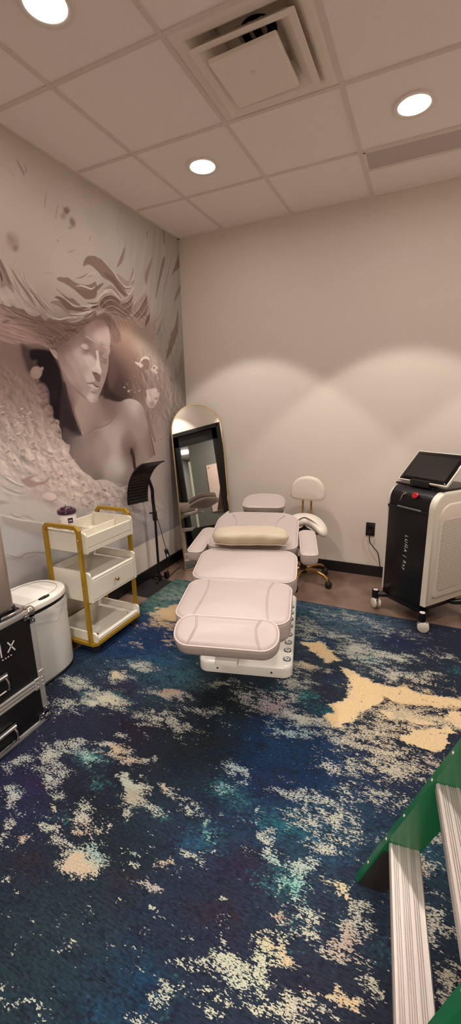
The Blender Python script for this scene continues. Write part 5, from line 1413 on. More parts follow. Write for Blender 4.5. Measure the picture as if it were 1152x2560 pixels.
('p',(132,103,91),16,1.0,[-1443,3705,-1332,3773,-1204,3784,-1146,3728,-1180,3628,-1311,3608,-1369,3640,-1472,3633,-1548,3663]),
('p',(204,180,162),6,1.0,[-1545,3711,-1482,3714,-1422,3709,-1379,3757,-1318,3798,-1241,3828,-1137,3801,-1142,3765,-1172,3780,-1226,3782,-1290,3774,-1345,3748,-1385,3710,-1332,3690,-1336,3656,-1391,3632,-1449,3658,-1506,3683]),
('p',(196,171,154),8,1.0,[-1054,3673,-982,3709,-928,3682,-882,3634,-905,3582,-965,3560,-1020,3576,-1106,3608,-1114,3632]),
('b',(120,93,82),0.6,1.0,[-1011,3657,39,3,-3,-25]),
('b',(124,97,86),0.6,0.8,[-924,3619,42,3,-4,-32]),
('s',(116,91,81),21,0.5,[7,17,9],[-862,3648,-906,3570,-1019,3488]),
('s',(126,100,90),9,1.0,[5,16,7],[-712,3606,-739,3579,-762,3526]),
('s',(176,152,138),11,0.7,11,[-675,3608,-705,3555]),
('s',(166,141,129),23,0.7,[13,32,42,16],[-1360,3545,-1330,3450,-1255,3367,-1219,3307]),
('p',(196,170,156),12,1.0,[-1293,3268,-1230,3306,-1154,3302,-1062,3323,-972,3306,-905,3237,-937,3159,-997,3094,-1099,3004,-1213,2993,-1284,3044,-1317,3132,-1275,3206]),
('b',(150,123,112),0.7,0.8,[-1150,3056,126,-1,-8,-64]),
('b',(122,95,86),0.7,0.8,[-1014,3145,65,0,-3,-26]),
('b',(150,124,112),0.7,0.7,[-1241,3306,46,-14,-18,-16]),
('s',(112,87,79),10,0.7,[5,11,7],[-1315,3231,-1314,3156,-1301,3082]),
('b',(108,82,73),0.5,0.7,[-1844,3305,37,1,-3,-21]),
('b',(170,143,129),0.4,1.0,[-1854,3314,29,1,-2,-17]),
('b',(108,82,73),0.5,0.7,[-1744,3250,49,1,-4,-28]),
('b',(170,143,129),0.4,1.0,[-1754,3259,38,1,-3,-22]),
('b',(108,82,73),0.5,0.7,[-1667,3271,29,1,-2,-17]),
('b',(170,143,129),0.4,1.0,[-1678,3280,23,1,-2,-13]),
('b',(108,82,73),0.5,0.7,[-1469,3257,45,1,-3,-25]),
('b',(170,143,129),0.4,1.0,[-1480,3267,35,1,-2,-19]),
('b',(108,82,73),0.5,0.7,[-1590,3231,23,0,-2,-13]),
('b',(170,143,129),0.4,1.0,[-1600,3241,18,0,-1,-10]),
('b',(108,82,73),0.5,0.7,[-1771,3356,20,1,-2,-11]),
('b',(170,143,129),0.4,1.0,[-1781,3365,15,1,-1,-9]),
('b',(108,82,73),0.5,0.7,[-1562,3480,21,1,-2,-12]),
('b',(170,143,129),0.4,1.0,[-1572,3489,16,1,-1,-9]),
('b',(108,82,73),0.5,0.7,[-1634,3154,21,0,-2,-12]),
('b',(170,143,129),0.4,1.0,[-1644,3163,16,0,-1,-9]),
('b',(108,82,73),0.5,0.7,[-1515,3376,14,0,-1,-8]),
('b',(170,143,129),0.4,1.0,[-1526,3385,11,0,-1,-6]),
('b',(108,82,73),0.5,0.7,[-941,3267,33,1,-2,-17]),
('b',(170,143,129),0.4,1.0,[-954,3277,25,0,-2,-13]),
('s',(122,98,88),21,0.6,[7,28,35,14],[-883,3469,-937,3403,-898,3340,-856,3289]),
('s',(168,144,132),15,0.7,[8,26,15],[-452,3325,-485,3256,-570,3188]),
('s',(118,96,88),19,0.6,[8,27,15],[-405,3271,-440,3189,-526,3120]),
('s',(116,93,84),15,0.6,[9,22,11],[-703,3133,-673,3066,-693,2999]),
('s',(96,76,68),12,0.7,[8,16,21],[26,3265,10,3192,-36,3077]),
('p',(172,150,139),15,0.5,[-640,3139,-491,3194,-532,2813,-605,2834,-692,2962]),
('s',(128,104,95),15,0.7,[7,20,12],[-643,3104,-648,2997,-715,2909]),
('b',(184,158,145),0.6,1.0,[-957,2492,29,-2,-3,-25]),
('s',(128,104,94),7,1.0,[5,10,5],[-977,2458,-941,2437,-907,2452]),
('s',(112,88,80),36,0.7,[13,31,49,40],[-1302,2906,-1260,2770,-1207,2597,-1135,2435]),
('n',0.17,118,-42.55,101,74,[-1562,3857,-1191,3893,-749,3809,-423,3596,-181,3331,-53,2903,-630,2640,-1324,2806,-1448,3180,-1801,3200,-1930,3346,-1534,3465]),
('n',0.09,109,-67.35,164,73,[-816,4444,-166,4546,14,4172,-11,3336,-452,3325,-746,3834,-1158,4157]),
('n',0.22,75,-40.11,79,62,[-3960,3482,-3735,3402,-3525,3312,-3334,3214,-3303,2985,-3237,2827,-3221,2666,-3068,2446,-3643,2392,-4143,2456]),
('p',(60,45,43),39,0.95,[-3643,3743,-3528,3714,-3243,3711,-3150,3617,-3107,3503,-3085,3320,-3050,3068,-2978,2897,-3042,2485,-3100,2541,-3207,2616,-3213,2746,-3237,2827,-3319,2885,-3300,3001,-3357,3078,-3346,3229,-3406,3302,-3489,3306,-3515,3370,-3559,3425,-3608,3450,-3628,3533,-3652,3640]),
('p',(27,20,21),14,1.0,[-3495,3700,-3244,3704,-3171,3611,-3119,3495,-3096,3312,-3070,3076,-3139,3045,-3211,2857,-3305,2908,-3300,3001,-3338,3070,-3325,3214,-3375,3317,-3438,3337,-3436,3403,-3379,3464,-3435,3518,-3517,3569,-3550,3636]),
('b',(44,34,34),0.9,0.5,[-3263,3170,92,1,-19,-115]),
('p',(48,40,41),28,1.0,[-3211,2857,-3122,3021,-3040,2996,-2957,2813,-3008,2482,-3111,2542,-3196,2623,-3203,2745]),
('p',(134,108,95),7,1.0,[-3568,3453,-3520,3502,-3455,3513,-3420,3501,-3380,3515,-3368,3490,-3396,3463,-3406,3426,-3439,3388,-3499,3360,-3550,3376,-3571,3410]),
('b',(150,124,110),0.9,0.6,[-3491,3457,55,3,-7,-40]),
('b',(118,92,82),0.5,1.0,[-3483,3343,20,1,-3,-19]),
('b',(96,74,66),0.9,0.8,[-3482,3565,41,3,-5,-29]),
('b',(62,46,42),0.5,0.55,[-3446,3275,45,1,-6,-33]),
('b',(112,86,77),0.45,0.95,[-3459,3290,38,-10,-17,-27]),
('b',(62,46,42),0.5,0.55,[-3398,3225,56,1,-7,-41]),
('b',(104,79,71),0.45,0.95,[-3411,3240,47,-13,-21,-33]),
('b',(62,46,42),0.5,0.55,[-3477,3201,49,1,-6,-37]),
('b',(122,95,84),0.45,0.95,[-3490,3216,42,-12,-18,-30]),
('b',(62,46,42),0.5,0.55,[-3360,3226,29,1,-3,-21]),
('b',(90,70,64),0.45,0.95,[-3373,3240,24,-7,-11,-17]),
('b',(62,46,42),0.5,0.55,[-3428,3158,60,0,-7,-45]),
('b',(116,90,80),0.45,0.95,[-3441,3172,51,-15,-22,-36]),
('b',(62,46,42),0.5,0.55,[-3383,3083,41,0,-5,-30]),
('b',(120,94,84),0.45,0.95,[-3396,3098,35,-10,-15,-24]),
('b',(62,46,42),0.5,0.55,[-3435,3061,55,-1,-7,-41]),
('b',(112,86,76),0.45,0.95,[-3448,3076,47,-14,-21,-33]),
('b',(62,46,42),0.5,0.55,[-3336,3014,52,-1,-6,-38]),
('b',(118,92,82),0.45,0.95,[-3349,3029,44,-14,-19,-30]),
('b',(62,46,42),0.5,0.55,[-3357,2945,68,-2,-8,-50]),
('b',(128,101,89),0.45,0.95,[-3370,2961,58,-19,-25,-39]),
('b',(62,46,42),0.5,0.55,[-3331,2859,53,-2,-6,-39]),
('b',(148,120,106),0.45,0.95,[-3345,2875,45,-15,-19,-30]),
('b',(62,46,42),0.5,0.55,[-3253,2840,45,-2,-5,-33]),
('b',(140,113,101),0.45,0.95,[-3267,2856,39,-13,-17,-26]),
('b',(62,46,42),0.5,0.55,[-3249,2737,54,-3,-6,-40]),
('b',(150,122,109),0.45,0.95,[-3263,2753,46,-16,-20,-30]),
('b',(62,46,42),0.5,0.55,[-3231,2655,49,-4,-6,-36]),
('b',(150,122,110),0.45,0.95,[-3245,2672,42,-16,-18,-27]),
('s',(92,66,59),4,0.85,[2,6,2],[-3566,3174,-3568,3138,-3586,3109]),
('s',(92,66,59),4,0.85,[2,6],[-3552,3094,-3527,3083]),
('s',(92,66,59),4,0.85,[3,7,3],[-3483,3064,-3461,3026,-3425,3014]),
('s',(92,66,59),4,0.85,[3,6],[-3460,2977,-3414,2969]),
('s',(92,66,59),4,0.85,[2,6],[-3490,3248,-3463,3241]),
('s',(92,66,59),4,0.85,[2,6],[-3509,3298,-3478,3321]),
('s',(92,66,59),4,0.85,[3,6],[-3429,3108,-3392,3101]),
('s',(92,66,59),4,0.85,[3,6],[-3380,2818,-3313,2861]),
('s',(92,66,59),4,0.85,[3,6],[-3524,2878,-3529,2848]),
('s',(92,66,59),4,0.85,[2,5],[-3899,2935,-3875,2906]),
('s',(92,66,59),4,0.85,[2,5],[-3845,2916,-3799,2912]),
('s',(92,66,59),4,0.85,[2,5],[-4002,3249,-3973,3240]),
('s',(92,66,59),4,0.85,[2,5],[-4011,2980,-4005,2970]),
('s',(92,66,59),4,0.85,[2,5],[-3995,3028,-3984,3024]),
('s',(92,66,59),4,0.85,[2,5],[-3990,2876,-3960,2798]),
('s',(92,66,59),4,0.85,[2,5],[-3938,2712,-3863,2663]),
('s',(92,66,59),4,0.85,[2,5],[-3855,2713,-3797,2650]),
('s',(92,66,59),4,0.85,[2,6],[-3755,2793,-3781,2744]),
('s',(92,66,59),4,0.85,[2,6,2],[-3897,2759,-3862,2720,-3808,2738]),
('p',(196,172,157),4,0.8,[-4001,2884,-3966,2875,-3948,2818,-3956,2798,-3975,2827]),
('b',(142,117,106),0.8,0.7,[-4020,2843,55,-3,-6,-34]),
('b',(132,106,96),0.6,0.7,[-3927,2845,17,-5,-16,-33]),
('b',(150,124,111),0.8,0.5,[-3913,3225,48,1,-10,-54]),
('b',(204,182,167),0.6,1.0,[-3850,2741,21,-1,-2,-13]),
('b',(150,123,110),0.9,0.35,[-3804,3102,81,-43,-83,-96]),
('p',(92,70,64),16,1.0,[-3142,3624,-3092,3510,-3064,3358,-3039,3184,-2972,2988,-2859,2985,-2914,3123,-2984,3300,-3045,3445]),
('q',[(-3097,3552,130,103,94),(-3071,3426,118,92,84),(-3028,3255,104,80,73),(-3004,3096,84,63,58),(-2903,3032,140,113,103),(-2793,3077,146,118,107),(-2904,3186,138,111,101),(-2675,2982,142,116,106),(-2972,3300,120,94,85),(-2870,2912,150,124,113)],7,70,[-3131,3625,-3092,3510,-3058,3358,-3027,3184,-3007,3078,-2974,2897,-2607,2884,-2447,3104,-2391,3192,-2577,3085,-2778,3178,-2946,3310,-3047,3427]),
('q',[(-1635,2994,196,176,163),(-1779,3074,178,157,145),(-1458,2894,164,141,131),(-1876,2906,158,134,124),(-1981,3030,140,116,107),(-2164,3061,122,98,90),(-2335,3106,112,88,81),(-2558,3009,142,115,105),(-2709,3065,146,119,108),(-2733,2902,150,123,112),(-2495,2880,136,110,101),(-2274,2917,126,101,93),(-2849,2770,156,129,117),(-2764,2697,148,122,111),(-2668,2676,122,97,88),(-3003,2618,104,86,80),(-3140,2655,70,58,56),(-2897,2582,128,109,100),(-2992,2454,128,108,100),(-2800,2462,140,119,110),(-2543,2553,154,131,120),(-2311,2653,164,143,131),(-2184,2584,172,153,141),(-2023,2726,162,139,128),(-1716,2774,160,137,127),(-2441,2366,152,130,120),(-2165,2382,172,153,141),(-2244,2158,188,170,158),(-2109,2092,190,172,160),(-2390,2102,176,157,145),(-2552,2200,150,129,119),(-2720,2194,132,113,105),(-2619,2031,112,93,86),(-2847,2154,124,105,97),(-2409,1966,150,130,120),(-2234,1889,160,141,130),(-2098,1816,142,122,113),(-1936,1887,150,129,118),(-1870,1992,140,117,107),(-1968,2218,150,127,116),(-1918,2405,118,95,87),(-1855,2495,142,118,108),(-1832,2283,84,63,58),(-1550,2603,160,137,127),(-1465,2395,154,130,120),(-1596,2240,146,122,112),(-1405,2184,158,134,124),(-1293,2380,138,113,104),(-1624,2023,142,118,109),(-1221,2233,130,106,97)],7,96,[-3231,2727,-3208,2660,-3147,2556,-3098,2529,-3130,2441,-3081,2354,-3000,2254,-2920,2158,-2795,2071,-2699,1987,-2573,1978,-2414,1928,-2242,1826,-2097,1786,-1947,1802,-1791,1888,-1719,1927,-1535,2062,-1415,2098,-1203,2174,-1150,2180,-1193,2335,-1258,2549,-1311,2756,-1381,2958,-1470,3064,-1605,3124,-1757,3144,-1896,3123,-2019,3102,-2155,3120,-2284,3152,-2408,3188,-2472,3106,-2567,3084,-2662,3120,-2790,3160,-2897,3067,-2931,2962,-2872,2744,-2857,2661]),
('p',(60,44,42),10,1.0,[-1815,2376,-1761,2324,-1734,2223,-1725,2088,-1724,1945,-1772,1977,-1798,2098,-1807,2231,-1845,2285]),
('p',(46,34,34),21,0.9,[-3102,3321,-3043,3323,-3024,3171,-2968,2963,-2898,2760,-2862,2662,-2960,2658,-3114,2706,-3223,2726,-3213,2943]),
('p',(78,64,61),28,0.8,[-3156,2774,-3024,2713,-2866,2662,-2963,2642,-3123,2654,-3202,2699]),
('s',(72,50,46),6,0.9,[5,8,9,6],[-2985,3081,-2928,2922,-2880,2759,-2855,2661]),
('s',(120,95,87),16,0.8,[5,16,18,16,12,4],[-2773,2642,-2622,2716,-2473,2743,-2340,2765,-2208,2826,-2088,2942]),
('s',(172,150,138),16,0.5,[5,14,16,11],[-2606,2687,-2413,2711,-2251,2761,-2126,2838]),
('s',(56,40,38),7,0.9,[4,9,11,13,9],[-1371,2924,-1311,2756,-1258,2549,-1202,2336,-1160,2180]),
('s',(64,46,43),11,0.6,[8,17,6],[-2154,3127,-2018,3105,-1895,3128]),
('b',(50,38,37),0.8,0.7,[-2194,3164,199,-27,-20,-43]),
('p',(54,41,39),38,0.9,[-2304,3366,-2203,3499,-2200,3283,-2025,3175,-1924,3119,-2087,3108,-2237,3141,-2334,3162]),
('p',(100,76,68),54,0.6,[-2113,3899,-2019,3727,-2023,3443,-2166,3284,-2235,3390,-2177,3565]),
('q',[(-2293,4158,142,112,102),(-2429,4084,150,121,110),(-2266,4052,168,140,128),(-2362,3975,170,144,132),(-2526,3973,150,122,111),(-2178,3951,166,140,128),(-2655,3982,132,104,94),(-2720,3887,140,112,102),(-2828,3832,140,113,103),(-2957,3775,134,106,97),(-3065,3681,130,103,94),(-3049,3564,126,100,91),(-2925,3676,148,121,110),(-2770,3725,166,141,128),(-2840,3597,156,129,118),(-2977,3500,136,109,100),(-2919,3408,140,113,103),(-2710,3624,168,144,131),(-2574,3653,178,156,142),(-2674,3519,162,138,126),(-2786,3458,152,126,115),(-2604,3450,178,156,143),(-2751,3352,150,124,113),(-2814,3278,132,106,97),(-2702,3244,146,120,110),(-2593,3161,172,149,138),(-2515,3123,152,128,118),(-2394,3269,146,122,112),(-2277,3466,142,117,107),(-2212,3615,142,117,106),(-2264,3563,146,121,110),(-2541,3873,128,100,90),(-2401,3897,146,119,108),(-2269,3828,138,111,101),(-2149,3841,152,126,115),(-2470,3808,132,105,95),(-2336,3367,150,126,116)],6,44,[-2827,3917,-2731,3981,-2618,4057,-2501,4135,-2385,4193,-2270,4216,-2163,4209,-2099,4140,-2088,4028,-2091,3933,-2108,3864,-2108,3816,-2157,3734,-2162,3667,-2199,3548,-2280,3398,-2363,3279,-2435,3181,-2503,3109,-2570,3083,-2656,3104,-2729,3155,-2823,3219,-2925,3293,-2997,3369,-3043,3453,-3081,3511,-3122,3609,-3140,3674,-3112,3743,-3046,3799,-2919,3864]),
('s',(120,93,85),17,0.7,[6,23,28,19,6],[-3051,3444,-2966,3340,-2868,3258,-2752,3178,-2656,3109]),
('s',(150,124,114),8,0.4,[3,8,8,4],[-3090,3527,-3047,3427,-2969,3318,-2873,3222]),
('b',(118,90,81),0.9,0.8,[-2552,3889,113,-24,-38,-49]),
('b',(116,89,80),0.8,0.85,[-2619,3748,99,-9,-24,-45]),
('b',(150,124,113),0.9,0.5,[-2739,3763,52,5,-5,-36]),
('b',(168,143,130),0.35,1.0,[-2628,3823,81,-6,-24,-45]),
('b',(182,158,144),0.9,0.7,[-2638,3837,44,-3,-11,-22]),
('s',(72,50,44),3,1.0,[3,7,8,5],[-2710,3808,-2659,3784,-2602,3775,-2544,3782]),
('s',(134,106,96),4,0.6,[2,4,2],[-2688,3847,-2619,3877,-2550,3858]),
('s',(182,156,143),6,1.0,[3,10,12,9,3],[-2605,3970,-2548,3956,-2498,3936,-2446,3919,-2399,3909]),
('s',(124,96,87),9,0.6,[3,10,6],[-2545,3935,-2481,3911,-2416,3891]),
('s',(172,145,133),6,1.0,[4,10,10,5],[-2271,3866,-2198,3862,-2141,3849,-2116,3830]),
('b',(112,86,77),0.9,0.8,[-2307,3768,64,-14,-26,-32]),
('b',(146,119,109),0.4,1.0,[-2222,3748,63,-9,-24,-36]),
('s',(70,49,43),4,1.0,[4,7,7,4],[-2335,3724,-2287,3704,-2231,3690,-2183,3689]),
('b',(112,86,77),0.8,0.85,[-2258,3654,65,-11,-20,-30]),
('p',(184,161,147),10,1.0,[-2418,3786,-2362,3800,-2359,3726,-2352,3633,-2330,3530,-2367,3471,-2419,3492,-2473,3505,-2525,3511,-2523,3556,-2466,3597,-2417,3675,-2410,3740]),
('p',(198,176,162),9,0.8,[-2417,3647,-2381,3650,-2352,3539,-2373,3514,-2424,3553,-2452,3551]),
('b',(194,172,158),0.8,0.6,[-2487,3549,37,2,-4,-28]),
('s',(108,82,73),7,0.7,[5,12,15,12,5],[-2362,3800,-2352,3727,-2344,3653,-2335,3578,-2327,3531]),
('p',(114,88,79),9,1.0,[-2535,3507,-2474,3498,-2420,3485,-2368,3466,-2396,3375,-2443,3378,-2476,3390,-2503,3446]),
('s',(46,29,26),3,1.0,[5,10,9,3],[-2502,3481,-2463,3494,-2436,3486,-2424,3473]),
('s',(150,124,113),5,0.7,[4,7,4],[-2415,3469,-2380,3466,-2344,3511]),
('p',(148,120,110),6,1.0,[-2639,3356,-2569,3368,-2506,3376,-2462,3372,-2426,3345,-2406,3307,-2444,3316,-2486,3324,-2531,3346,-2593,3347]),
('s',(188,162,149),8,1.0,[6,21,25,21,7],[-2637,3324,-2571,3310,-2511,3293,-2464,3282,-2421,3297]),
('s',(50,31,27),3,1.0,[3,7,9,10,13,6],[-2662,3353,-2607,3341,-2538,3345,-2500,3325,-2463,3304,-2409,3301]),
('b',(120,94,85),0.8,0.85,[-2542,3226,84,-11,-10,-22]),
('b',(184,161,149),0.9,0.75,[-2599,3166,81,-15,-22,-41]),
('s',(150,126,116),5,0.6,[4,7,5],[-2434,3191,-2494,3123,-2555,3095]),
('s',(66,48,44),4,0.9,[4,7,4],[-2095,3927,-2093,3899,-2105,3874]),
('p',(152,124,113),4,1.0,[-3242,3736,-3184,3742,-3135,3736,-3123,3700,-3131,3621,-3168,3634,-3201,3668,-3228,3706]),
('s',(48,33,31),3,1.0,[3,8,10,6],[-3222,3738,-3173,3740,-3136,3730,-3126,3708]),
('s',(178,150,137),4,0.8,[2,4,3],[-3226,3715,-3196,3665,-3157,3635]),
('s',(160,131,118),6,0.55,[2,6,6,2],[-3385,3832,-3327,3808,-3287,3765,-3277,3730]),
('s',(98,74,66),6,0.55,[2,6,6,2],[-3354,3844,-3296,3819,-3256,3778,-3245,3744]),
('s',(160,131,118),6,0.55,[2,6,6,2],[-3324,3856,-3265,3831,-3223,3792,-3213,3759]),
('s',(98,74,66),6,0.55,[2,6,6,2],[-3293,3867,-3233,3843,-3191,3806,-3180,3774]),
('s',(160,131,118),6,0.55,[2,6,6,2],[-3261,3879,-3201,3855,-3158,3820,-3146,3789]),
('s',(98,74,66),6,0.55,[2,6,6,2],[-3230,3891,-3169,3867,-3125,3834,-3113,3804]),
('s',(160,131,118),6,0.55,[2,6,6,2],[-3198,3903,-3136,3879,-3091,3848,-3079,3819]),
('s',(98,74,66),6,0.55,[2,6,6,2],[-3165,3916,-3103,3891,-3057,3863,-3045,3835]),
('s',(160,131,118),6,0.55,[2,6,6,2],[-3133,3928,-3070,3903,-3023,3877,-3010,3851]),
('s',(98,74,66),6,0.55,[2,6,6,2],[-3100,3940,-3036,3916,-2989,3892,-2975,3866]),
('s',(160,131,118),6,0.55,[2,6,6,2],[-3066,3953,-3002,3929,-2954,3907,-2940,3882]),
('s',(98,74,66),6,0.55,[2,6,6,2],[-3033,3966,-2968,3941,-2918,3922,-2904,3898]),
('s',(160,131,118),6,0.55,[2,6,6,2],[-2999,3979,-2933,3954,-2883,3937,-2868,3915]),
('s',(98,74,66),6,0.55,[2,6,6,2],[-2965,3992,-2898,3967,-2847,3953,-2832,3931]),
('s',(160,131,118),6,0.55,[2,6,6,2],[-2930,4005,-2863,3980,-2810,3968,-2795,3948]),
('s',(98,74,66),6,0.55,[2,6,6,2],[-2895,4018,-2827,3994,-2774,3984,-2758,3965]),
('s',(92,67,59),12,0.85,[5,22,18,6],[-2968,3999,-2899,3992,-2826,4002,-2736,4028]),
('s',(156,128,116),5,0.8,[2,6,6,2],[-3358,3868,-3275,3869,-3202,3861,-3136,3869]),
('s',(90,66,58),7,0.7,[3,7,6],[-3347,3813,-3266,3799,-3191,3795]),
('s',(148,120,108),5,0.8,[3,6,4],[-3374,3775,-3304,3759,-3233,3742]),
('s',(98,73,65),6,0.8,[3,9,8,3],[-3022,3951,-3097,3900,-3146,3837,-3186,3764]),
('s',(152,121,106),7,0.65,[3,7,7,3],[-2134,4217,-2073,4185,-2013,4131,-1989,4061]),
('s',(104,79,70),7,0.65,[3,7,7,3],[-2122,4204,-2058,4168,-2002,4116,-1979,4052]),
('s',(152,121,106),7,0.65,[3,7,7,3],[-2111,4192,-2044,4152,-1991,4101,-1968,4042]),
('s',(104,79,70),7,0.65,[3,7,7,3],[-2100,4179,-2030,4135,-1979,4085,-1957,4033]),
('s',(152,121,106),7,0.65,[3,7,7,3],[-2088,4166,-2015,4118,-1967,4070,-1946,4024]),
('s',(104,79,70),7,0.65,[3,7,7,3],[-2077,4153,-2001,4101,-1956,4055,-1935,4015]),
('s',(152,121,106),7,0.65,[3,7,7,3],[-2066,4140,-1986,4085,-1944,4039,-1925,4005]),
('s',(104,79,70),7,0.65,[3,7,7,3],[-2054,4128,-1971,4067,-1932,4024,-1914,3996]),
('s',(152,121,106),7,0.65,[3,7,7,3],[-2043,4115,-1956,4050,-1921,4008,-1903,3986]),
('s',(104,79,70),7,0.65,[3,7,7,3],[-2031,4102,-1942,4033,-1909,3992,-1892,3977]),
('s',(88,63,55),5,0.9,[4,11,5],[-2026,4098,-1951,4087,-1898,4035]),
('s',(88,63,55),5,0.9,[4,11,5],[-2050,4048,-1974,4047,-1920,4000]),
('s',(88,63,55),5,0.9,[4,11,5],[-2014,4005,-1961,4017,-1895,3993]),
('p',(116,90,79),16,0.85,[-2187,4289,-2042,4282,-1933,4216,-1860,4121,-1838,3994,-1936,3950,-2037,3960,-2068,4040,-2078,4122,-2140,4175]),
('n',0.26,13,-44.56,94,15,[-2187,4289,-2010,4277,-1872,4162,-1832,3995,-1953,3948,-2064,4009,-2095,4140]),
('n',0.24,23,-144.41,108,16,[-3359,3863,-3142,3894,-2958,3993,-2735,4032,-2649,4018,-2815,3919,-3009,3816,-3111,3747,-3244,3737,-3377,3759]),
('s',(200,173,156),5,0.85,[5,9,9,9,8,8,8,9,9,9,8,6],[-3289,2882,-3229,2848,-3262,2799,-3220,2745,-3229,2636,-3157,2551,-3097,2535,-3130,2441,-3081,2351,-2996,2244,-2921,2154,-2799,2072]),
('s',(198,172,156),5,0.8,[9,11,11,11,11],[-2799,2072,-2700,1984,-2574,1975,-2415,1926,-2243,1823]),
('n',0.24,135,-29.02,85,61,[-4099,2701,-3671,2587,-3228,2516,-3033,2255,-2686,1963,-2107,1790,-1960,1633,-2018,1195,-3073,1731,-3592,1847,-3923,2218,-4151,2408]),
('n',0.12,144,-20.93,198,108,[-4099,2701,-3228,2516,-2686,1963,-1513,1816,-900,1118,-2206,1058,-3631,1826,-4217,2038]),
('b',(150,121,110),0.5,0.8,[-2983,1795,17,-8,-5,-7]),
('b',(208,184,169),0.6,0.7,[-2989,1807,19,-3,0,-6]),
('b',(206,182,167),0.6,0.7,[-3554,2865,10,0,-1,-6]),
('b',(128,99,90),0.5,0.8,[-4012,2965,29,18,10,-14]),
('b',(208,184,169),0.6,0.7,[-4013,2987,34,-1,-2,-12]),
('b',(128,99,90),0.5,0.8,[-3876,2883,19,-4,-4,-9]),
('b',(208,184,169),0.6,0.7,[-3879,2896,18,-6,-4,-6]),
('b',(150,121,110),0.5,0.8,[-3152,1767,13,-8,-4,-5]),
('b',(208,184,169),0.6,0.7,[-3158,1777,15,-1,0,-5]),
('b',(150,121,110),0.5,0.8,[-3933,2664,21,-13,-9,-11]),
('b',(208,184,169),0.6,0.7,[-3935,2681,25,7,3,-9]),
('b',(206,182,167),0.6,0.7,[-3382,1809,19,-4,-2,-12]),
('b',(206,182,167),0.6,0.7,[-3490,2670,25,-2,-3,-16]),
('b',(206,182,167),0.6,0.7,[-1957,1570,34,-7,-2,-17]),
('b',(150,121,110),0.5,0.8,[-3922,2904,14,0,-1,-7]),
('b',(208,184,169),0.6,0.7,[-3926,2914,13,-4,-3,-5]),
('b',(206,182,167),0.6,0.7,[-1976,1527,18,-4,-1,-10]),
('b',(128,99,90),0.5,0.8,[-3732,2573,14,-2,-2,-7]),
('b',(208,184,169),0.6,0.7,[-3736,2582,15,2,1,-5]),
('b',(206,182,167),0.6,0.7,[-3850,2797,11,-1,-1,-8]),
('b',(206,182,167),0.6,0.7,[-3099,2075,22,-4,-2,-13]),
('b',(150,121,110),0.5,0.8,[-3974,2727,17,2,1,-8]),
('b',(208,184,169),0.6,0.7,[-3977,2739,16,-3,-2,-6]),
('b',(150,121,110),0.5,0.8,[-2132,1657,17,2,4,-7]),
('b',(208,184,169),0.6,0.7,[-2140,1668,19,-3,0,-5]),
('b',(150,121,110),0.5,0.8,[-3703,2548,12,3,2,-6]),
('b',(208,184,169),0.6,0.7,[-3708,2556,11,-5,-2,-4]),
('b',(150,121,110),0.5,0.8,[-3032,2082,29,-6,-3,-13]),
('b',(208,184,169),0.6,0.7,[-3036,2099,28,-9,-4,-8]),
('b',(128,99,90),0.5,0.8,[-3617,2800,16,-10,-7,-8]),
('b',(208,184,169),0.6,0.7,[-3621,2812,20,-4,-3,-7]),
('b',(150,121,110),0.5,0.8,[-3818,2945,14,7,4,-6]),
('b',(208,184,169),0.6,0.7,[-3822,2955,15,0,0,-5]),
('b',(150,121,110),0.5,0.8,[-3345,2232,16,7,5,-8]),
('b',(208,184,169),0.6,0.7,[-3349,2244,17,-6,-3,-6]),
('b',(128,99,90),0.5,0.8,[-2501,1796,36,-7,-2,-15]),
('b',(208,184,169),0.6,0.7,[-2507,1816,35,4,5,-11]),
('b',(206,182,167),0.6,0.7,[-2634,1629,29,-7,-2,-17]),
('b',(150,121,110),0.5,0.8,[-3107,2466,14,1,1,-6]),
('b',(208,184,169),0.6,0.7,[-3113,2474,13,-5,-3,-4]),
('b',(128,99,90),0.5,0.8,[-3460,2226,26,-8,-5,-12]),
('b',(208,184,169),0.6,0.7,[-3464,2244,23,-14,-7,-7]),
('b',(206,182,167),0.6,0.7,[-3981,2816,7,0,-1,-5]),
('b',(150,121,110),0.5,0.8,[-3651,2958,24,-6,-6,-12]),
('b',(208,184,169),0.6,0.7,[-3654,2974,26,1,-1,-9]),
('b',(128,99,90),0.5,0.8,[-3953,2744,9,5,3,-4]),
('b',(208,184,169),0.6,0.7,[-3957,2752,10,-2,-1,-4]),
('b',(206,182,167),0.6,0.7,[-1945,1394,35,-8,-2,-18]),
('b',(150,121,110),0.5,0.8,[-3942,2708,9,5,3,-4]),
('b',(208,184,169),0.6,0.7,[-3947,2715,9,-3,-2,-3]),
('b',(206,182,167),0.6,0.7,[-2498,1755,29,-6,-2,-16]),
('b',(128,99,90),0.5,0.8,[-3445,2656,12,-5,-4,-6]),
('b',(208,184,169),0.6,0.7,[-3450,2665,14,3,1,-4]),
('b',(128,99,90),0.5,0.8,[-3972,2678,18,-14,-10,-10]),
('b',(208,184,169),0.6,0.7,[-3975,2695,25,4,1,-9]),
('b',(150,121,110),0.5,0.8,[-2970,1798,12,2,3,-6]),
('b',(208,184,169),0.6,0.7,[-2976,1807,13,-3,-1,-4]),
('b',(206,182,167),0.6,0.7,[-2561,1676,45,-10,-4,-25]),
('b',(206,182,167),0.6,0.7,[-1977,1539,31,-7,-2,-16]),
('b',(128,99,90),0.5,0.8,[-3946,3027,8,3,1,-4]),
('b',(208,184,169),0.6,0.7,[-3950,3032,7,3,1,-3]),
('b',(206,182,167),0.6,0.7,[-3253,2478,10,-1,-1,-6]),
('b',(150,121,110),0.5,0.8,[-3333,2624,10,4,3,-4]),
('b',(208,184,169),0.6,0.7,[-3338,2631,9,-4,-2,-3]),
('b',(128,99,90),0.5,0.8,[-2918,1651,31,-20,-12,-12]),
('b',(208,184,169),0.6,0.7,[-2922,1673,36,-10,-2,-11]),
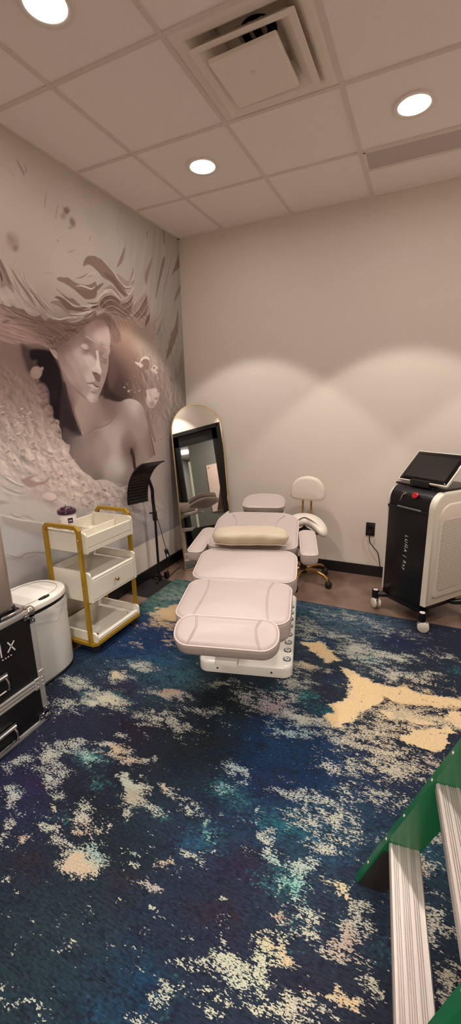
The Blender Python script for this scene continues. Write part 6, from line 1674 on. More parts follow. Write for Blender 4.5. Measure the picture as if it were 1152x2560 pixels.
('b',(206,182,167),0.6,0.7,[-3664,2730,16,-1,-2,-11]),
('b',(128,99,90),0.5,0.8,[-2528,1816,49,-14,-7,-19]),
('b',(208,184,169),0.6,0.7,[-2532,1843,49,-14,-5,-14]),
('b',(128,99,90),0.5,0.8,[-3687,2546,26,1,0,-13]),
('b',(208,184,169),0.6,0.7,[-3690,2563,24,-8,-4,-8]),
('b',(206,182,167),0.6,0.7,[-3430,2546,17,-2,-2,-11]),
('b',(128,99,90),0.5,0.8,[-3533,2523,17,8,6,-8]),
('b',(208,184,169),0.6,0.7,[-3537,2535,18,4,2,-6]),
('b',(150,121,110),0.5,0.8,[-3337,2255,16,6,5,-8]),
('b',(208,184,169),0.6,0.7,[-3342,2267,18,1,1,-6]),
('b',(150,121,110),0.5,0.8,[-4027,3032,23,-4,-4,-12]),
('b',(208,184,169),0.6,0.7,[-4029,3047,24,5,1,-8]),
('b',(150,121,110),0.5,0.8,[-3615,2637,18,-9,-7,-9]),
('b',(208,184,169),0.6,0.7,[-3619,2650,22,1,0,-7]),
('b',(128,99,90),0.5,0.8,[-3760,2845,20,-13,-10,-10]),
('b',(208,184,169),0.6,0.7,[-3762,2862,26,-5,-3,-9]),
('b',(150,121,110),0.5,0.8,[-2022,1742,44,3,8,-18]),
('b',(208,184,169),0.6,0.7,[-2029,1766,45,-1,3,-13]),
('b',(206,182,167),0.6,0.7,[-3094,1789,20,-4,-2,-12]),
('b',(206,182,167),0.6,0.7,[-3335,2518,9,-1,-1,-6]),
('b',(150,121,110),0.5,0.8,[-2820,1499,16,-4,-1,-7]),
('b',(208,184,169),0.6,0.7,[-2827,1510,15,0,1,-5]),
('b',(206,182,167),0.6,0.7,[-2660,1598,12,-3,-1,-7]),
('b',(206,182,167),0.6,0.7,[-3649,2440,9,-1,-1,-6]),
('b',(150,121,110),0.5,0.8,[-2786,1695,35,10,12,-17]),
('b',(208,184,169),0.6,0.7,[-2791,1718,36,-18,-7,-10]),
('b',(128,99,90),0.5,0.8,[-3758,3002,29,8,4,-13]),
('b',(208,184,169),0.6,0.7,[-3761,3020,28,8,3,-9]),
('b',(206,182,167),0.6,0.7,[-2681,1658,20,-4,-2,-11]),
('b',(128,99,90),0.5,0.8,[-3641,2873,17,-14,-11,-9]),
('b',(208,184,169),0.6,0.7,[-3644,2888,25,2,0,-8]),
('b',(150,121,110),0.5,0.8,[-3419,2383,21,-6,-4,-10]),
('b',(208,184,169),0.6,0.7,[-3423,2397,21,6,3,-7]),
('b',(206,182,167),0.6,0.7,[-3763,2718,18,-1,-2,-12]),
('b',(150,121,110),0.5,0.8,[-3957,2943,17,0,-1,-8]),
('b',(208,184,169),0.6,0.7,[-3960,2953,16,-2,-2,-6]),
('b',(150,121,110),0.5,0.8,[-3196,2359,30,-6,-4,-13]),
('b',(208,184,169),0.6,0.7,[-3200,2378,29,-9,-4,-9]),
('b',(206,182,167),0.6,0.7,[-2879,1545,28,-7,-2,-16]),
('b',(206,182,167),0.6,0.7,[-3159,2302,29,-4,-3,-17]),
('b',(206,182,167),0.6,0.7,[-3342,2485,43,-5,-4,-27]),
('b',(150,121,110),0.5,0.8,[-3423,2405,28,-10,-7,-13]),
('b',(208,184,169),0.6,0.7,[-3427,2424,30,-3,-1,-10]),
('b',(150,121,110),0.5,0.8,[-2877,2101,14,-5,-3,-6]),
('b',(208,184,169),0.6,0.7,[-2883,2110,15,-1,0,-5]),
('b',(150,121,110),0.5,0.8,[-2426,1490,20,2,4,-9]),
('b',(208,184,169),0.6,0.7,[-2433,1503,20,2,3,-6]),
('b',(206,182,167),0.6,0.7,[-3246,2371,13,-2,-1,-8]),
('b',(150,121,110),0.5,0.8,[-2356,1595,13,-6,-4,-5]),
('b',(208,184,169),0.6,0.7,[-2364,1605,14,-4,-1,-4]),
('b',(206,182,167),0.6,0.7,[-3247,2193,8,-1,-1,-5]),
('b',(206,182,167),0.6,0.7,[-3114,1954,20,-4,-2,-12]),
('b',(206,182,167),0.6,0.7,[-3077,2183,48,-7,-4,-29]),
('b',(206,182,167),0.6,0.7,[-2668,1664,25,-5,-2,-14]),
('b',(128,99,90),0.5,0.8,[-2042,1406,42,-1,5,-17]),
('b',(208,184,169),0.6,0.7,[-2049,1429,42,-3,2,-12]),
('b',(206,182,167),0.6,0.7,[-3734,2744,13,-1,-2,-9]),
('b',(150,121,110),0.5,0.8,[-4050,2539,24,9,6,-12]),
('b',(208,184,169),0.6,0.7,[-4052,2556,26,-1,-1,-9]),
('b',(150,121,110),0.5,0.8,[-3786,2785,15,-1,-1,-8]),
('b',(208,184,169),0.6,0.7,[-3789,2795,15,-1,-1,-5]),
('b',(206,182,167),0.6,0.7,[-3117,2329,18,-2,-2,-11]),
('b',(128,99,90),0.5,0.8,[-3666,2613,18,-13,-10,-9]),
('b',(208,184,169),0.6,0.7,[-3669,2628,21,-10,-5,-7]),
('b',(206,182,167),0.6,0.7,[-1978,1586,27,-6,-2,-14]),
('b',(128,99,90),0.5,0.8,[-3147,1980,29,6,6,-14]),
('b',(208,184,169),0.6,0.7,[-3151,1999,30,-7,-2,-10]),
('b',(206,182,167),0.6,0.7,[-3881,2837,21,-1,-2,-14]),
('b',(206,182,167),0.6,0.7,[-3837,2491,19,-2,-2,-13]),
('b',(128,99,90),0.5,0.8,[-3037,1926,11,2,2,-5]),
('b',(208,184,169),0.6,0.7,[-3043,1934,10,-5,-2,-3]),
('b',(206,182,167),0.6,0.7,[-4066,2768,13,-1,-2,-9]),
('b',(128,99,90),0.5,0.8,[-2018,1670,41,-24,-16,-14]),
('b',(208,184,169),0.6,0.7,[-2025,1696,49,-13,-4,-13]),
('b',(128,99,90),0.5,0.8,[-3185,2059,12,-1,0,-5]),
('b',(208,184,169),0.6,0.7,[-3191,2067,11,-5,-2,-3]),
('b',(150,121,110),0.5,0.8,[-3875,2719,28,10,6,-13]),
('b',(208,184,169),0.6,0.7,[-3877,2738,28,-5,-3,-10]),
('b',(128,99,90),0.5,0.8,[-3628,2885,16,1,0,-8]),
('b',(208,184,169),0.6,0.7,[-3632,2895,16,1,0,-5]),
('b',(206,182,167),0.6,0.7,[-3419,2593,10,-1,-1,-7]),
('b',(128,99,90),0.5,0.8,[-3959,2444,23,-10,-7,-12]),
('b',(208,184,169),0.6,0.7,[-3962,2462,25,-3,-2,-9]),
('b',(206,182,167),0.6,0.7,[-2891,1700,15,-3,-1,-9]),
('b',(128,99,90),0.5,0.8,[-3801,2995,6,-4,-3,-3]),
('b',(208,184,169),0.6,0.7,[-3805,3001,8,1,0,-3]),
('b',(128,99,90),0.5,0.8,[-3681,2673,15,-4,-3,-7]),
('b',(208,184,169),0.6,0.7,[-3685,2683,13,-6,-4,-5]),
('b',(128,99,90),0.5,0.8,[-1988,1514,16,1,3,-7]),
('b',(208,184,169),0.6,0.7,[-1997,1525,15,-7,-3,-4]),
('b',(128,99,90),0.5,0.8,[-3001,1796,15,3,3,-7]),
('b',(208,184,169),0.6,0.7,[-3007,1807,16,0,1,-5]),
('b',(150,121,110),0.5,0.8,[-2248,1630,32,-17,-10,-11]),
('b',(208,184,169),0.6,0.7,[-2255,1650,36,-4,1,-10]),
('b',(128,99,90),0.5,0.8,[-2892,1632,18,1,3,-9]),
('b',(208,184,169),0.6,0.7,[-2898,1645,19,-5,-1,-6]),
('b',(150,121,110),0.5,0.8,[-3342,1930,22,-9,-5,-10]),
('b',(208,184,169),0.6,0.7,[-3346,1945,23,0,1,-8]),
('b',(128,99,90),0.5,0.8,[-3430,2722,11,-6,-5,-5]),
('b',(208,184,169),0.6,0.7,[-3435,2730,14,-3,-2,-5]),
('b',(206,182,167),0.6,0.7,[-2948,1895,11,-2,-1,-7]),
('b',(150,121,110),0.5,0.8,[-3145,2143,10,1,1,-5]),
('b',(208,184,169),0.6,0.7,[-3151,2150,10,0,0,-3]),
('b',(206,182,167),0.6,0.7,[-3062,2328,29,-4,-3,-18]),
('b',(150,121,110),0.5,0.8,[-3158,1801,28,1,3,-13]),
('b',(208,184,169),0.6,0.7,[-3162,1819,27,-11,-4,-8]),
('b',(128,99,90),0.5,0.8,[-2607,1713,16,-10,-6,-6]),
('b',(208,184,169),0.6,0.7,[-2614,1725,18,-7,-3,-5]),
('b',(206,182,167),0.6,0.7,[-2601,1692,21,-5,-2,-12]),
('b',(150,121,110),0.5,0.8,[-2385,1515,38,-4,2,-16]),
('b',(208,184,169),0.6,0.7,[-2391,1536,34,-17,-7,-9]),
('b',(206,182,167),0.6,0.7,[-2914,1548,23,-6,-2,-14]),
('b',(206,182,167),0.6,0.7,[-1893,1493,18,-4,-1,-9]),
('b',(150,121,110),0.5,0.8,[-3585,2593,24,6,4,-11]),
('b',(208,184,169),0.6,0.7,[-3588,2609,24,-1,-1,-8]),
('b',(206,182,167),0.6,0.7,[-3524,2639,15,-1,-2,-9]),
('b',(128,99,90),0.5,0.8,[-3147,1798,24,-9,-5,-10]),
('b',(208,184,169),0.6,0.7,[-3152,1814,25,-7,-2,-8]),
('b',(150,121,110),0.5,0.8,[-3455,2676,24,0,0,-11]),
('b',(208,184,169),0.6,0.7,[-3458,2691,24,0,-1,-8]),
('b',(150,121,110),0.5,0.8,[-3589,2620,26,8,5,-12]),
('b',(208,184,169),0.6,0.7,[-3592,2638,26,9,4,-9]),
('b',(128,99,90),0.5,0.8,[-2148,1803,39,-1,3,-15]),
('b',(208,184,169),0.6,0.7,[-2155,1824,39,-6,-1,-11]),
('b',(128,99,90),0.5,0.8,[-2199,1485,25,4,7,-11]),
('b',(208,184,169),0.6,0.7,[-2207,1501,24,-13,-5,-6]),
('b',(128,99,90),0.5,0.8,[-2296,1514,18,-14,-9,-6]),
('b',(208,184,169),0.6,0.7,[-2303,1528,22,-10,-4,-6]),
('b',(128,99,90),0.5,0.8,[-4021,2555,21,7,4,-11]),
('b',(208,184,169),0.6,0.7,[-4024,2570,20,-8,-4,-8]),
('b',(128,99,90),0.5,0.8,[-1966,1532,18,5,7,-8]),
('b',(208,184,169),0.6,0.7,[-1974,1545,20,-8,-3,-5]),
('b',(206,182,167),0.6,0.7,[-3195,2536,14,-1,-1,-9]),
('b',(150,121,110),0.5,0.8,[-2852,1509,29,-15,-8,-11]),
('b',(208,184,169),0.6,0.7,[-2857,1529,29,-15,-5,-8]),
('b',(128,99,90),0.5,0.8,[-2426,1819,27,-2,1,-11]),
('b',(208,184,169),0.6,0.7,[-2433,1835,23,-13,-6,-6]),
('b',(206,182,167),0.6,0.7,[-3712,2623,19,-2,-2,-13]),
('b',(206,182,167),0.6,0.7,[-3841,2861,16,-1,-2,-11]),
('b',(150,121,110),0.5,0.8,[-2824,1719,17,-3,-1,-7]),
('b',(208,184,169),0.6,0.7,[-2830,1730,17,-2,0,-5]),
('b',(150,121,110),0.5,0.8,[-3815,2913,19,1,-1,-9]),
('b',(208,184,169),0.6,0.7,[-3818,2925,17,-6,-4,-6]),
('b',(206,182,167),0.6,0.7,[-2458,1488,36,-8,-3,-20]),
('b',(206,182,167),0.6,0.7,[-3789,2465,20,-2,-2,-14]),
('b',(150,121,110),0.5,0.8,[-3241,2347,50,-2,0,-22]),
('b',(208,184,169),0.6,0.7,[-3243,2376,50,-4,-1,-16]),
('b',(150,121,110),0.5,0.8,[-3672,2847,12,-2,-2,-6]),
('b',(208,184,169),0.6,0.7,[-3677,2855,12,1,0,-4]),
('b',(206,182,167),0.6,0.7,[-3400,2478,9,-1,-1,-6]),
('b',(150,121,110),0.5,0.8,[-3287,1666,23,-1,2,-11]),
('b',(208,184,169),0.6,0.7,[-3292,1681,22,-8,-3,-7]),
('b',(206,182,167),0.6,0.7,[-3814,2351,15,-2,-2,-10]),
('b',(128,99,90),0.5,0.8,[-2850,1682,31,6,8,-15]),
('b',(208,184,169),0.6,0.7,[-2855,1703,33,-11,-4,-10]),
('b',(128,99,90),0.5,0.8,[-1918,1515,47,-6,1,-18]),
('b',(208,184,169),0.6,0.7,[-1925,1540,44,-19,-7,-11]),
('b',(128,99,90),0.5,0.8,[-3298,2157,34,11,10,-16]),
('b',(208,184,169),0.6,0.7,[-3301,2179,31,-19,-9,-10]),
('b',(150,121,110),0.5,0.8,[-3989,3040,16,7,4,-8]),
('b',(208,184,169),0.6,0.7,[-3992,3052,16,7,2,-6]),
('b',(150,121,110),0.5,0.8,[-2696,1623,12,-8,-5,-5]),
('b',(208,184,169),0.6,0.7,[-2703,1633,13,-7,-3,-4]),
('b',(206,182,167),0.6,0.7,[-2251,1777,34,-6,-3,-18]),
('b',(206,182,167),0.6,0.7,[-3845,2497,19,-2,-2,-13]),
('b',(150,121,110),0.5,0.8,[-3842,2543,34,12,8,-17]),
('b',(208,184,169),0.6,0.7,[-3844,2566,34,-12,-6,-12]),
('b',(128,99,90),0.5,0.8,[-3704,2916,19,4,1,-9]),
('b',(208,184,169),0.6,0.7,[-3707,2928,19,3,1,-6]),
('b',(150,121,110),0.5,0.8,[-2005,1533,21,4,7,-9]),
('b',(208,184,169),0.6,0.7,[-2013,1547,23,0,2,-7]),
('b',(150,121,110),0.5,0.8,[-3229,2129,22,8,7,-11]),
('b',(208,184,169),0.6,0.7,[-3233,2145,25,-4,-1,-8]),
('b',(206,182,167),0.6,0.7,[-3685,2531,9,-1,-1,-6]),
('b',(206,182,167),0.6,0.7,[-3083,2332,11,-1,-1,-6]),
('b',(206,182,167),0.6,0.7,[-3516,2225,18,-3,-2,-12]),
('b',(150,121,110),0.5,0.8,[-3680,2947,23,1,-1,-11]),
('b',(208,184,169),0.6,0.7,[-3683,2961,22,8,3,-7]),
('b',(150,121,110),0.5,0.8,[-2749,1690,9,-8,-5,-3]),
('b',(208,184,169),0.6,0.7,[-2756,1698,13,-1,0,-4]),
('b',(128,99,90),0.5,0.8,[-3472,2382,23,-11,-8,-11]),
('b',(208,184,169),0.6,0.7,[-3475,2398,26,-4,-2,-9]),
('b',(206,182,167),0.6,0.7,[-3255,2574,17,-2,-2,-10]),
('b',(128,99,90),0.5,0.8,[-2320,1428,16,-5,-2,-6]),
('b',(208,184,169),0.6,0.7,[-2328,1438,16,0,2,-5]),
('b',(150,121,110),0.5,0.8,[-3482,2682,18,-9,-7,-9]),
('b',(208,184,169),0.6,0.7,[-3486,2696,22,-2,-2,-7]),
('b',(150,121,110),0.5,0.8,[-2948,1963,16,-7,-4,-7]),
('b',(208,184,169),0.6,0.7,[-2954,1974,14,-9,-4,-4]),
('b',(206,182,167),0.6,0.7,[-3098,1724,22,-5,-2,-14]),
('b',(206,182,167),0.6,0.7,[-2538,1736,21,-4,-2,-12]),
('b',(206,182,167),0.6,0.7,[-2606,1554,11,-3,-1,-6]),
('b',(128,99,90),0.5,0.8,[-2444,1571,33,-12,-5,-13]),
('b',(208,184,169),0.6,0.7,[-2450,1591,30,-17,-7,-8]),
('b',(150,121,110),0.5,0.8,[-3758,2919,24,6,3,-11]),
('b',(208,184,169),0.6,0.7,[-3760,2934,20,-10,-6,-7]),
('b',(150,121,110),0.5,0.8,[-3565,2254,21,6,5,-10]),
('b',(208,184,169),0.6,0.7,[-3569,2268,22,-1,0,-8]),
('b',(128,99,90),0.5,0.8,[-2338,1729,18,3,5,-8]),
('b',(208,184,169),0.6,0.7,[-2346,1741,19,-6,-2,-5]),
('b',(150,121,110),0.5,0.8,[-3393,2661,31,1,0,-14]),
('b',(208,184,169),0.6,0.7,[-3396,2679,31,4,2,-10]),
('b',(150,121,110),0.5,0.8,[-3459,2612,9,-3,-2,-4]),
('b',(208,184,169),0.6,0.7,[-3464,2619,9,-3,-2,-3]),
('b',(206,182,167),0.6,0.7,[-2108,1436,28,-6,-2,-15]),
('b',(128,99,90),0.5,0.8,[-2274,1442,32,-10,-4,-12]),
('b',(208,184,169),0.6,0.7,[-2281,1460,29,-16,-6,-7]),
('b',(206,182,167),0.6,0.7,[-2761,1770,10,-2,-1,-6]),
('b',(206,182,167),0.6,0.7,[-3220,2126,19,-3,-2,-12]),
('b',(206,182,167),0.6,0.7,[-4008,2746,14,-1,-2,-10]),
('p',(156,127,116),10,1.0,[-3917,2201,-3853,2220,-3794,2240,-3673,2238,-3693,2215,-3779,2187,-3698,2139,-3580,2133,-3512,2171,-3509,2135,-3587,2091,-3688,2095,-3804,2089,-3882,2144]),
('s',(206,182,168),6,0.8,[4,10,9],[-3878,2211,-3796,2231,-3682,2234]),
('b',(200,175,161),0.7,0.8,[-3656,2188,118,-2,2,-42]),
('b',(158,131,120),0.5,0.8,[-3524,1935,138,-28,-15,-94]),
('p',(202,178,164),13,1.0,[-3657,1959,-3605,1980,-3517,1977,-3435,1928,-3433,1879,-3501,1859,-3569,1882,-3632,1921]),
('b',(196,171,157),0.5,1.0,[-3478,2001,57,-11,-6,-34]),
('s',(140,112,102),8,0.8,[5,13,8],[-3626,1905,-3538,1852,-3428,1858]),
('s',(146,118,108),8,0.7,[5,13,8],[-3430,1960,-3373,1904,-3344,1913]),
('b',(206,182,168),0.4,1.0,[-3435,2502,48,-24,-19,-23]),
('s',(138,110,100),6,0.85,[5,11,6],[-3499,2499,-3447,2461,-3384,2464]),
('b',(146,116,106),0.6,0.75,[-3702,2404,42,1,1,-13]),
('b',(206,183,169),0.7,0.6,[-3716,2421,38,1,0,-7]),
('b',(146,116,106),0.6,0.75,[-3009,2081,27,-1,2,-23]),
('b',(206,183,169),0.7,0.6,[-3015,2108,24,-1,1,-12]),
('b',(146,116,106),0.6,0.75,[-2926,1969,40,-2,2,-29]),
('b',(206,183,169),0.7,0.6,[-2938,2003,36,-2,1,-14]),
('b',(146,116,106),0.6,0.75,[-2885,1839,65,-4,2,-24]),
('b',(206,183,169),0.7,0.6,[-2907,1870,58,-4,1,-12]),
('b',(146,116,106),0.6,0.75,[-3249,2027,31,-1,1,-14]),
('b',(206,183,169),0.7,0.6,[-3258,2044,27,-1,0,-7]),
('b',(146,116,106),0.6,0.75,[-3120,1961,28,-1,1,-19]),
('b',(206,183,169),0.7,0.6,[-3128,1983,25,-1,1,-9]),
('b',(146,116,106),0.6,0.75,[-2797,1835,35,-2,4,-40]),
('b',(206,183,169),0.7,0.6,[-2804,1880,32,-2,2,-20]),
('b',(146,116,106),0.6,0.75,[-2465,1666,29,-3,4,-42]),
('b',(206,183,169),0.7,0.6,[-2470,1713,26,-2,2,-21]),
('b',(146,116,106),0.6,0.75,[-2984,1687,38,-3,1,-13]),
('b',(206,183,169),0.7,0.6,[-2997,1704,34,-3,1,-6]),
('b',(146,116,106),0.6,0.75,[-3117,2236,32,0,1,-15]),
('b',(206,183,169),0.7,0.6,[-3127,2254,28,0,1,-8]),
('b',(146,116,106),0.6,0.75,[-3182,2327,35,0,1,-21]),
('b',(206,183,169),0.7,0.6,[-3192,2352,31,0,1,-10]),
('b',(146,116,106),0.6,0.75,[-3288,2142,22,-1,1,-21]),
('b',(206,183,169),0.7,0.6,[-3293,2166,20,0,1,-10]),
('b',(146,116,106),0.6,0.75,[-3366,2125,26,-1,2,-29]),
('b',(206,183,169),0.7,0.6,[-3371,2158,23,0,1,-15]),
('b',(146,116,106),0.6,0.75,[-2667,1776,93,-7,4,-42]),
('b',(206,183,169),0.7,0.6,[-2697,1828,83,-6,2,-21]),
('b',(146,116,106),0.6,0.75,[-2080,1584,66,-6,12,-93]),
('b',(206,183,169),0.7,0.6,[-2092,1687,59,-5,6,-46]),
('b',(160,132,122),0.9,0.6,[-3718,2016,155,-98,-53,-66]),
('b',(152,124,114),0.9,0.5,[-3508,1813,185,-85,-34,-64]),
('s',(148,130,121),11,1.0,[6,19,25,14,4],[-4138,2286,-4072,2217,-3993,2164,-3924,2122,-3872,2108]),
('s',(212,194,180),7,1.0,[6,14,17,12,4],[-4143,2312,-4079,2257,-4016,2201,-3942,2155,-3884,2133]),
('s',(142,126,117),7,1.0,[4,12,15,10,3],[-4191,2187,-4103,2125,-4023,2077,-3953,2045,-3886,2026]),
('s',(206,189,176),11,0.7,[4,12,12,6],[-4195,2162,-4095,2084,-4000,2039,-3897,2011]),
('p',(154,143,137),8,1.0,[-4221,2019,-4169,1995,-4108,1970,-4173,1969,-4230,1969]),
('s',(86,76,72),5,0.7,4,[-4129,2297,-4090,2278,-4050,2259]),
('p',(158,141,133),23,0.85,[-4238,1841,-4090,1776,-3888,1689,-3671,1580,-3650,1387,-3808,1479,-4027,1615,-4192,1702]),
('p',(176,166,160),32,0.9,[-4248,1704,-4002,1580,-3815,1438,-3677,1335,-3696,1220,-3842,1277,-4000,1316,-4169,1324,-4276,1389]),
('s',(212,193,178),9,1.0,[6,14,13,13,6],[-4250,1856,-4131,1800,-4007,1734,-3873,1685,-3668,1598]),
('s',(130,106,96),6,0.85,[4,12,13,9,3],[-4124,1839,-4045,1778,-3939,1765,-3866,1723,-3810,1668]),
('s',(204,184,170),6,0.7,[4,9,6],[-4081,1828,-4015,1777,-3908,1761]),
('s',(132,106,99),7,0.9,[6,13,15,13,9],[-4248,1379,-4157,1309,-4069,1282,-3995,1299,-3844,1267]),
('s',(132,106,99),8,0.9,[10,13,8],[-3844,1267,-3731,1220,-3630,1182]),
('s',(140,122,116),15,0.6,[12,23,15],[-4255,1341,-4104,1259,-3851,1228]),
('b',(140,127,122),0.9,0.5,[-3851,1123,342,-125,-14,-85]),
('p',(150,138,132),28,0.6,[-2298,794,-1982,839,-1411,812,-606,759,-613,695,-1842,650]),
('s',(132,118,112),50,0.6,25,[-2634,762,-2104,716,-1540,753])]
RUG_SB = [(832,-1891,74,112,108),(2763,-4222,24,34,40),(1409,-4130,40,52,66),(1447,-4787,34,36,56),(1796,-5576,34,34,60),(2066,-5947,30,36,48),(2597,-5972,32,42,48),(2710,-6241,36,54,64),(2689,-6460,28,44,48),(3133,-6143,24,56,86),(3383,-5737,36,34,50),(3370,-5225,28,36,62),(3573,-4388,20,46,84),(3087,-4082,22,40,64),(2599,-4566,24,30,34),(2556,-3792,24,34,38),(3717,-1829,60,82,98),(4482,-1951,34,38,54),(4697,-2735,30,38,50),(3838,-2693,38,50,62),(3485,-3249,40,50,60),(2820,-2644,44,56,66),(4156,-3623,32,36,46),(4372,-4256,30,38,58),(4016,-4940,34,56,76),(3681,-5088,34,84,98),(3881,-5402,34,50,62),(4122,-5513,36,34,52),(3861,-5818,32,46,60),(4263,-5723,36,34,46),(4650,-4939,30,52,66),(4639,-5470,26,34,40),(1110,-3356,30,52,84),(1660,-3865,46,76,94),(2130,-5014,28,30,42),(2487,-5452,26,34,38),(2900,-5432,32,54,76),(3220,-5696,38,32,46),(3468,-6079,28,40,52)]
RUG_SP = [(1232,-4565,186,190,176),(1477,-5297,176,178,170),(2431,-5183,180,178,164),(2421,-5790,190,188,170),(3344,-5995,182,190,176),(3876,-5863,196,190,160),(4064,-5198,184,186,172),(4075,-4385,190,186,166),(4332,-3547,206,190,158),(3827,-2609,178,178,164),(3110,-2723,170,174,162),(1262,-2593,200,176,138),(2119,-4378,176,172,158),(4645,-5176,176,172,156),(3145,-4707,172,186,184),(3322,-3923,176,176,168)]
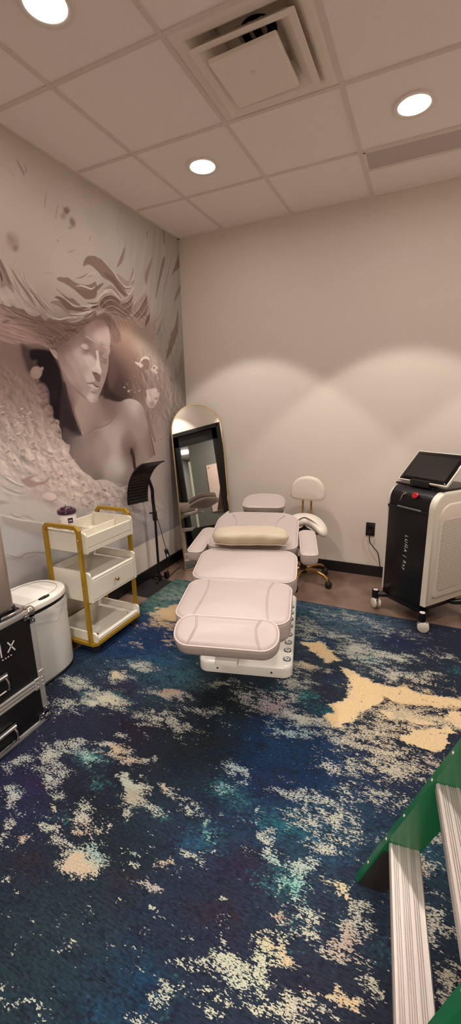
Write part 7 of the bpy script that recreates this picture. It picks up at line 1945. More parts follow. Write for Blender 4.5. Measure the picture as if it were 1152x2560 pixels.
RUG_BASE = [('p',(84,112,104),91,1.0,[473,-1600,824,-1478,1285,-2023,1244,-2331,843,-2495,555,-2612,483,-2194]),
('b',(70,118,112),0.7,1.0,[757,-2530,161,66,104,-149]),
('b',(52,84,108),0.7,1.0,[1017,-2132,238,97,86,-142]),
('p',(28,52,88),96,1.0,[612,-3564,693,-3078,980,-2899,1498,-2978,1797,-3272,1515,-3487,1267,-3730,962,-3812]),
('b',(34,72,104),0.7,1.0,[1612,-3630,272,114,82,-121]),
('b',(48,86,100),0.9,1.0,[1959,-3819,297,126,90,-145]),
('b',(44,76,90),0.7,1.0,[1435,-3793,268,113,95,-128]),
('b',(72,88,92),0.9,0.7,[2281,-3835,246,104,58,-106]),
('b',(44,32,50),0.7,1.0,[1540,-4224,296,-1,61,-122]),
('b',(42,30,48),0.7,1.0,[1202,-4475,161,69,65,-68]),
('b',(36,26,40),0.7,1.0,[1930,-4649,305,58,77,-129]),
('b',(34,26,36),0.7,1.0,[2154,-4759,137,59,68,-92]),
('b',(38,30,48),0.7,1.0,[1294,-4793,150,64,67,-66]),
('b',(22,28,32),0.9,1.0,[2623,-4607,452,-1,67,-279]),
('b',(22,26,30),0.9,1.0,[2612,-3908,352,150,68,-142]),  # this and next: the chair's cast shade put into the yarn colour
('b',(26,32,34),0.7,1.0,[2863,-4059,259,111,44,-101]),
('p',(20,42,72),89,1.0,[3104,-4016,3361,-4050,3676,-4076,3945,-4180,3949,-4399,3798,-4606,3604,-4729,3430,-4898,3233,-4910,3064,-4609,3003,-4286]),
('b',(22,46,78),0.9,1.0,[3221,-4110,222,38,31,-146]),
('b',(24,52,82),0.9,0.8,[3453,-4346,302,58,21,-128]),
('b',(28,30,58),0.9,0.8,[3471,-4729,264,115,45,-132]),
('b',(30,44,76),0.9,1.0,[3431,-5071,215,95,62,-160]),
('b',(40,30,52),0.9,1.0,[3453,-5416,217,96,55,-127]),
('b',(50,28,40),0.9,1.0,[3381,-5682,134,60,37,-72]),
('b',(46,28,40),0.9,0.8,[3463,-5302,100,44,23,-57]),
('b',(34,30,54),0.9,1.0,[3520,-5802,189,84,31,-64]),
('b',(36,50,60),0.9,0.8,[2660,-6102,440,70,54,-146]),
('b',(22,60,92),0.9,1.0,[3143,-6121,106,32,55,-125]),
('b',(30,66,92),0.9,1.0,[3089,-6313,112,50,29,-33]),
('b',(30,48,54),0.9,0.7,[2524,-6324,124,55,140,-115]),
('b',(48,32,36),0.9,1.0,[2138,-5943,126,56,63,-53]),
('b',(52,34,36),0.9,0.8,[2778,-5767,164,21,18,-63]),
('b',(46,32,36),0.9,0.8,[2791,-5862,116,52,35,-42]),
('b',(38,36,74),0.9,1.0,[1616,-5539,152,66,121,-101]),
('b',(32,38,66),0.9,1.0,[1820,-5745,168,74,129,-106]),
('b',(48,30,54),0.7,1.0,[1646,-5485,74,32,55,-48]),
('b',(20,24,30),0.9,1.0,[2176,-5410,323,-20,38,-168]),
('b',(24,32,38),0.9,1.0,[2638,-5637,332,87,73,-132]),
('b',(24,28,34),0.7,1.0,[2081,-5212,155,68,64,-71]),
('b',(40,78,100),0.9,1.0,[2910,-1785,350,-18,31,-189]),
('b',(64,90,106),0.9,1.0,[3693,-1657,623,-40,10,-231]),
('b',(26,56,92),0.7,1.0,[3300,-2444,191,80,42,-182]),
('b',(24,30,60),0.9,1.0,[4251,-2098,407,-12,-11,-250]),
('b',(28,30,44),0.9,1.0,[4760,-1935,260,-12,-35,-291]),
('b',(26,40,72),0.7,1.0,[4251,-2848,163,69,9,-146]),
('b',(30,36,46),0.9,1.0,[4701,-2580,315,25,-22,-205]),
('b',(46,104,110),0.7,1.0,[4867,-2469,91,38,-4,-81]),
('b',(50,96,104),0.7,1.0,[3969,-2638,131,55,11,-98]),
('b',(58,128,122),0.8,1.0,[3410,-3568,116,49,31,-119]),
('b',(40,120,122),0.7,1.0,[3638,-3703,95,41,19,-88]),
('b',(40,104,116),0.7,1.0,[3142,-3542,72,31,24,-74]),
('b',(46,30,46),0.7,1.0,[3548,-3427,78,33,23,-100]),
('b',(44,30,44),0.7,1.0,[3345,-3232,100,42,18,-69]),
('b',(28,34,64),0.7,1.0,[3552,-3144,124,52,21,-98]),
('b',(34,100,108),0.8,1.0,[3598,-5014,166,39,16,-105]),
('b',(36,80,100),0.8,1.0,[3800,-4989,134,32,8,-87]),
('b',(26,28,48),0.7,1.0,[3805,-5064,51,23,14,-53]),
('b',(44,126,120),0.8,1.0,[3725,-5361,102,9,-5,-95]),
('b',(38,74,104),0.7,1.0,[4017,-5086,123,54,10,-50]),
('b',(46,104,110),0.8,1.0,[3247,-4942,103,45,39,-91]),
('b',(58,122,122),0.8,1.0,[3094,-4913,88,39,36,-76]),
('b',(44,110,116),0.8,1.0,[3155,-5304,68,30,44,-83]),
('b',(36,80,112),0.9,1.0,[3045,-5398,104,46,54,-92]),
('b',(46,118,112),0.7,1.0,[3886,-5556,52,23,8,-30]),
('b',(34,96,106),0.8,1.0,[4079,-5406,66,29,12,-60]),
('b',(42,90,104),0.9,1.0,[4336,-5477,61,27,7,-72]),
('b',(36,86,96),0.9,0.8,[4555,-4820,98,43,1,-160]),
('b',(66,128,124),0.8,1.0,[1865,-5082,164,7,46,-93]),
('b',(60,122,118),0.8,1.0,[2122,-5257,61,27,57,-64]),
('b',(56,110,116),0.7,1.0,[1222,-4466,81,34,65,-68]),
('b',(64,122,120),0.7,1.0,[1543,-5630,54,24,31,-25]),
('b',(72,134,124),0.7,1.0,[1585,-4346,104,44,49,-60]),
('b',(40,98,104),0.7,1.0,[2031,-5635,56,25,30,-28]),
('b',(58,126,116),0.7,1.0,[2713,-5284,56,25,22,-32]),
('b',(54,110,104),0.7,1.0,[3384,-6100,46,21,16,-26]),
('b',(30,24,40),0.9,1.0,[4123,-5093,72,32,15,-97]),
('b',(36,26,44),0.9,1.0,[3999,-5373,67,30,18,-82]),
('b',(40,30,46),0.9,1.0,[3974,-5750,118,53,17,-62]),
('b',(32,28,48),0.7,1.0,[3748,-5759,82,36,12,-32]),
('b',(34,26,40),0.9,1.0,[4108,-5436,43,19,21,-114]),
('b',(24,28,34),0.9,1.0,[4469,-5631,112,50,4,-92])]
RUG_DENS = [('b',(144,144,144),0.7,1.0,[1318,-4090,284,12,64,-109]),
('b',(178,178,178),0.7,1.0,[1277,-4076,84,36,45,-53]),
('b',(161,161,161),0.7,1.0,[969,-4355,352,58,112,-140]),
('b',(144,144,144),0.7,1.0,[1459,-3825,424,80,74,-118]),
('b',(207,207,207),0.7,1.0,[1507,-4434,317,42,91,-142]),
('b',(184,184,184),0.7,1.0,[1353,-4546,124,53,78,-84]),
('b',(144,144,144),0.7,1.0,[1121,-4678,269,50,118,-142]),
('b',(132,132,132),0.7,1.0,[2044,-4116,319,67,52,-100]),
('b',(172,172,172),0.7,1.0,[2019,-4078,127,54,42,-64]),
('b',(144,144,144),0.7,1.0,[2114,-4441,362,35,61,-135]),
('b',(132,132,132),0.7,1.0,[2419,-4483,252,-4,27,-95]),
('b',(149,149,149),0.7,1.0,[1918,-4754,95,41,34,-41]),
('b',(121,121,121),0.7,1.0,[2351,-4216,349,76,43,-93]),
('b',(115,115,115),0.7,1.0,[2641,-4154,198,33,47,-132]),
('b',(155,155,155),0.7,1.0,[1490,-5221,143,186,169,-96]),
('b',(144,144,144),0.7,1.0,[1299,-5398,89,117,106,-53]),
('b',(138,138,138),0.7,1.0,[1621,-5066,149,65,80,-80]),
('b',(201,201,201),0.7,1.0,[2040,-4958,89,39,49,-59]),
('b',(172,172,172),0.7,1.0,[2192,-5010,119,-14,15,-74]),
('b',(161,161,161),0.7,1.0,[1910,-4941,204,6,32,-70]),
('b',(144,144,144),0.7,1.0,[1871,-5103,179,8,45,-92]),
('b',(144,144,144),0.7,1.0,[2292,-4944,176,-23,13,-76]),
('b',(155,155,155),0.7,1.0,[1738,-5404,60,72,222,-124]),
('b',(161,161,161),0.7,1.0,[1940,-5550,50,22,48,-45]),
('b',(144,144,144),0.7,1.0,[1770,-5305,123,-9,20,-59]),
('b',(242,242,242),0.7,1.0,[2382,-5172,139,32,54,-97]),
('b',(218,218,218),0.7,1.0,[2511,-5263,120,53,59,-78]),
('b',(190,190,190),0.7,1.0,[2640,-5092,76,4,16,-60]),
('b',(149,149,149),0.7,1.0,[2768,-5114,124,-14,2,-50]),
('b',(172,172,172),0.7,1.0,[2488,-5382,62,27,42,-53]),
('b',(132,132,132),0.7,1.0,[2652,-5275,160,11,15,-54]),
('b',(149,149,149),0.7,1.0,[2890,-5134,91,40,20,-34]),
('b',(161,161,161),0.7,1.0,[3007,-5155,151,9,8,-47]),
('b',(144,144,144),0.7,1.0,[3148,-5291,58,25,66,-126]),
('b',(132,132,132),0.7,1.0,[3250,-5367,43,19,21,-43]),
('b',(155,155,155),0.7,1.0,[2215,-5537,172,-30,-1,-146]),
('b',(149,149,149),0.7,1.0,[2331,-5619,85,38,54,-58]),
('b',(138,138,138),0.7,1.0,[2037,-5716,28,53,173,-65]),
('b',(161,161,161),0.7,1.0,[1590,-5666,59,70,211,-99]),
('b',(144,144,144),0.7,1.0,[1790,-5857,73,32,131,-102]),
('b',(126,126,126),0.7,1.0,[1917,-5955,63,28,43,-34]),
('b',(178,178,178),0.7,1.0,[1970,-5841,58,26,34,-29]),
('b',(144,144,144),0.7,1.0,[2010,-5728,87,-1,10,-32]),
('b',(184,184,184),0.7,1.0,[2440,-5810,183,81,80,-83]),
('b',(207,207,207),0.7,1.0,[2434,-5840,91,40,48,-48]),
('b',(138,138,138),0.7,1.0,[2236,-5754,234,12,15,-43]),
('b',(144,144,144),0.7,1.0,[2485,-5705,125,55,57,-63]),
('b',(161,161,161),0.7,1.0,[2745,-5575,50,22,23,-31]),
('b',(126,126,126),0.7,1.0,[2492,-5611,45,20,35,-40]),
('b',(161,161,161),0.7,1.0,[2961,-5749,109,14,13,-59]),
('b',(132,132,132),0.7,1.0,[2772,-5677,73,32,28,-37]),
('b',(115,115,115),0.7,1.0,[2816,-5484,45,20,13,-18]),
('b',(126,126,126),0.7,1.0,[2988,-5568,135,14,7,-37]),
('b',(138,138,138),0.7,1.0,[3086,-5468,131,34,11,-31]),
('b',(132,132,132),0.7,1.0,[3162,-5491,72,32,16,-28]),
('b',(178,178,178),0.5,1.0,[3080,-5858,30,13,14,-20]),
('b',(149,149,149),0.5,1.0,[2808,-5844,34,15,13,-16]),
('b',(132,132,132),0.5,1.0,[3370,-5605,28,12,13,-25]),
('b',(115,115,115),0.5,1.0,[2443,-5554,33,14,21,-24]),
('b',(144,144,144),0.7,1.0,[2066,-6083,42,18,28,-21]),
('b',(155,155,155),0.7,1.0,[3114,-6083,64,19,14,-31]),
('b',(161,161,161),0.7,1.0,[3315,-5990,89,26,18,-53]),
('b',(167,167,167),0.7,1.0,[3445,-5950,74,33,23,-41]),
('b',(144,144,144),0.7,1.0,[3510,-5806,41,18,16,-34]),
('b',(155,155,155),0.7,1.0,[3566,-5896,108,48,31,-65]),
('b',(172,172,172),0.7,1.0,[3672,-5920,81,36,24,-55]),
('b',(149,149,149),0.7,1.0,[3290,-6108,95,42,34,-50]),
('b',(161,161,161),0.7,1.0,[3426,-6047,47,21,16,-28]),
('b',(138,138,138),0.7,1.0,[3248,-6226,114,51,34,-45]),
('b',(149,149,149),0.7,1.0,[2702,-6471,151,48,16,-21]),
('b',(115,115,115),0.7,1.0,[2559,-6452,48,21,36,-28]),
('b',(126,126,126),0.7,1.0,[3583,-6028,116,52,34,-67]),
('b',(144,144,144),0.7,1.0,[3106,-4702,150,1,12,-98]),
('b',(132,132,132),0.7,1.0,[3116,-4884,116,26,33,-113]),
('b',(97,97,97),0.7,1.0,[3250,-4786,73,32,22,-52]),
('b',(126,126,126),0.7,1.0,[3575,-4742,74,1,0,-64]),
('b',(144,144,144),0.5,1.0,[3425,-4971,27,12,9,-23]),
('b',(132,132,132),0.7,1.0,[3475,-5052,39,17,14,-36]),
('b',(155,155,155),0.7,1.0,[3568,-5174,88,39,39,-110]),
('b',(144,144,144),0.7,1.0,[3646,-5249,125,32,10,-66]),
('b',(132,132,132),0.7,1.0,[3709,-4702,320,43,5,-100]),
('b',(115,115,115),0.7,1.0,[3874,-4346,261,-10,-7,-86]),
('b',(132,132,132),0.7,1.0,[3926,-4769,269,61,6,-125]),
('b',(144,144,144),0.7,1.0,[3800,-4875,198,87,19,-77]),
('b',(121,121,121),0.7,1.0,[3674,-4862,168,74,18,-63]),
('b',(144,144,144),0.7,1.0,[3900,-5051,188,46,6,-106]),
('b',(126,126,126),0.7,1.0,[4037,-4900,254,60,2,-114]),
('b',(161,161,161),0.7,1.0,[3857,-5211,139,35,4,-52]),
('b',(144,144,144),0.7,1.0,[3787,-5346,147,38,12,-118]),
('b',(190,190,190),0.7,1.0,[4113,-5263,45,20,10,-57]),
('b',(144,144,144),0.7,1.0,[4045,-5232,168,13,-7,-45]),
('b',(138,138,138),0.7,1.0,[3892,-5444,166,45,5,-67]),
('b',(144,144,144),0.7,1.0,[4213,-5368,159,71,18,-127]),
('b',(161,161,161),0.7,1.0,[3777,-5562,91,40,11,-34]),
('b',(144,144,144),0.7,1.0,[3924,-5561,130,58,15,-57]),
('b',(167,167,167),0.7,1.0,[3780,-5715,126,56,25,-72]),
('b',(184,184,184),0.7,1.0,[3871,-5704,50,22,11,-34]),
('b',(144,144,144),0.7,1.0,[3681,-5710,103,46,14,-35]),
('b',(155,155,155),0.7,1.0,[3726,-5825,146,65,31,-78]),
('b',(161,161,161),0.7,1.0,[4146,-5523,126,56,20,-114]),
('b',(138,138,138),0.7,1.0,[4030,-5614,100,45,10,-45]),
('b',(201,201,201),0.7,1.0,[4109,-5775,133,11,-9,-31]),
('b',(178,178,178),0.7,1.0,[4232,-5785,132,28,-6,-34]),
('b',(155,155,155),0.7,1.0,[3942,-5866,138,62,16,-55]),
('b',(144,144,144),0.7,1.0,[4048,-5867,135,61,12,-47]),
('b',(144,144,144),0.7,1.0,[4288,-5609,95,43,15,-124]),
('b',(155,155,155),0.7,1.0,[3815,-5940,101,45,22,-60]),
('b',(132,132,132),0.7,1.0,[3646,-6063,113,51,16,-33]),
('b',(97,97,97),0.7,1.0,[3673,-5811,15,7,33,-80]),
('b',(97,97,97),0.7,1.0,[3588,-1700,992,-59,14,-239]),
('b',(126,126,126),0.7,1.0,[2691,-2253,377,156,125,-382]),
('b',(138,138,138),0.7,1.0,[3093,-2260,244,101,96,-371]),
('b',(115,115,115),0.7,1.0,[3472,-2267,365,19,21,-202]),
('b',(86,86,86),0.7,1.0,[4041,-1923,526,17,1,-190]),
('b',(132,132,132),0.7,1.0,[3915,-2572,481,4,4,-323]),
('b',(155,155,155),0.7,1.0,[4225,-2442,318,22,-3,-136]),
('b',(103,103,103),0.7,1.0,[4664,-2258,307,18,-18,-185]),
('b',(138,138,138),0.7,1.0,[3710,-2472,224,94,29,-182]),
('b',(126,126,126),0.7,1.0,[3157,-3067,159,67,44,-153]),
('b',(149,149,149),0.7,1.0,[3297,-3050,275,29,21,-138]),
('b',(144,144,144),0.7,1.0,[3249,-3387,260,33,33,-189]),
('b',(126,126,126),0.7,1.0,[3158,-3675,299,43,34,-169]),
('b',(144,144,144),0.7,1.0,[3177,-3863,227,97,47,-138]),
('b',(161,161,161),0.7,1.0,[3481,-3913,402,65,15,-109]),
('b',(144,144,144),0.7,1.0,[3453,-4093,304,53,19,-125]),
('b',(132,132,132),0.7,1.0,[3007,-3872,185,79,53,-139]),
('b',(115,115,115),0.7,1.0,[2808,-3825,190,81,61,-145]),
('b',(103,103,103),0.7,1.0,[2527,-3731,299,127,60,-124]),
('b',(155,155,155),0.7,1.0,[4292,-2831,487,78,-3,-137]),
('b',(167,167,167),0.7,1.0,[4388,-3151,626,113,-10,-251]),
('b',(149,149,149),0.7,1.0,[4329,-3490,584,83,-13,-262]),
('b',(132,132,132),0.7,1.0,[4103,-3812,370,60,-1,-222]),
('b',(144,144,144),0.7,1.0,[4613,-3427,291,58,-14,-163]),
('b',(138,138,138),0.7,1.0,[3882,-4012,247,43,7,-148]),
('b',(144,144,144),0.7,1.0,[4227,-4011,267,20,-16,-201]),
('b',(126,126,126),0.7,1.0,[4059,-4266,260,25,-7,-151]),
('b',(144,144,144),0.7,1.0,[4337,-4188,218,42,-10,-161]),
('b',(126,126,126),0.7,1.0,[4267,-4458,208,91,12,-136]),
('b',(109,109,109),0.7,1.0,[4033,-4522,141,61,21,-135]),
('b',(132,132,132),0.7,1.0,[4548,-4053,223,97,2,-213]),
('b',(121,121,121),0.7,1.0,[4618,-2693,289,45,-11,-140]),
('p',(204,204,204),35,1.0,[3123,-2579,3213,-2521,3341,-2488,3489,-2659,3592,-2815,3541,-2870,3412,-2828,3266,-2734]),
('p',(214,214,214),33,1.0,[3694,-2941,3783,-2935,3902,-2996,4034,-3017,4111,-3073,4161,-3179,4110,-3349,4016,-3553,3940,-3692,3890,-3805,3813,-3838,3716,-3812,3674,-3681,3725,-3533,3784,-3408,3780,-3235]),
('p',(183,183,183),41,1.0,[4103,-3076,4344,-3045,4616,-3020,4884,-2992,4877,-3123,4615,-3184,4316,-3261,4143,-3288]),
('p',(219,219,219),23,1.0,[4750,-3250,4873,-3186,4861,-3388,4754,-3355]),
('p',(204,204,204),19,1.0,[4430,-3482,4543,-3457,4509,-3517,4438,-3525]),
('p',(214,214,214),20,1.0,[4123,-3519,4236,-3483,4277,-3542,4169,-3571]),
('p',(204,204,204),25,1.0,[4372,-3760,4426,-3684,4544,-3579,4680,-3542,4772,-3566,4735,-3684,4658,-3824,4553,-3851,4415,-3832]),
('p',(204,204,204),22,1.0,[4646,-3578,4758,-3432,4778,-3574,4710,-3655]),
('p',(209,209,209),36,1.0,[801,-2540,868,-2399,1004,-2315,1141,-2373,1274,-2614,1229,-2759,1095,-2764,978,-2735]),
('b',(144,144,144),0.7,1.0,[1119,-2902,452,187,112,-166]),
('b',(161,161,161),0.7,1.0,[997,-2804,133,55,69,-100]),
('b',(178,178,178),0.7,1.0,[847,-2711,149,61,64,-92]),
('b',(132,132,132),0.7,1.0,[1490,-2749,257,106,141,-240]),
('b',(115,115,115),0.7,1.0,[1554,-3171,240,100,129,-207]),
('b',(121,121,121),0.7,1.0,[811,-1981,450,182,217,-347]),
('b',(103,103,103),0.7,1.0,[1071,-3476,178,74,76,-98]),
('b',(138,138,138),0.7,1.0,[4606,-4522,163,71,-2,-242]),
('b',(126,126,126),0.7,1.0,[4556,-4928,174,77,1,-162]),
('b',(144,144,144),0.7,1.0,[4624,-5185,131,58,-2,-161]),
('b',(149,149,149),0.7,1.0,[4658,-5462,141,63,-4,-131]),
('b',(167,167,167),0.7,1.0,[4552,-4982,29,13,1,-96])]
RUG_PALE = [('b',(214,188,150),0.7,1.0,[1277,-4076,93,39,49,-58]),
('b',(190,186,164),0.7,1.0,[1507,-4434,348,46,100,-156]),
('b',(168,140,122),0.7,1.0,[2019,-4078,140,60,46,-70]),
('b',(196,168,138),0.7,1.0,[2040,-4958,98,42,54,-65]),
('b',(190,170,146),0.7,1.0,[2192,-5010,131,-15,16,-82]),
('b',(140,182,176),0.7,1.0,[1871,-5103,196,9,50,-101]),
('b',(198,176,146),0.7,1.0,[1940,-5550,54,24,53,-49]),
('b',(178,184,166),0.7,1.0,[2382,-5172,153,35,59,-106]),
('b',(164,156,138),0.7,1.0,[2511,-5263,132,58,64,-86]),
('b',(190,172,148),0.7,1.0,[2640,-5092,84,4,18,-65]),
('b',(162,168,156),0.7,1.0,[2488,-5382,68,30,46,-58]),
('b',(176,180,160),0.7,1.0,[3007,-5155,166,10,9,-52]),
('b',(100,170,160),0.7,1.0,[3148,-5291,64,28,73,-138]),
('b',(190,166,140),0.7,1.0,[2331,-5619,94,41,59,-63]),
('b',(200,168,140),0.7,1.0,[1970,-5841,64,28,38,-31]),
('b',(186,180,160),0.7,1.0,[2440,-5810,201,89,88,-91]),
('b',(206,178,150),0.7,1.0,[2434,-5840,100,44,52,-53]),
('b',(150,180,172),0.7,1.0,[2485,-5705,138,61,63,-70]),
('b',(120,150,148),0.7,1.0,[2745,-5575,55,24,26,-34]),
('b',(184,172,168),0.7,1.0,[2961,-5749,120,15,14,-65]),
('b',(186,166,140),0.7,1.0,[2988,-5568,148,16,8,-40]),
('b',(180,190,172),0.7,1.0,[3672,-5920,89,40,26,-60]),
('b',(200,198,172),0.7,1.0,[3426,-6047,52,23,18,-31]),
('b',(170,190,190),0.7,1.0,[3106,-4702,165,1,13,-108]),
('b',(140,184,186),0.7,1.0,[3116,-4884,127,28,36,-124]),
('b',(160,190,180),0.7,1.0,[3646,-5249,137,35,11,-72]),
('b',(178,190,176),0.7,1.0,[3857,-5211,153,39,4,-58]),
('b',(130,184,172),0.7,1.0,[3787,-5346,161,42,13,-130]),
('b',(214,184,140),0.7,1.0,[4113,-5263,49,22,11,-63]),
('b',(200,190,150),0.7,1.0,[4045,-5232,185,14,-7,-50]),
('b',(170,140,128),0.7,1.0,[3777,-5562,100,44,12,-38]),
('b',(196,190,152),0.7,1.0,[3780,-5715,138,62,28,-79]),
('b',(204,172,132),0.7,1.0,[3871,-5704,55,24,12,-38]),
('b',(190,192,166),0.7,1.0,[3726,-5825,161,72,33,-86]),
('b',(180,160,146),0.7,1.0,[4146,-5523,139,62,22,-125]),
('b',(206,176,134),0.7,1.0,[4109,-5775,147,13,-9,-34]),
('b',(204,176,138),0.7,1.0,[4232,-5785,145,31,-6,-37]),
('b',(186,178,164),0.7,1.0,[4048,-5867,149,67,13,-51]),
('b',(200,180,150),0.7,1.0,[3297,-3050,302,31,23,-151]),
('b',(168,150,150),0.7,1.0,[3177,-3863,250,107,51,-151]),
('b',(150,176,176),0.7,1.0,[3453,-4093,334,58,21,-137]),
('b',(216,190,150),0.7,1.0,[4388,-3151,686,124,-11,-274]),
('p',(222,192,146),35,1.0,[3123,-2579,3213,-2521,3341,-2488,3489,-2659,3592,-2815,3541,-2870,3412,-2828,3266,-2734]),
('p',(226,196,150),33,1.0,[3694,-2941,3783,-2935,3902,-2996,4034,-3017,4111,-3073,4161,-3179,4110,-3349,4016,-3553,3940,-3692,3890,-3805,3813,-3838,3716,-3812,3674,-3681,3725,-3533,3784,-3408,3780,-3235]),
('p',(222,194,150),41,1.0,[4103,-3076,4344,-3045,4616,-3020,4884,-2992,4877,-3123,4615,-3184,4316,-3261,4143,-3288]),
('p',(224,194,150),23,1.0,[4750,-3250,4873,-3186,4861,-3388,4754,-3355]),
('p',(220,192,150),19,1.0,[4430,-3482,4543,-3457,4509,-3517,4438,-3525]),
('p',(220,192,150),20,1.0,[4123,-3519,4236,-3483,4277,-3542,4169,-3571]),
('p',(222,194,150),25,1.0,[4372,-3760,4426,-3684,4544,-3579,4680,-3542,4772,-3566,4735,-3684,4658,-3824,4553,-3851,4415,-3832]),
('p',(222,194,150),22,1.0,[4646,-3578,4758,-3432,4778,-3574,4710,-3655]),
('p',(212,182,138),36,1.0,[801,-2540,868,-2399,1004,-2315,1141,-2373,1274,-2614,1229,-2759,1095,-2764,978,-2735]),
('b',(206,178,140),0.7,1.0,[997,-2804,146,60,76,-110]),
('b',(196,186,160),0.7,1.0,[847,-2711,164,67,71,-101]),
('b',(140,160,148),0.7,1.0,[811,-1981,494,200,237,-380]),
('b',(172,164,146),0.7,1.0,[4658,-5462,155,69,-4,-143]),
('b',(180,140,116),0.7,1.0,[4552,-4982,31,14,1,-105])]

def grid_object(name, us, vs, place, mat, z_axis=None):
    U_, V_ = np.meshgrid(us, vs)
    nu, nv = len(us), len(vs)
    co = np.array([place(U_.ravel(), V_.ravel())]).reshape(3, -1).T
    i = np.arange((nu - 1) * (nv - 1)); a = (i // (nu - 1)) * nu + i % (nu - 1)
    F_ = np.stack([a, a + 1, a + nu + 1, a + nu], 1)
    me = bpy.data.meshes.new(name); n = len(co); m = len(F_)
    me.vertices.add(n); me.vertices.foreach_set('co', co.astype(np.float32).ravel())
    me.loops.add(m * 4); me.loops.foreach_set('vertex_index', F_.astype(np.int32).ravel())
    me.polygons.add(m); me.polygons.foreach_set('loop_start', np.arange(0, m * 4, 4, dtype=np.int32)); me.polygons.foreach_set('loop_total', np.full(m, 4, np.int32))
    me.update(calc_edges=True); me.materials.append(mat)
    o = bpy.data.objects.new(name, me); COL.objects.link(o)
    return o, U_.ravel(), V_.ravel()
def set_col(o, name, rgb_lin):
    at = o.data.color_attributes.new(name, 'FLOAT_COLOR', 'POINT')
    c = np.ones((len(rgb_lin), 4), np.float32); c[:, :3] = rgb_lin
    at.data.foreach_set('color', c.ravel())

# printed mural on the left wall: wallpaper sheet 1 mm proud of the wall
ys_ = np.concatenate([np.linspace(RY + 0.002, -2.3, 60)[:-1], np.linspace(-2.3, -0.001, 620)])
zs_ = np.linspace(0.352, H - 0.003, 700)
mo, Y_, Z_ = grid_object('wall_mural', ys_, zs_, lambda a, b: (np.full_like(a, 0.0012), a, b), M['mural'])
set_col(mo, 'Col', np.clip(srgb_lin(paint(Y_, Z_, MURAL_SEEDS, MURAL, 0.09)) * np.array(MURAL_GAIN) * np.interp(Z_, [1.0, 1.45, 1.95, 2.25, 2.9], [1.05, 0.92, 0.98, 1.25, 1.33])[:, None], 0, 0.92))  # height gain offsets lamp scallop and falloff, put into the print colour
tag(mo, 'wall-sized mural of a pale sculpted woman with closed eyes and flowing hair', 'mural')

# woven rug, with two shallow fold creases
def crease(a, b):
    h = np.zeros_like(a)
    for P, hh in (([(1.454, -2.08), (1.49, -3.189)], 0.0045), ([(1.142, -3.146), (1.461, -3.17)], 0.004)):
        d = sd_line(a, b, P, 0.0); h = np.maximum(h, hh * np.exp(-(d / 0.010) ** 2))
    return h
rx = np.linspace(0.237, 2.95, 420); ry_ = np.linspace(-4.15, -0.722, 530)
ro, X_, Y_ = grid_object('rug', rx, ry_, lambda a, b: (a, b, 0.006 - crease(a, b)), M['rug'])
wx = 0.030 * vnoise(X_ / 0.075, Y_ / 0.045, 21) + 0.014 * vnoise(X_ / 0.03, Y_ / 0.018, 22); wy = 0.022 * vnoise(X_ / 0.075, Y_ / 0.045, 23) + 0.010 * vnoise(X_ / 0.03, Y_ / 0.018, 24)
PX_, PY_ = X_ + wx, Y_ + wy                 # ragged edges of the dyed areas
rn = np.random.RandomState(12); JX, JY = rn.normal(0, 0.030, X_.shape), rn.normal(0, 0.016, X_.shape)   # single yarns strayed over the edges
set_col(ro, 'Base', np.clip(srgb_lin(paint(PX_ + JX, PY_ + JY, RUG_SB, RUG_BASE, 0.16)) * RUG_GAIN, 0, 0.9))
set_col(ro, 'Pale', np.clip(srgb_lin(paint(PX_ + 0.5 * JX, PY_ + 0.5 * JY, RUG_SP, RUG_PALE, 0.2)) * RUG_PGAIN, 0, 0.9))
dd = paint(PX_ + 0.2 * JX, PY_ + 0.2 * JY, [(0, -4000, 6, 6, 6)], RUG_DENS, 1.0)[:, 0] / 255.0
at = ro.data.attributes.new('dens', 'FLOAT', 'POINT'); at.data.foreach_set('value', dd.astype(np.float32))
tag(ro, 'large blue, teal and cream abstract woven rug covering most of the floor', 'rug')
w = MB(); x0, x1, y0, y1 = rx[0], rx[-1], ry_[0], ry_[-1]
w.tube([(x0, y0, 0.003), (x0, y1, 0.003), (x1, y1, 0.003), (x1, y0, 0.003)], 0.0032, 6, closed=True)
w.build('edge_binding', M['matte_black'], ro)

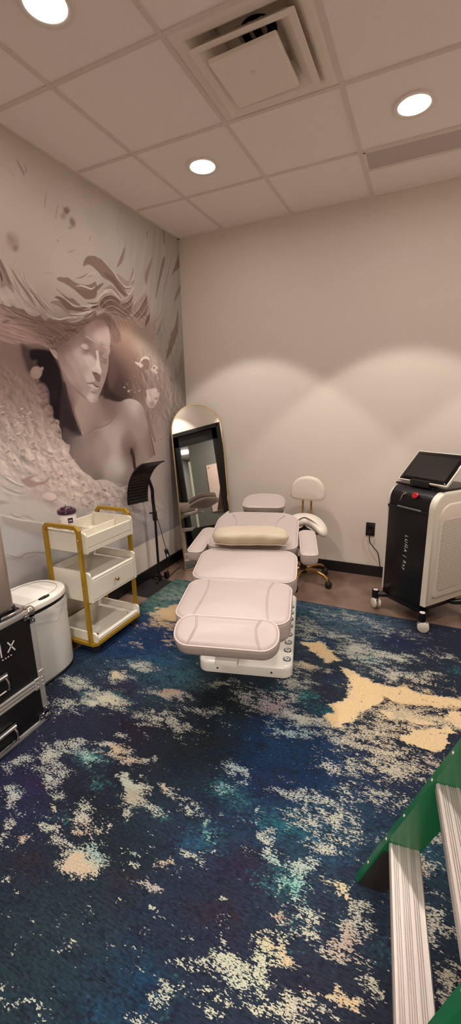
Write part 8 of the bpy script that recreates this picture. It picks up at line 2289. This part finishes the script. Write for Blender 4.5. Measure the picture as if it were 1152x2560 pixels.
# ------------------------------------------------------------------ light beyond the door, world, camera
l = bpy.data.lights.new('corridor_lamp', 'AREA'); l.shape = 'DISK'; l.size = 0.35; l.energy = 45; l.color = (1, 0.93, 0.82)
o = bpy.data.objects.new('corridor_lamp', l); COL.objects.link(o); o.location = (6.6, -3.2, 2.735)
for lx, ly in ((1.2, -5.5), (3.0, -5.5)):
    l = bpy.data.lights.new('lobby_fill_lamp', 'AREA'); l.shape = 'DISK'; l.size = 0.5; l.energy = LOBBY_FILL_W; l.color = LAMP_COL  # unseen lamps added to light the chair front from behind the camera
    o = bpy.data.objects.new('lobby_fill_lamp', l); COL.objects.link(o); o.location = (lx, ly, 2.74)
l = bpy.data.lights.new('corridor_fill_near', 'AREA'); l.shape = 'DISK'; l.size = 0.4; l.energy = 50; l.color = (1, 0.97, 0.9)  # unseen lamp added to brighten the corridor behind the door glass
o = bpy.data.objects.new('corridor_fill_near', l); COL.objects.link(o); o.location = (4.3, -1.2, 2.74)
t = thing('corridor_light', 'bright round ceiling light in the corridor seen through the door in the mirror', 'ceiling light', (6.56, -3.59, 2.75))
MB().lathe([(0.0, -0.03), (0.16, -0.03), (0.18, -0.01), (0.18, -0.001), (0, -0.001)], 40).build('lens', M['lens'], t)

wd_ = bpy.data.worlds.new('room_world'); S.world = wd_; wd_.use_nodes = True
wd_.node_tree.nodes['Background'].inputs[0].default_value = (0.9, 0.85, 0.8, 1)
wd_.node_tree.nodes['Background'].inputs[1].default_value = 0.02

cam = bpy.data.cameras.new('camera'); co = bpy.data.objects.new('camera', cam); COL.objects.link(co)
cam.sensor_fit = 'VERTICAL'; cam.sensor_height = 24.0; cam.lens = 1038.33 * 24.0 / 2560.0
cam.clip_start = 0.02; cam.clip_end = 60
yaw, pitch, roll = -0.4381, -0.2515, -0.0237
f = Vector((math.sin(yaw) * math.cos(pitch), math.cos(yaw) * math.cos(pitch), math.sin(pitch)))
r = Vector((math.cos(yaw), -math.sin(yaw), 0)); u = r.cross(f)
r2 = r * math.cos(roll) + u * math.sin(roll); u2 = u * math.cos(roll) - r * math.sin(roll)
co.matrix_world = Matrix(((r2.x, u2.x, -f.x, 2.1622), (r2.y, u2.y, -f.y, -3.6465), (r2.z, u2.z, -f.z, 1.5022), (0, 0, 0, 1)))
S.camera = co
S.view_settings.view_transform = 'Standard'
try: S.view_settings.look = 'None'
except Exception: pass
S.view_settings.gamma = 1.0; S.view_settings.use_curve_mapping = False
S.view_settings.exposure = EXPO
S.cycles.max_bounces = 12; S.cycles.diffuse_bounces = 6; S.cycles.glossy_bounces = 6; S.cycles.transmission_bounces = 8
S.cycles.caustics_reflective = False; S.cycles.caustics_refractive = False
S.cycles.sample_clamp_indirect = 6.0
try:
    S.cycles.use_denoising = True
except Exception: pass
